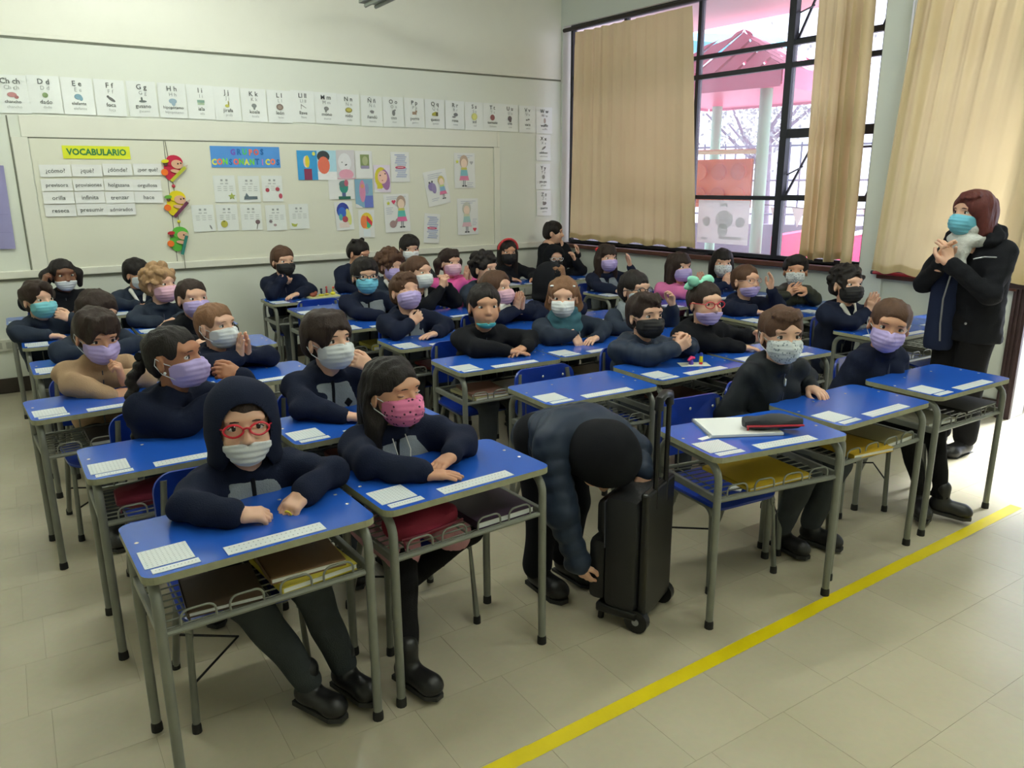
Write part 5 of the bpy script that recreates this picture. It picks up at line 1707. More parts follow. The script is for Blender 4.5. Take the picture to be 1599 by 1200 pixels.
    # glasses
    if glasses:
        gm = mat('glasses_%02x%02x%02x' % glasses, glasses, rough=0.3)
        t = .0030 if detail > 1 else .0026
        fr = None
        for e in (-1, 1):
            pts = [M @ (Vector((.0325 * e + .0225 * math.cos(a) * (1 + .10 * math.cos(2 * a)), -.0905 + .010 * (abs(.0325 * e + .0225 * math.cos(a)) / .055) ** 2, .000 + .0165 * math.sin(a))) * s) for a in [2 * math.pi * i / 18 for i in range(19)]]
            bm = bmesh.new(); add_tube(bm, pts, t * s, 6, False)
            add_tube(bm, [M @ (Vector(p) * s) for p in ((.055 * e, -.080, .004), (.072 * e, -.045, .005), (.079 * e, .010, .004), (.079 * e, .024, -.008))], .0022 * s, 6)
            if e == 1:
                add_tube(bm, [M @ (Vector(p) * s) for p in ((-.010, -.094, .004), (0, -.097, .007), (.010, -.094, .004))], t * s, 6)
            o = bm_obj('glasses' if fr is None else 'glasses_side', bm, gm, fr or parent, True)
            fr = fr or o
    # hair
    if hair:
        build_hair(parent, M, h, s, hair)
    if hood:
        g = Grid((-.16 * s, -.15 * s, -.21 * s), (.16 * s, .18 * s, .17 * s), max(h * 1.2, .005))
        g.ell((0, .020 * s, .022 * s), (.096 * s, .112 * s, .109 * s))
        g.ell((0, .034 * s, -.045 * s), (.095 * s, .100 * s, .085 * s), .04 * s)
        g.ell((0, .05 * s, -.100 * s), (.098 * s, .085 * s, .035 * s), .04 * s)
        g.noise(.0022, 45, 3)
        if hood.get('puff'):
            X, Y, Z = g.xyz(); g.F = (g.F - .004 * np.abs(np.sin((Y * .7 + Z) * math.pi / .045))).astype(np.float32)
        op = hood.get('open', 1.0)
        g.ell((0, .004 * s, .010 * s), (.083 * s, .093 * s, .098 * s), .006, 's')
        g.ell((0, -.115 * s, (-.016 + hood.get('dz', 0)) * s), (.072 * s * op, .085 * s, .092 * s * op), .012, 's')
        g.cone((0, .0, -.05 * s), (0, .02 * s, -.22 * s), .062 * s, .062 * s, .01, 's')
        g.cone((0, -.13 * s, -.06 * s), (0, -.115 * s, -.24 * s), .058 * s, .085 * s, .02, 's')
        v, q = g.mesh()
        np_obj('hood', [(xf(M, v), q, 0)], [CL[hood['m']]], parent)
    return pieces


def build_hair(parent, M, h, s, hair):
    st = hair['st']; m = hair_mat(hair['c']); th = hair.get('th', .010)
    hh = max(h, .0042)
    low = hair.get('low', -.24 if st in ('long', 'side') else -.13)
    g = Grid((-.15 * s, -.135 * s, low * s), (.15 * s, .19 * s, .17 * s), hh)
    g.ell((0, .014 * s, .034 * s), ((.0735 + th) * s, (.087 + th) * s, (.072 + th) * s))
    if st in ('short', 'curly', 'crop'):
        g.ell((0, .040 * s, -.012 * s), ((.070 + th * .6) * s, (.062 + th) * s, .062 * s), .02 * s)
    elif st in ('long', 'side'):
        g.ell((0, .045 * s, -.04 * s), (.083 * s, .062 * s, .10 * s), .03 * s)
        for e in (-1, 1):
            g.cone((.068 * s * e, .012 * s, -.01 * s), (.078 * s * e, .030 * s, (-.19 if st == 'long' else hair.get('sl', -.12)) * s), .026 * s, .030 * s, .03 * s)
        g.cone((0, .075 * s, .0), (0, (.095 if st == 'long' else .07) * s, (-.20 if st == 'long' else hair.get('sl', -.18)) * s), .05 * s, .06 * s, .04 * s)
    else:
        g.ell((0, .040 * s, -.005 * s), ((.068 + th * .5) * s, (.058 + th) * s, .060 * s), .02 * s)
    rnd = random.Random(hair.get('seed', 1))
    if st == 'curly':
        for i in range(120):
            u = rnd.uniform(-1, 1); a = rnd.uniform(0, 6.283)
            z = u; r_ = math.sqrt(1 - z * z)
            p = (r_ * math.cos(a) * (.076 + th), .014 + r_ * math.sin(a) * (.088 + th), .034 + z * (.074 + th))
            if p[2] < -.045 or (p[1] < -.045 and p[2] < .05):
                continue
            rr = rnd.uniform(.010, .018) * hair.get('curl', 1.0)
            g.ell((p[0] * s, p[1] * s, p[2] * s), (rr * s,) * 3, .008)
    # cut the face, ears and nape
    fz = hair.get('line', .058)
    g.ell((0, -.125 * s, (fz - .105) * s), (hair.get('fw', .066) * s, .092 * s, .105 * s), .014 * s, 's')
    if st in ('short', 'curly', 'crop', 'back', 'bun', 'bunches', 'braid', 'pony'):
        for e in (-1, 1):
            g.ell((.088 * s * e, -.012 * s, -.034 * s), (.036 * s, .040 * s, .048 * s), .012 * s, 's')
        g.box((0, -.01 * s, -.14 * s), (.2 * s, .2 * s, .062 * s), .01, .02, 's')
    if hair.get('earcut'):
        for e in (-1, 1):
            g.ell((.090 * s * e, -.022 * s, -.036 * s), (.040 * s, .042 * s, .056 * s), .012 * s, 's')
        g.ell((0, -.12 * s, -.12 * s), (.12 * s, .10 * s, .12 * s), .02 * s, 's')
    if hair.get('fringe'):
        f = hair['fringe']
        for i in range(9):
            t = -1 + 2 * i / 8
            x = .058 * t
            g.cone((x * .75 * s, (-.064 + .03 * t * t) * s, .085 * s), ((x + f.get('sw', 0)) * s, (-.083 + .038 * t * t) * s, (f['z'] + .012 * rnd.random() + .010 * t * t) * s), .017 * s, .008 * s, .010 * s)
    if st == 'bunches':
        for e in (-1, 1):
            g.cone((.070 * s * e, .03 * s, .035 * s), (.098 * s * e, .035 * s, -.0 * s), .026 * s, .034 * s, .012)
            g.cone((.098 * s * e, .035 * s, .0), (.105 * s * e, .03 * s, -.075 * s), .034 * s, .018 * s, .02)
    if st == 'pony':
        g.cone((0, .09 * s, .05 * s), (0, .135 * s, .03 * s), .022 * s, .030 * s, .012)
        g.cone((0, .135 * s, .03 * s), (hair.get('px', 0) * s, .14 * s, -.10 * s), .032 * s, .018 * s, .02)
    if st == 'bun':
        g.ell((0, .085 * s, .075 * s), (.038 * s, .034 * s, .032 * s), .012)
    if st == 'knots':
        for e in (-1, 1):
            g.ell((.056 * s * e, .03 * s, .100 * s), (.022 * s, .022 * s, .020 * s), .010)
    g.noise(.0034 * hair.get('mess', 1.0), 70, hair.get('seed', 1), 6, .5)
    g.noise(.0020, 190, hair.get('seed', 1) + 5, 6, .2)
    v, q = g.mesh()
    np_obj('hair', [(xf(M, v), q, 0)], [m], parent)


# ------------------------------------------------------------ hands: wrist at origin, fingers along +x, palm faces -z, thumb on +y (mirrored by side)
def build_hand(M, L, side, curl=0.3, h=.003, spread=1.0, thumb=0.5, fingers=None):
    """L: hand length; side +1 = thumb towards +y"""
    k = L / .125
    g = Grid((-.03 * k, -.06 * k, -.075 * k), (.135 * k, .075 * k, .04 * k), h)
    g.cone((-.02 * k, 0, 0), (.012 * k, 0, 0), .0185 * k, .0185 * k)
    g.box((.036 * k, 0, 0), (.030 * k, .0265 * k, .0115 * k), .011 * k, .012 * k)
    lens = (.052, .058, .053, .041)
    cr = fingers or (curl,) * 4
    for i in range(4):
        y = (.0205 - .0137 * i) * k * side
        sp = (.10 - .07 * i) * spread * side
        p = np.array((.060 * k - .004 * k * abs(i - 1.2), y, .001 * k))
        ang = cr[i] * .75
        r0 = .0074 * k
        seg = (.42, .32, .26)
        for j in range(3):
            d = np.array((math.cos(ang) * math.cos(sp), math.sin(sp) * math.cos(ang), -math.sin(ang)))
            q_ = p + d * lens[i] * k * seg[j]
            g.cone(p, q_, r0, r0 * .93, .0035 * k if j == 0 else .001 * k)
            p = q_; r0 *= .92
            ang += cr[i] * (1.15 if j == 0 else .9)
    a = np.array((.010 * k, .018 * k * side, -.003 * k)); b = a + np.array((.024, .022 * side * (1.1 - .5 * thumb), -.006 - .012 * thumb)) * k
    c = b + np.array((.021, .007 * side * (1 - thumb * 1.2), -.004 - .008 * thumb)) * k
    d = c + np.array((.018, -.002 * side - .008 * side * thumb, -.003)) * k
    g.cone(a, b, .0125 * k, .0100 * k, .008 * k); g.cone(b, c, .0095 * k, .0083 * k, .002); g.cone(c, d, .0083 * k, .0068 * k, .001)
    v, q = g.mesh()
    return xf(M, v), q


def ik(S_, W_, l1, l2, pole):
    """elbow position"""
    d = W_ - S_
    D = d.length
    if D > (l1 + l2) * .995:
        f = D / ((l1 + l2) * .995); l1 *= f; l2 *= f
    if D < abs(l1 - l2) + .01:
        D = abs(l1 - l2) + .01
    u = d.normalized()
    a = (l1 * l1 - l2 * l2 + D * D) / (2 * D)
    hgt = math.sqrt(max(0, l1 * l1 - a * a))
    p = pole - u * pole.dot(u)
    if p.length < 1e-4:
        p = Vector((0, 0, -1)) - u * u.z * -1
    return S_ + u * a + p.normalized() * hgt


def hand_matrix(W_, d, n):
    """d finger direction, n palm normal; local x=d, -z=n"""
    x = d.normalized()
    z = (-n + x * n.dot(x)).normalized()
    y = z.cross(x)
    return basis(x, y, z, W_)


def shoe(parent, ank, fwd, L=.19, m=None, up=0.0):
    """shoe with heel under the ankle; fwd is the toe direction (3D)"""
    x = fwd.normalized()
    z = Vector((0, 0, 1)); z = (z - x * z.dot(x)).normalized(); y = z.cross(x)
    M = basis(x, y, z, ank)
    k = L / .19
    g = Grid((-.06 * k, -.055 * k, -.10 * k), (.16 * k, .055 * k, .075 * k), .006)
    g.cone((.0, 0, .04 * k), (.004 * k, 0, -.035 * k), .037 * k, .034 * k)
    g.cone((-.012 * k, 0, -.045 * k), (.10 * k, 0, -.052 * k), .034 * k, .036 * k, .02)
    g.ell((.105 * k, 0, -.055 * k), (.042 * k, .038 * k, .028 * k), .015)
    X, Y, Z = g.xyz(); g.F = np.maximum(g.F, (-.078 * k) - Z).astype(np.float32)
    v, q = g.mesh()
    o = np_obj('shoe', [(xf(M, v), q, 0)], [m or m_shoe], parent)
    bm = bmesh.new()
    pts = [(-.045 * k, -.026 * k), (.02 * k, -.030 * k), (.11 * k, -.037 * k), (.145 * k, -.015 * k), (.145 * k, .015 * k), (.11 * k, .037 * k), (.02 * k, .030 * k), (-.045 * k, .026 * k)]
    add_prism(bm, pts, -.09 * k, -.074 * k)
    bmesh.ops.transform(bm, matrix=M, verts=bm.verts)
    bm_obj('sole', bm, m_sole, o)
    return o

# ------------------------------------------------------------ seated children
V3 = Vector
SCALE_NOTE = None
# hands: frame 'd' = relative to the desk top in front of the child, 'h' = relative to the head centre, axes turn with the body
FOLD = (('d', (-.045, -.165, .030), (.93, -.30, -.10), (0, 0, -1), .15), ('d', (.055, -.175, .042), (-.93, -.25, -.16), (0, 0, -1), .2))
FLATR = ('d', (-.13, -.19, .024), (.35, -.93, -.05), (0, 0, -1), .15)
FLATL = ('d', (.13, -.19, .024), (-.35, -.93, -.05), (0, 0, -1), .15)
RESTL = ('d', (.09, -.15, .03), (-.9, -.4, -.1), (0, 0, -1), .3)
RESTR = ('d', (-.09, -.15, .03), (.9, -.4, -.1), (0, 0, -1), .3)


def PRAY(x=0.0, y=-.15, z=-.135, up=.95):
    return (('h', (x - .022, y, z - .03), (.06, -.22, up), (1, 0.1, 0), .04), ('h', (x + .022, y, z - .03), (-.06, -.22, up), (-1, 0.1, 0), .04))


def TOFACE(side, x, y, z, d=(0, .35, .8), n=None, curl=.7):
    """hand raised to the face"""
    return ('h', (x, y, z), d, n or (-side * .8, .6, 0), curl)


def child(key, head, app, pitch, cloth, hair, mask, label, tone='l', arms=FOLD, rz=None, roll=0.0, s=1.07, mask_top=None, eyes='open', glasses=None, hood=None, vest=False, legs=None, zipm=True, collar=True, extra=None, mouth=False, trou='trou', puff=None, dy=.262, gaze=(0, 0), skirt=None, scarf=None, crest=False, bulk=1.0, pull=None):
    X, Y, a = DESK[key]
    hx, hy, hz = head
    psi = -math.degrees(math.atan2(hx, hy)) + app          # gaze direction in the room
    body = (a + 0.22 * psi) if rz is None else rz
    rt = Matrix.Rotation(R(a), 3, 'Z') @ V3((0, dy, 0))
    root_x = hx * .75 + (X + rt.x) * .25
    root = thing('person', label, 'person', (root_x, Y + rt.y, 0), R(body), 'seated schoolchildren')
    iR = Matrix.Rotation(-R(body), 3, 'Z')
    H = iR @ (V3(head) - root.location)
    dist = math.hypot(hx, hy)
    lod = 0 if dist < 2.75 else (1 if dist < 4.1 else 2)
    h = (.0042, .0054, .0068)[lod]
    hj = (.0085, .0105, .013)[lod]
    Rh = Matrix.Rotation(R(psi - body), 3, 'Z') @ Matrix.Rotation(R(-pitch), 3, 'X') @ Matrix.Rotation(R(roll), 3, 'Y')
    Mh = Matrix.Translation(H) @ Rh.to_4x4()
    skm = skin(tone)
    pieces = build_head(root, Mh, h, tone, s, mask, mask_top, eyes, glasses, hair, hood, detail=2 - lod, mouth=mouth, ears=not hood, gaze=gaze)
    N = H + Rh @ V3((0, .030, -.040)) * s + V3((0, .004, -.093 * s))
    Sc = V3((N.x * .9, N.y + .014, N.z - .006))
    sw = .128 * bulk
    Sl, Sr = Sc + V3((sw, 0.0, -.026)), Sc + V3((-sw, 0.0, -.026))
    hip = V3((Sc.x * .15, .03, .44))
    # jacket
    lo = V3((min(Sr.x, hip.x) - .24, -.46, .34)); hi = V3((max(Sl.x, hip.x) + .24, .22, max(H.z + .02, Sc.z + .12)))
    g = Grid(lo, hi, hj)

    def torso(g):
        for e in (-1, 1):
            g.cone(hip + V3((.050 * e, 0, -.02)), Sc + V3((.058 * e, .005, -.10)), .088 * bulk, .086 * bulk, .03, puff=(.006, .055) if puff else None)
        g.cone(Sr + V3((.02, 0, 0)), Sl - V3((.02, 0, 0)), .056, .056, .04)
        g.cone(Sc, N + V3((0, 0, .012)), .066, .056, .04)
    torso(g)
    if collar:
        for i in range(10):
            an = 2 * math.pi * i / 10
            p = N + V3((.052 * math.cos(an), .050 * math.sin(an) - .002, .012 + .012 * math.sin(an)))
            an2 = 2 * math.pi * (i + 1) / 10
            p2 = N + V3((.052 * math.cos(an2), .050 * math.sin(an2) - .002, .012 + .012 * math.sin(an2)))
            g.cone(p, p2, .020, .020, .012)
        if not hood and cloth not in ('pink', 'pinkb', 'beige'):
            g.ell(N + V3((0, .075, -.005)), (.085, .040, .050), .03)      # hood lying on the back
    wr = []
    UL, FL = .190, .175
    desk_loc = lambda p: iR @ (V3((X, Y, HD)) + Matrix.Rotation(R(a), 3, 'Z') @ V3((p[0], p[1] + .182, p[2])) - root.location) + V3((hx * 0, 0, 0))
    for side, spec, Sx in ((-1, arms[0], Sr), (1, arms[1], Sl)):
        fr, p, d, n, curl = spec[:5]
        if fr == 'd':
            Wp = desk_loc((p[0] + (iR.inverted() @ V3((Sc.x, 0, 0))).x + root.location.x - X, p[1], p[2]))
        else:
            Wp = H + V3(p)
        d = V3(d).normalized()
        low = Wp.z < HD - .06
        pole = V3((side * 1.0, .25, -.75)) if fr == 'd' else (V3((side * .7, 1.0, .1)) if low else V3((side * .75, .1, -1.0)))
        E = ik(Sx, Wp, UL, FL, pole)
        if fr == 'd':
            E.z = max(E.z, HD + .048)
        elif E.z < HD + .05 and E.y < -.06 and not low:
            E.z = HD + .05
        wr.append((side, Wp, d, V3(n), curl, E, Sx, spec[5] if len(spec) > 5 else None))
        pf = (.007, .05) if puff else None
        g.cone(Sx, E, .058 * bulk, .050 * bulk, .025, puff=pf)
        g.cone(E, Wp - (Wp - E).normalized() * .012, .050 * bulk, .038 * bulk, .015, puff=pf)
        cf = Wp - (Wp - E).normalized() * .014
        g.cone(cf - (Wp - E).normalized() * .02, cf, .0345, .0335, .006)
    g.noise(.0055, 30, sum(map(ord, key)), 6)
    g.noise(.0046, 58, sum(map(ord, key)) + 9, 6)
    g.cone(N + V3((0, .004, .010)), N + V3((0, -.006, .12)), .038, .046, .008, 's')
    v, q = g.mesh()
    jk = np_obj('jacket', [(v, q, 0)], [CL[cloth]], root)

    # grey chest panel of the school fleece, zip and crest, cut from the same torso shape
    def patch(name, m, off, cut, parent=None):
        g2 = Grid((Sc.x - .16, Sc.y - .20, .44), (Sc.x + .16, Sc.y + .07, Sc.z + .06), min(hj, .0085) if off < .007 else .0055)
        torso(g2)
        g2.noise(.0055, 30, sum(map(ord, key)), 6)
        Xg, Yg, Zg = g2.xyz()
        F = g2.F - off
        F = np.maximum(F, cut(Xg - Sc.x, Yg, Zg))
        g2.F = F.astype(np.float32)
        v, q = g2.mesh()
        if len(v):
            return np_obj(name, [(v, q, 0)], [m], parent or root)
    if vest:
        def cut(x, y, z):
            wz = (.105 - .35 * np.maximum(0, z - (Sc.z - .12))) if vest != 'yoke' else .148 + 0 * z
            return np.maximum(np.maximum(np.abs(x) - wz, z - (Sc.z - .012) + 0 * x), y - (Sc.y - .015) + 0 * x)
        pan = patch('chest_panel', CL['grey'], .0045, cut)
        patch('zip', CL['black'], .0075, lambda x, y, z: np.maximum(np.maximum(np.abs(x) - .007, z - (Sc.z - .0)), y - (Sc.y - .02) + 0 * z), pan)
        if crest:
            zc = Sc.z - .105

            def cc(x, y, z):
                dm = np.abs(x - .058) * 1.0 + np.abs(z - zc) * .9 - .020
                st = np.maximum(np.abs(x - .058) - .004, np.abs(z - zc + .032) - .018)
                bs = np.maximum(np.abs(x - .058) - .020, np.abs(z - zc + .048) - .005)
                return np.maximum(np.minimum(np.minimum(dm, st), bs), y - (Sc.y - .02))
            patch('crest', CL['black'], .0078, cc, pan)
    elif zipm:
        patch('zip', mat('zip_dark', (70, 72, 84), rough=0.4), .0035, lambda x, y, z: np.maximum(np.maximum(np.abs(x) - .005, z - (Sc.z - .01)), y - (Sc.y - .02) + 0 * z), jk)
    if pull:
        patch('zip_pull', m_rivet, .008, lambda x, y, z: np.maximum(np.maximum(np.abs(x - .003) - .005, np.abs(z - (Sc.z - .05)) - .018), y - (Sc.y - .02) + 0 * z), jk)

    # hands and the hidden rest of the body, one skin mesh with the head
    HL = .122 * s
    for side, Wp, d, n, curl, E, Sx, fing in wr:
        Mw = hand_matrix(Wp, d, n)
        # thumb side: for the right hand (side -1) palm down, fingers forward, thumb points to the left (+x)
        ts = 1 if (Mw.to_3x3() @ V3((0, 1, 0))).dot(V3((-side, 0, 0))) > 0 else -1
        if abs(n.z) < .5:      # raised hands keep the thumb towards the face
            ts = 1 if (Mw.to_3x3() @ V3((0, 1, 0))).dot(V3((0, 1, .2))) > 0 else -1
        hv, hq = build_hand(Mw, HL, ts, curl, (.0026, .0032, .0042)[lod], fingers=fing)
        pieces.append((hv, hq, 0))
    gb = Grid(lo - V3((0, .05, .34)), V3((hi.x, hi.y, N.z + .03)), .017)
    for e in (-1, 1):
        gb.cone(hip + V3((.04 * e, 0, 0)), Sc + V3((.04 * e, .005, -.09)), .066, .066, .03)
    gb.cone(Sr + V3((.03, 0, 0)), Sl - V3((.03, 0, 0)), .038, .038, .03)
    gb.cone(Sc, N, .042, .040, .02)
    for side, Wp, d, n, curl, E, Sx, fing in wr:
        gb.cone(Sx, E, .034, .028, .01); gb.cone(E, Wp, .028, .019, .01)
    # legs
    lg = legs or {}
    L = []
    for e in (-1, 1):
        kn = V3(lg.get(('kr', 'kl')[e > 0], (hip.x + .085 * e, -.30, .425)))
        an = V3(lg.get(('ar', 'al')[e > 0], (hip.x + .085 * e, -.285, .095)))
        fw = V3(lg.get(('fr', 'fl')[e > 0], (.12 * e, -1, 0)))
        L.append((e, kn, an, fw))
        hp = hip + V3((.068 * e, 0, -.005))
        gb.cone(hp, kn, .050, .036, .02); gb.cone(kn, an, .034, .022, .01)
    v, q = gb.mesh()
    pieces.append((v, q, 0))
    np_obj('body', pieces, [skm], root)
    lo2 = V3((min(x[1].x for x in L) - .2, min(min(x[1].y, x[2].y) for x in L) - .12, .05)); hi2 = V3((max(max(x[1].x, x[2].x) for x in L) + .2, max(.2, max(x[2].y for x in L) + .1), .58))
    lo2.x = min(lo2.x, min(x[2].x for x in L) - .1)
    gt = Grid(lo2, hi2, (.0105, .014, .02)[lod])
    lw = .8 if trou == 'legg' else 1.0
    gt.cone(hip + V3((-.05, 0, -.01)), hip + V3((.05, 0, -.01)), .085, .085, .02)
    for e, kn, an, fw in L:
        hp = hip + V3((.066 * e, 0, -.005))
        gt.cone(hp, kn, .074 * (.5 + .5 * lw), .056 * lw, .03); gt.cone(kn, an, .056 * lw, .043 * lw, .02)
    gt.noise(.003, 34, 5, 5)
    v, q = gt.mesh()
    np_obj('leggings' if trou == 'legg' else 'trousers', [(v, q, 0)], [CL[trou]], root)
    for e, kn, an, fw in L:
        shoe(root, an, fw, .185)
    if skirt:
        gs = Grid((hip.x - .26, -.34, .34), (hip.x + .26, .2, .60), .010)
        for e in (-1, 1):
            gs.cone(hip + V3((.075 * e, .02, -.015)), hip + V3((.10 * e, -.23, -.045)), .088, .070, .05)
        gs.noise(.006, 40, 3, 5)
        v, q = gs.mesh()
        np_obj('skirt', [(v, q, 0)], [CL[skirt]], root)
    if scarf:
        gs = Grid(N - V3((.15, .16, .12)), N + V3((.15, .16, .12)), h * 1.3)
        for ring, (rr, zz, tr) in enumerate(((.078, -.018, .034), (.070, .026, .032), (.066, .058, .022))):
            for i in range(12):
                a0, a1 = 2 * math.pi * i / 12, 2 * math.pi * (i + 1) / 12
                gs.cone(N + V3((rr * math.cos(a0), rr * math.sin(a0) - .012, zz + .014 * math.sin(a0 + ring))), N + V3((rr * math.cos(a1), rr * math.sin(a1) - .012, zz + .014 * math.sin(a1 + ring))), tr, tr, .012)
        gs.noise(.004, 60, 4, 6)
        gs.cone(N + V3((0, 0, -.12)), N + V3((0, -.01, .14)), .040, .05, .01, 's')
        v, q = gs.mesh()
        np_obj('scarf', [(v, q, 0)], [CL[scarf]], root)
    root['_n'] = 0
    del root['_n']
    if extra:
        extra(root, Mh, N, Sc, wr)
    return root


def hr(c, st, **k):
    d = dict(c=c, st=st); d.update(k)
    return d

FR = lambda z=.055, **k: dict(z=z, **k)
LAPR = ('h', (-.10, -.06, -.385), (.3, -.9, -.3), (0, 0, -1), .4)
LAPL = ('h', (.10, -.06, -.385), (-.3, -.9, -.3), (0, 0, -1), .4)


# small extras worn by one child or another
def ex_ring(root, Mh, N, Sc, wr):
    side, Wp, d, n, curl, E, Sx, f = wr[1]
    M = hand_matrix(Wp, d, n)
    bm = bmesh.new(); add_tube(bm, [M @ V3((.078, .003 + .0100 * math.cos(t), -.006 + .0100 * math.sin(t))) for t in [2 * math.pi * i / 12 for i in range(13)]], .0028, 6, False)
    bm_obj('finger_ring', bm, mat('ring_yellow', (222, 206, 40), rough=0.4), root, True)


def ball(name, loc, r, m, parent, M=None):
    bm = bmesh.new(); bmesh.ops.create_uvsphere(bm, u_segments=10, v_segments=7, radius=1.0)
    rr = r if isinstance(r, tuple) else (r, r, r)
    for v in bm.verts:
        p = V3((loc[0] + v.co.x * rr[0], loc[1] + v.co.y * rr[1], loc[2] + v.co.z * rr[2]))
        v.co = M @ p if M else p
    return bm_obj(name, bm, m, parent, True)


def ex_braid(root, Mh, N, Sc, wr):
    g = Grid(Mh @ V3((-.05, .12, -.02)) - V3((.16, .14, .40)), Mh @ V3((-.05, .12, -.02)) + V3((.14, .14, .12)), .005)
    p0 = Mh @ V3((-.01, .115, .0)); pts = [p0, p0 + V3((-.045, .005, -.05)), p0 + V3((-.070, -.01, -.12)), p0 + V3((-.080, -.02, -.20)), p0 + V3((-.075, -.02, -.27)), p0 + V3((-.07, -.02, -.33))]
    for i in range(5):
        for k in range(3):
            a = pts[i].lerp(pts[i + 1], k / 3); b = pts[i].lerp(pts[i + 1], (k + 1) / 3)
            o = V3((.010 * (-1) ** k, .004, 0))
            r_ = .019 - .002 * i
            g.cone(a + o, b - o, r_, r_ * .9, .004)
    v, q = g.mesh(); np_obj('braid', [(v, q, 0)], [hair_mat('blk')], root)
    ball('earring', (-.078, .002, -.042), .0055, m_paper, root, Mh)
    tube_obj('hair_tie', [Mh @ V3((-.028, .125, .02)), Mh @ V3((.01, .14, .0))], .016, CL['black'], root, 8)


def ex_bow(root, Mh, N, Sc, wr):
    m = mat('bow_mint', (150, 224, 198), rough=0.6, bump=0.1)
    g = Grid(Mh @ V3((-.02, .03, .12)) - V3((.16, .14, .12)), Mh @ V3((-.02, .03, .12)) + V3((.16, .14, .12)), .004)
    c = Mh @ V3((-.025, .015, .108))
    R3 = Mh.to_3x3()
    for e in (-1, 1):
        g.ell(c + R3 @ V3((.045 * e, .0, .012)), (.040, .022, .030), .006, 'u', R3 @ Matrix.Rotation(R(-20 * e), 3, 'Y'))
        g.ell(c + R3 @ V3((.055 * e, .02, -.012)), (.036, .016, .022), .006, 'u', R3 @ Matrix.Rotation(R(25 * e), 3, 'Y'))
    g.ell(c, (.016, .016, .016), .004)
    g.noise(.003, 90, 2, 5)
    v, q = g.mesh(); np_obj('hair_bow', [(v, q, 0)], [m], root)


def ex_ribbon(root, Mh, N, Sc, wr):
    ball('hair_ribbon', (-.055, .05, .075), (.03, .016, .02), mat('ribbon_red', (190, 30, 44), rough=0.6), root, Mh)


def ex_band(root, Mh, N, Sc, wr):
    pts = [Mh @ (V3((.088 * math.cos(t), -.012 - .02 * math.sin(t), .028 + .088 * math.sin(t))) * 1.07) for t in [math.pi * i / 14 for i in range(15)]]
    tube_obj('headband', pts, .011, mat('headband_red', (206, 62, 66), rough=0.6, var=0.4, scale=90), root, 8)


def ex_clips(root, Mh, N, Sc, wr):
    for x in (-.062, .058):
        ball('hair_clip', (x, -.045, .072), (.014, .008, .006), m_paper, root, Mh)


def ex_lanyard(root, Mh, N, Sc, wr):
    m = mat('cord_grey', (150, 160, 170), rough=0.8)
    for e in (-1, 1):
        tube_obj('drawcord', [N + V3((.045 * e, -.085, .0)), N + V3((.05 * e, -.115, -.06)), N + V3((.048 * e, -.118, -.15))], .0028, m, root, 5)
    ex_clips(root, Mh, N, Sc, wr)


def ex_cords(root, Mh, N, Sc, wr):
    for e in (-1, 1):
        tube_obj('drawcord', [N + V3((.025 * e, -.068, .0)), N + V3((.026 * e, -.098, -.045)), N + V3((.020 * e, -.104, -.085))], .0018, CL['white'], root, 5)


def ex_fur(root, Mh, N, Sc, wr):
    g = Grid(N - V3((.16, .16, .10)), N + V3((.16, .16, .10)), .006)
    for i in range(12):
        a0, a1 = 2 * math.pi * i / 12, 2 * math.pi * (i + 1) / 12
        g.cone(N + V3((.078 * math.cos(a0), .075 * math.sin(a0) - .01, .022)), N + V3((.078 * math.cos(a1), .075 * math.sin(a1) - .01, .022)), .032, .032, .01)
    g.noise(.006, 110, 4, 7)
    v, q = g.mesh(); np_obj('fur_collar', [(v, q, 0)], [CL['white']], root)


def ex_shirt(root, Mh, N, Sc, wr):
    g = Grid(N - V3((.10, .13, .12)), N + V3((.10, .05, .06)), .0055)
    for e in (-1, 1):
        g.cone(N + V3((.05 * e, -.045, .025)), N + V3((.022 * e, -.098, -.055)), .016, .010, .004)
    v, q = g.mesh(); np_obj('shirt_collar', [(v, q, 0)], [CL['white']], root)


def ex_watch(root, Mh, N, Sc, wr):
    side, Wp, d, n, curl, E, Sx, f = wr[1]
    u = (Wp - E).normalized()
    p = Wp - u * .002
    bm = bmesh.new(); add_tube(bm, [p - u * .012, p + u * .012], .025, 14)
    w = bm_obj('wristband', bm, mat('watch_strap_grey', (96, 102, 98), rough=0.6), root, True)
    ball('watch_face', p + V3((0, -.004, .024)), (.013, .013, .004), mat('watch_face_pale', (200, 204, 200), rough=0.3), w)


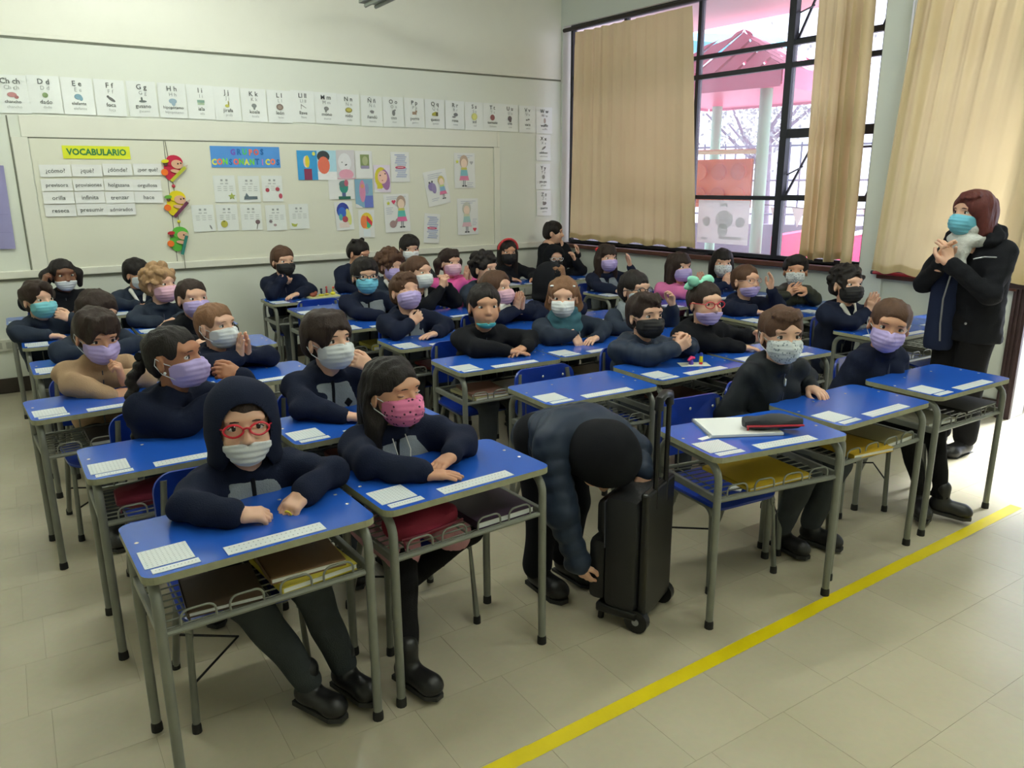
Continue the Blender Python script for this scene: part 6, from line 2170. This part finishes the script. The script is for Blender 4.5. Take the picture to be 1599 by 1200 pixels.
# ------- left block
child('A1', (.503, 2.235, .866), 4, 6, 'navy', hr('dkb', 'crop', line=.048, th=.003), 'white', 'child in navy hood and red glasses, mask under nose, hands together on front left desk', 'l',
      arms=(('d', (-.090, -.190, .030), (.95, -.25, -.10), (0, .3, -1), .75), ('d', (.105, -.165, .036), (-.80, -.45, -.35), (0, .2, -1), .85)), s=1.09, mask_top=-.034, glasses=(206, 30, 52), hood=dict(m='navy', open=1.02, dz=-.004), vest=True, crest=True, extra=ex_ring, trou='char', gaze=(.1, .2), rz=2,
      legs=dict(kr=(-.08, -.26, .42), kl=(.10, -.26, .42), ar=(.07, -.27, .105), al=(.19, -.26, .11), fr=(.5, -1, -.02), fl=(.3, -1, 0)))
child('B1', (1.0, 2.275, .880), 44, 2, 'navy', hr('blk', 'long', line=.070, fw=.074, th=.007, seed=4, earcut=True), 'pinkp', 'girl with long black hair, eyes lowered, pink patterned mask, hands crossed on front desk', 'm',
      arms=(('d', (-.015, -.225, .022), (.86, -.50, -.06), (0, 0, -1), .12), ('d', (.115, -.185, .046), (-.93, -.25, -.22), (0, 0, -1), .12)), s=1.07, eyes='closed', vest='yoke', crest=True, trou='legg', skirt='mauve', rz=6, extra=ex_cords,
      legs=dict(kr=(-.10, -.22, .40), kl=(.17, -.20, .37), ar=(-.19, -.36, .11), al=(-.03, -.06, .17), fr=(.25, -1, -.05), fl=(-.25, -.45, -1)))
child('A2', (.455, 3.0, .93), 58, 6, 'navy', hr('blk', 'back', line=.070, th=.004), 'lilac', 'girl with slicked dark hair and hanging braid, pearl earring and lilac mask, arm raised', 'd',
      arms=(('h', (.10, -.13, -.15), (.3, -.3, .75), (0, -1, .2), .8), ('h', (.19, -.10, -.085), (-.80, .05, .35), (.2, .8, -.4), .75)), rz=14, s=1.1, extra=ex_braid)
child('B2', (1.035, 2.975, .93), 36, 6, 'navy', hr('dkb', 'short', th=.016, fringe=FR(.048, sw=-.006), line=.06, seed=3), 'white', 'boy with thick dark hair pinching his white mask, grey vest fleece, second row', 'l',
      arms=(('d', (-.03, -.20, .024), (.75, -.62, -.08), (0, 0, -1), .2), ('h', (.125, -.105, -.105), (-.78, .02, .45), (.1, .9, -.3), .7)), s=1.1, vest=True, crest=True, rz=4)
child('A3', (.275, 3.84, .895), 18, -14, 'beige', hr('dkb', 'short', th=.013, fringe=FR(.05), seed=6), 'lilac', 'boy in beige coat looking down with fists together under lilac mask', 'm',
      arms=(('h', (-.015, -.165, -.245), (.85, -.35, .15), (0, .6, -.8), 1.1), ('h', (.045, -.150, -.175), (-.2, -.15, .95), (-.9, .3, 0), 1.1)), eyes='open', s=1.1)
child('B3', (.80, 3.92, .872), 45, 6, 'navy', hr('lbr', 'back', line=.068, th=.005), 'white', 'girl with light brown hair pressing palms together before her white mask, third row left', 'l', arms=PRAY(.075, -.115, -.115), s=1.06)
child('A4', (.36, 4.70, .872), 45, -12, 'slate', hr('dkb', 'short', th=.014, mess=1.8, seed=9), 'white', 'child with messy dark hair looking down, half hidden behind the beige coat boy', 'l')
child('B4', (.86, 4.78, .90), 24, 4, 'black', hr('dkb', 'back', line=.072, th=.004), 'lilac', 'girl with parted dark hair and lilac mask beside the curly fair girl', 'l')
child('A5', (.105, 5.47, .872), 30, 4, 'slate', hr('dkb', 'short', th=.013, mess=2.0, seed=12, fringe=FR(.055)), 'turq', 'boy in turquoise mask at far left edge touching his mask', 'l',
      arms=(('d', (.02, -.18, .03), (.95, -.2, -.08), (0, 0, -1), .3), ('h', (.135, -.11, -.115), (-.75, .0, .45), (.1, .9, -.3), .7)))
child('B5', (.81, 5.56, .905), 42, 4, 'slate', hr('bld', 'curly', th=.010, curl=1.2, mess=1.6, seed=14), 'pink', 'girl with curly fair hair and pale pink mask in the left block', 'l', s=1.14)
child('A6', (.30, 6.47, .915), 16, 0, 'black', hr('blk', 'bunches', line=.07, th=.006), 'white', 'girl with two dark bunches and brown skin holding a fist at her temple, back left', 'k',
      arms=(('h', (-.135, -.06, -.05), (.3, -.1, .9), (.9, .2, 0), 1.1), RESTL), mask_top=-.03)
child('B6', (.79, 6.47, .89), 42, -2, 'slate', hr('blk', 'short', th=.010, seed=16), 'white', 'boy with short black hair and white mask in the last row left', 'm', s=1.08, extra=ex_shirt)
# ------- right block, front rows
child('D1', (2.635, 2.02, .928), 24, 2, 'parka', hr('brn', 'short', th=.010, seed=20, fringe=FR(.062)), 'print', 'boy in black parka and printed white mask, one hand on the desk edge, front row', 'l',
      arms=(LAPR, ('d', (.17, .0, .030), (-.10, -.98, -.15), (0, 0, -1), .35)), s=1.06, pull=True, trou='trou', legs=dict(ar=(-.05, -.16, .10), al=(.10, -.18, .10), fr=(.1, -1, 0), fl=(.4, -1, 0)))
child('E1', (3.43, 2.03, .885), 8, -4, 'navy', hr('brn', 'back', line=.068, th=.006, seed=22), 'lilac', 'girl in dark jacket and lilac mask turned to the camera, legs crossed, rightmost front desk', 'm',
      arms=(LAPR, LAPL), roll=10, s=1.14, trou='legg', skirt='black', legs=dict(ar=(.05, -.30, .12), al=(.11, -.36, .12), fr=(-.6, -.8, -.1), fl=(.75, -.9, -.1)))
child('D2', (2.68, 2.89, .885), 38, 4, 'puff', hr('dkb', 'short', th=.009, seed=24, fringe=FR(.060, sw=.01)), 'black', 'boy in dark puffer jacket and black mask clasping his hands, second row right', 'l',
      arms=(('h', (.060, -.175, -.150), (.70, -.25, .45), (.5, .8, .1), .55), ('h', (.165, -.155, -.150), (-.70, -.1, .45), (-.4, .8, .1), .55)), s=1.08, puff=True, bulk=1.08)
child('E2', (3.09, 2.87, .915), 36, 2, 'black', hr('dkb', 'back', line=.068, th=.006, seed=26), 'lilac', 'girl with mint green bow and red glasses, lilac mask below nose, second row', 'l',
      arms=(('d', (.13, -.10, .026), (.92, -.38, -.08), (0, 0, -1), .15), ('d', (.27, -.06, .060), (.25, -.9, .1), (-1, 0, -.2), .1)), glasses=(206, 48, 66), mask_top=-.036, extra=ex_bow, s=1.06)
child('F2', (4.32, 2.86, .92), 40, 8, 'navy', hr('blk', 'curly', th=.010, seed=28), 'black', 'curly dark-haired boy in black mask with praying hands, nearest the standing woman', 'l', arms=PRAY(.085, -.12, -.125), extra=ex_shirt)
child('C3', (2.11, 3.54, .90), 14, 4, 'black', hr('blk', 'crop', th=.007, seed=30, line=.064), 'teal', 'boy with turquoise mask pulled under his chin, arms folded, third row', 'm', arms=(('d', (.02, -.165, .030), (.93, -.30, -.10), (0, 0, -1), .15), ('d', (.13, -.165, .040), (-.90, -.30, -.16), (0, 0, -1), .2)), mask_top=-.074, mouth=True, pull=True, s=1.1)
child('D3', (2.655, 3.56, .90), -2, 0, 'slate', hr('lbr', 'side', line=.068, th=.008, seed=32, mess=1.6, earcut=True, sl=-.05), 'white', 'girl with fair tied hair, teal scarf and white moulded mask, hands on desk', 'l',
      arms=(('d', (-.055, -.12, .055), (.25, -.55, -.75), (0, .5, -.8), .25), ('d', (.09, -.15, .030), (-.85, -.45, -.1), (0, 0, -1), .25)), scarf='teal', extra=ex_lanyard)
child('E3', (3.21, 3.56, .90), 44, 4, 'slate', hr('blk', 'short', th=.008, seed=34), 'white', 'boy in dark glasses with pale grey hood on his shoulders, one hand raised', 'l', glasses=(44, 44, 50),
      arms=(RESTR, ('h', (.20, -.12, -.10), (-.15, -.1, .95), (-.9, .2, 0), .6)), scarf='grey')
child('F3', (4.30, 3.63, .868), 44, 8, 'navy', hr('brn', 'back', line=.07, th=.006, seed=36), 'lilac', 'girl in clear glasses and grey vest, hand before her face, near the windows', 'l', glasses=(186, 150, 140), mask_top=-.036, vest='yoke',
      arms=(RESTR, ('h', (.085, -.15, -.045), (-.05, -.1, .98), (-.9, .4, 0), .25)))
child('G3', (4.86, 3.65, .90), 2, 6, 'olive', hr('blk', 'short', th=.010, seed=38, fringe=FR(.055)), 'print', 'boy in dark olive jacket with pale printed mask below the window sill', 'm',
      arms=(('h', (-.16, -.14, -.145), (.65, -.3, .55), (.5, .8, .1), .25), ('h', (-.03, -.17, -.120), (-.92, -.1, .2), (-.2, .6, -.7), .2)), puff=True)
# ------- right block, middle and back rows
child('C4', (1.96, 4.21, .915), 26, 16, 'navy', hr('brn', 'short', th=.009, seed=40, fringe=FR(.060)), 'lilac', 'boy with closed eyes and tilted head in lilac mask touching his neck', 'l', eyes='closed', vest=True,
      arms=(('h', (-.02, -.115, -.17), (.75, .1, .5), (0, .9, -.2), .5), ('d', (.10, -.17, .028), (-.95, -.25, -.05), (0, 0, -1), .15)), extra=ex_watch)
child('D4', (2.63, 4.25, .88), 62, 6, 'navy', hr('brn', 'side', line=.07, th=.008, seed=42, earcut=True), 'pink', 'girl with white fur collar and pink mask praying, middle of the class', 'l', arms=PRAY(.10, -.10, -.11), extra=ex_fur)
child('E4', (3.10, 4.28, .885), 64, 0, 'navy', hr('lbr', 'crop', fringe=FR(.03), line=.045), None, 'child with black hood over fair hair, face turned away, behind the scarf girl', 'l', hood=dict(m='black', open=.92))
child('F4', (4.42, 4.40, .888), 44, 6, 'pink', hr('dkb', 'long', th=.010, seed=44, fringe=FR(.030), line=.06), 'lilac', 'girl with long dark hair and fringe in pink jacket praying near the window', 'l', arms=PRAY(.10, -.12, -.12), zipm=False)
child('G4', (4.93, 4.42, .89), 12, 2, 'denim', hr('blk', 'side', th=.009, seed=46, fringe=FR(.026)), 'print', 'girl with black fringe and printed white mask right under the window', 'l', arms=(('h', (-.07, -.15, -.16), (.1, -.1, .95), (.8, .4, 0), .5), RESTL))
child('F5', (4.27, 5.11, .915), 30, 4, 'navy', hr('dkb', 'long', th=.008, seed=48, fringe=FR(.026), low=-.2), 'lilac', 'girl with red hair ribbon and grey vest waving a hand beside the wide curtain', 'l', vest='yoke',
      arms=(('d', (-.12, -.26, .026), (.1, -.95, -.1), (0, 0, -1), .5), ('h', (.155, -.12, -.065), (-.2, -.2, .95), (-.8, .5, 0), .35)), extra=ex_ribbon)
child('C5', (2.01, 4.95, .935), 14, 2, 'navy', hr('blk', 'short', th=.012, seed=50, fringe=FR(.045)), 'blue', 'boy with black hair, glasses and light blue mask in grey fleece', 'l', glasses=(60, 62, 70), vest='yoke', s=1.12,
      arms=(('d', (.04, -.16, .028), (.93, -.30, -.10), (0, 0, -1), .15), ('d', (.14, -.165, .034), (-.93, -.25, -.16), (0, 0, -1), .2)))
child('D5', (2.43, 4.98, .928), 44, 4, 'black', hr('brn', 'pony', line=.07, th=.006, seed=52), 'white', 'girl in white mask with raised hands joined at her cheek, fifth row', 'l', extra=ex_shirt, zipm=False,
      arms=(('h', (.11, -.125, -.105), (.15, -.15, .95), (.9, .2, 0), .6), ('h', (.165, -.10, -.105), (-.25, -.05, .95), (-.9, .2, 0), .6)))
child('E5', (2.99, 5.00, .918), 52, 2, 'slate', hr('blk', 'curly', th=.010, curl=1.15, seed=54), None, 'boy with curly black hair seen above the fur-collared girl', 'l')
child('D6', (2.53, 5.69, .91), 36, -2, 'slate', hr('brn', 'curly', th=.016, curl=1.4, seed=56), 'lilac', 'child with big curly brown hair and lilac mask near the back', 'l', extra=ex_shirt)
child('E6', (3.07, 5.70, .90), 36, 4, 'pinkb', hr('dkb', 'bunches', th=.008, seed=58, fringe=FR(.045)), 'pink', 'girl in bright pink jacket and pink mask pressing palms together', 'l', arms=PRAY(.10, -.11, -.11), zipm=False)
child('C7', (1.85, 6.28, .94), 26, 0, 'navy', hr('brn', 'short', th=.008, seed=60), 'black', 'boy in black mask behind the clay toys at the back desk, hand at neck', 'l', s=1.1,
      arms=(('h', (-.05, -.115, -.12), (.55, .25, -.35), (.1, .8, .3), .4), FOLD[1]))
child('D7', (2.51, 6.30, .965), 52, -16, 'navy', hr('blk', 'knots', th=.006, line=.068, seed=62), None, 'girl with small dark hair knots bending her face, back row', 'm')
child('E7', (2.99, 6.30, .985), 16, -8, 'char', hr('blk', 'short', th=.012, seed=64, mess=1.5), 'white', 'boy with spiky black hair looking down below the wall drawings', 'l')
child('F7', (3.93, 6.15, .91), 18, 2, 'black', hr('blk', 'long', th=.008, line=.066, seed=66), 'black', 'girl with red headband and black mask in the back row', 'm', extra=ex_band,
      arms=(RESTR, ('d', (.10, -.24, .026), (-.2, -.95, -.1), (0, 0, -1), .3)))
child('G7', (4.46, 6.13, .825), 18, 0, 'black', None, 'black', 'child in black hood with black mask and white glasses in the back corner', 'l', glasses=(222, 222, 226), hood=dict(m='black', open=.86), arms=(RESTR, ('h', (.16, -.12, -.02), (-.3, -.1, .9), (-.8, .4, 0), .6)))


# a second child standing in the corner behind the hooded one
def standing(label, loc, rz, head, hpsi, hpitch, tone, s, hair, mask, P, cloth, trou, eyes='open', hood=None, lodh=.0052, jh=.011, glasses=None, HL=.125, group=None, bulk=1.0, hoodlump=True, puff=None, shoes=None, shoeL=.19, extra=None, long_neck=True):
    """free pose: P holds joints in local coordinates"""
    root = thing('person', label, 'person', loc, R(rz), group)
    Rh = Matrix.Rotation(R(hpsi), 3, 'Z') @ Matrix.Rotation(R(-hpitch), 3, 'X') @ Matrix.Rotation(R(P.get('roll', 0)), 3, 'Y')
    H = V3(head)
    Mh = Matrix.Translation(H) @ Rh.to_4x4()
    pieces = build_head(root, Mh, lodh, tone, s, mask, None, eyes, glasses, hair, hood, detail=1, ears=not hood, long_neck=long_neck)
    N = V3(P['N']); Sc = V3(P['Sc']); Sl, Sr = V3(P['Sl']), V3(P['Sr']); hip = V3(P['hip'])
    hx = V3(P.get('hx', (1, 0, 0)))
    allp = [N, Sc, Sl, Sr, hip, V3(P['El']), V3(P['Er']), V3(P['Wl']), V3(P['Wr'])]
    lo = V3([min(p[i] for p in allp) - .17 for i in range(3)]); hi = V3([max(p[i] for p in allp) + .17 for i in range(3)])
    lo.z = max(lo.z, P.get('hem', lo.z))
    g = Grid(lo, hi, jh)
    r0, r1 = P.get('r', (.10, .095))
    wd = P.get('wd', .055)
    pf = (.007, .055) if puff else None
    for e in (-1, 1):
        g.cone(hip + hx * wd * e + V3(P.get('hemo', (0, 0, -.05))), Sc + (Sl - Sr).normalized() * (wd * 1.1 * e) + V3(P.get('cho', (0, 0, -.10))), r0, r1, .04, puff=pf)
    g.cone(Sr.lerp(Sl, .08), Sl.lerp(Sr, .08), .060 * bulk, .060 * bulk, .04)
    g.cone(Sc, N, .066 * bulk, .058 * bulk, .04)
    if hoodlump:
        g.ell(N + V3(P.get('hl', (0, .07, .0))), (.095, .055, .060), .03)
    for Sx, E, Wp in ((Sl, V3(P['El']), V3(P['Wl'])), (Sr, V3(P['Er']), V3(P['Wr']))):
        u = (Wp - E).normalized()
        g.cone(Sx, E, .062 * bulk, .052 * bulk, .03, puff=pf); g.cone(E, Wp - u * .015, .052 * bulk, .040 * bulk, .02, puff=pf)
    g.noise(.0045, 28, 3, 6); g.noise(.0025, 80, 4, 6)
    ax = (H - N).normalized()
    g.cone(N - ax * .02, N + ax * .10, .044, .050, .01, 's')
    X, Y, Z = g.xyz(); g.F[:, :, 0] = 9.0
    v, q = g.mesh()
    jk = np_obj('jacket', [(v, q, 0)], [CL[cloth]], root)
    for nm, W_k, E_k, d_k, n_k, c_k in (('l', 'Wl', 'El', 'dl', 'nl', 'cl'), ('r', 'Wr', 'Er', 'dr', 'nr', 'cr')):
        Mw = hand_matrix(V3(P[W_k]), V3(P[d_k]), V3(P[n_k]))
        ts = P.get('t' + nm, 1)
        hv, hq = build_hand(Mw, HL, ts, P.get(c_k, .2), .003)
        pieces.append((hv, hq, 0))
    kl, kr, al, ar = (V3(P[k]) for k in ('kl', 'kr', 'al', 'ar'))
    allb = allp + [kl, kr, al, ar]
    gb = Grid([min(p[i] for p in allb) - .08 for i in range(3)], [max(p[i] for p in allb) + .08 for i in range(3)], .018)
    for e in (-1, 1):
        gb.cone(hip + hx * .05 * e, Sc + (Sl - Sr).normalized() * .05 * e + V3((0, 0, 0 if long_neck else -.03)), .075 if long_neck else .055, .075 if long_neck else .045, .03)
    gb.cone(Sr, Sl, .036, .036, .03); gb.cone(Sc, N, .034, .030 if not long_neck else .043, .02)
    for Sx, E, Wp in ((Sl, V3(P['El']), V3(P['Wl'])), (Sr, V3(P['Er']), V3(P['Wr']))):
        gb.cone(Sx, E, .036, .030, .01); gb.cone(E, Wp, .030, .020, .01)
    for e, kn, an in ((1, kl, al), (-1, kr, ar)):
        gb.cone(hip + hx * .07 * e, kn, .058, .042, .02); gb.cone(kn, an, .040, .026, .01)
    v, q = gb.mesh(); pieces.append((v, q, 0))
    np_obj('body', pieces, [skin(tone)], root)
    lgs = [hip, kl, kr, al, ar]
    gt = Grid([min(p[i] for p in lgs) - .16 for i in range(3)], [max(p[i] for p in lgs) + .16 for i in range(3)], .012)
    w0, w1, w2 = P.get('lw', (.085, .062, .05))
    gt.cone(hip - hx * .06, hip + hx * .06, w0 * 1.12, w0 * 1.12, .03)
    for e, kn, an in ((1, kl, al), (-1, kr, ar)):
        gt.cone(hip + hx * .075 * e, kn, w0, w1, .03); gt.cone(kn, an, w1, w2, .02)
    gt.noise(.004, 30, 6, 5)
    v, q = gt.mesh(); np_obj('trousers', [(v, q, 0)], [CL[trou]], root)
    for an, f in ((al, P['fl']), (ar, P['fr'])):
        shoe(root, an, V3(f), shoeL, shoes)
    if extra:
        extra(root, Mh, N, Sc)
    return root


def ex_wheelbag(root, Mh, N, Sc):
    for k, rz in enumerate((-30,)):
        pass


standing('child with black hair standing in the back corner behind the hooded one', (4.72, 6.50, 0), 0, (-.015, -.02, 1.045), 42, 0, 'l', 1.05, hr('blk', 'short', th=.010, seed=70), None,
         dict(N=(0, 0, .925), Sc=(0, .01, .91), Sl=(.125, 0, .885), Sr=(-.125, 0, .885), hip=(0, .02, .56), El=(.20, -.06, .72), Er=(-.19, -.06, .70), Wl=(.16, -.20, .84), Wr=(-.10, -.20, .62), dl=(-.2, -.2, .9), nl=(-.8, .5, 0), dr=(.6, -.6, -.2), nr=(0, 0, -1), kl=(.07, -.01, .32), kr=(-.07, -.01, .32), al=(.07, 0, .09), ar=(-.07, 0, .09), fl=(.1, -1, 0), fr=(-.1, -1, 0), cl=.5), 'black', 'trou', lodh=.0065, jh=.014)

# child bending over the wheeled bag: trunk nearly level, hooded head hanging, one hand low on the bag, one on its top
standing('child in dark hooded puffer jacket bending down over the black wheeled bag', (1.65, 2.24, 0), 0, (.015, -.265, .590), 4, -74, 'l', 1.12, hr('blk', 'crop'), None,
         dict(N=(.013, -.165, .655), Sc=(.01, -.13, .668), Sl=(.135, -.150, .645), Sr=(-.115, -.125, .635), hip=(.01, .06, .60), hx=(1, .05, 0), El=(.225, -.20, .575), Er=(-.135, -.215, .415), Wl=(.165, -.300, .520), Wr=(-.105, -.275, .225), dl=(-.05, -.55, -.8), nl=(0, .85, -.5), tl=-1, dr=(.45, -.12, -.85), nr=(.85, .2, .35), tr=1, cl=.45, cr=.35,
              kl=(.075, -.02, .33), kr=(-.075, -.01, .32), al=(.07, .03, .095), ar=(-.085, .0, .10), fl=(.15, -1, 0), fr=(.05, -1, 0), hemo=(0, .04, -.02), cho=(0, .03, -.02), r=(.100, .106), wd=.045, hl=(0, .08, .02), lw=(.082, .062, .058)), 'puff', 'black', hood=dict(m='black', open=.9), puff=True, bulk=1.1, shoes=mat('boot_black', (20, 20, 22), rough=0.45, bump=0.08), shoeL=.215, jh=.008, lodh=.005, hoodlump=True, long_neck=False)


# the standing woman
def ex_woman(root, Mh, N, Sc):
    g = Grid(N - V3((.17, .17, .20)), N + V3((.17, .17, .10)), .006)
    for ring, (rr, zz, tr) in enumerate(((.082, .000, .034), (.074, .038, .028))):
        for i in range(12):
            a0, a1 = 2 * math.pi * i / 12, 2 * math.pi * (i + 1) / 12
            g.cone(N + V3((rr * math.cos(a0), rr * math.sin(a0) - .015, zz + .012 * math.sin(a0 + ring * 2))), N + V3((rr * math.cos(a1), rr * math.sin(a1) - .015, zz + .012 * math.sin(a1 + ring * 2))), tr, tr, .010)
    g.cone(N + V3((.02, -.095, -.01)), N + V3((.035, -.125, -.14)), .036, .026, .02)
    g.cone(N + V3((-.02, -.095, -.01)), N + V3((-.005, -.13, -.11)), .032, .024, .02)
    g.noise(.004, 70, 4, 6)
    g.cone(N + V3((0, 0, -.06)), N + V3((0, -.01, .14)), .042, .05, .01, 's')
    v, q = g.mesh()
    np_obj('scarf', [(v, q, 0)], [fabric('scarf_pale', (206, 208, 204), bump=.5, bscale=90)], root)
    m_si = mat('zip_silver', (176, 178, 182), rough=0.35, metal=0.6)
    tube_obj('zip', [(-.02, -.150, 1.03), (-.028, -.172, .90), (-.03, -.165, .76), (-.03, -.15, .66)], .005, m_si, root, 6)
    tube_obj('pocket_zip', [(-.15, -.10, .86), (-.165, -.09, .74)], .004, m_si, root, 6)
    tube_obj('shoulder_zip', [(.08, -.120, 1.13), (.13, -.105, 1.145), (.175, -.07, 1.145)], .004, m_si, root, 6)
    ball('snap', (.10, -.135, .78), .007, m_si, root)
    g = Grid((-.16, -.22, .60), (.05, .0, 1.08), .009)
    g.cone((-.085, -.085, 1.04), (-.085, -.092, .64), .075, .078)
    v, q = g.mesh(); np_obj('inner_coat', [(v, q, 0)], [CL['denim']], root)
    # fur-lined collar
    g = Grid(N - V3((.2, .16, .12)), N + V3((.2, .2, .14)), .007)
    for i in range(8):
        a0, a1 = math.pi * (-.05 + 1.1 * i / 8), math.pi * (-.05 + 1.1 * (i + 1) / 8)
        g.cone(N + V3((.115 * math.cos(a0), .085 * math.sin(a0), .0 + .035 * math.sin(a0))), N + V3((.115 * math.cos(a1), .085 * math.sin(a1), .0 + .035 * math.sin(a1))), .046, .046, .02)
    g.noise(.005, 90, 4, 6)
    v, q = g.mesh(); np_obj('hood_collar', [(v, q, 0)], [CL['black']], root)


standing('woman with reddish bob, light blue mask and pale scarf, standing with joined hands', (4.51, 2.22, 0), -100, (.0, -.075, 1.362), -10, 8, 'l', 1.12, hr('red', 'side', th=.016, seed=80, line=.062, fringe=FR(.062, sw=.012), low=-.14, sl=-.075), 'blue',
         dict(N=(.0, -.03, 1.235), Sc=(.0, .0, 1.215), Sl=(.16, .01, 1.165), Sr=(-.16, .01, 1.165), hip=(0, .02, .78), El=(.20, -.12, .955), Er=(-.20, -.12, .97), Wl=(.035, -.245, 1.105), Wr=(-.02, -.245, 1.10), dl=(-.25, -.05, .95), nl=(-1, .1, 0), dr=(.2, -.05, .95), nr=(1, .1, 0), cl=.35, cr=.35, hem=.655, hemo=(0, 0, -.10), r=(.120, .112), wd=.07, cho=(0, .01, -.10),
              kl=(.08, -.02, .42), kr=(-.08, -.02, .42), al=(.085, .02, .095), ar=(-.085, .02, .095), fl=(.15, -1, 0), fr=(-.15, -1, 0), lw=(.105, .078, .062)), 'black', 'legg', bulk=1.06, hoodlump=False, lodh=.0045, jh=.011, HL=.165, shoeL=.235, extra=ex_woman)
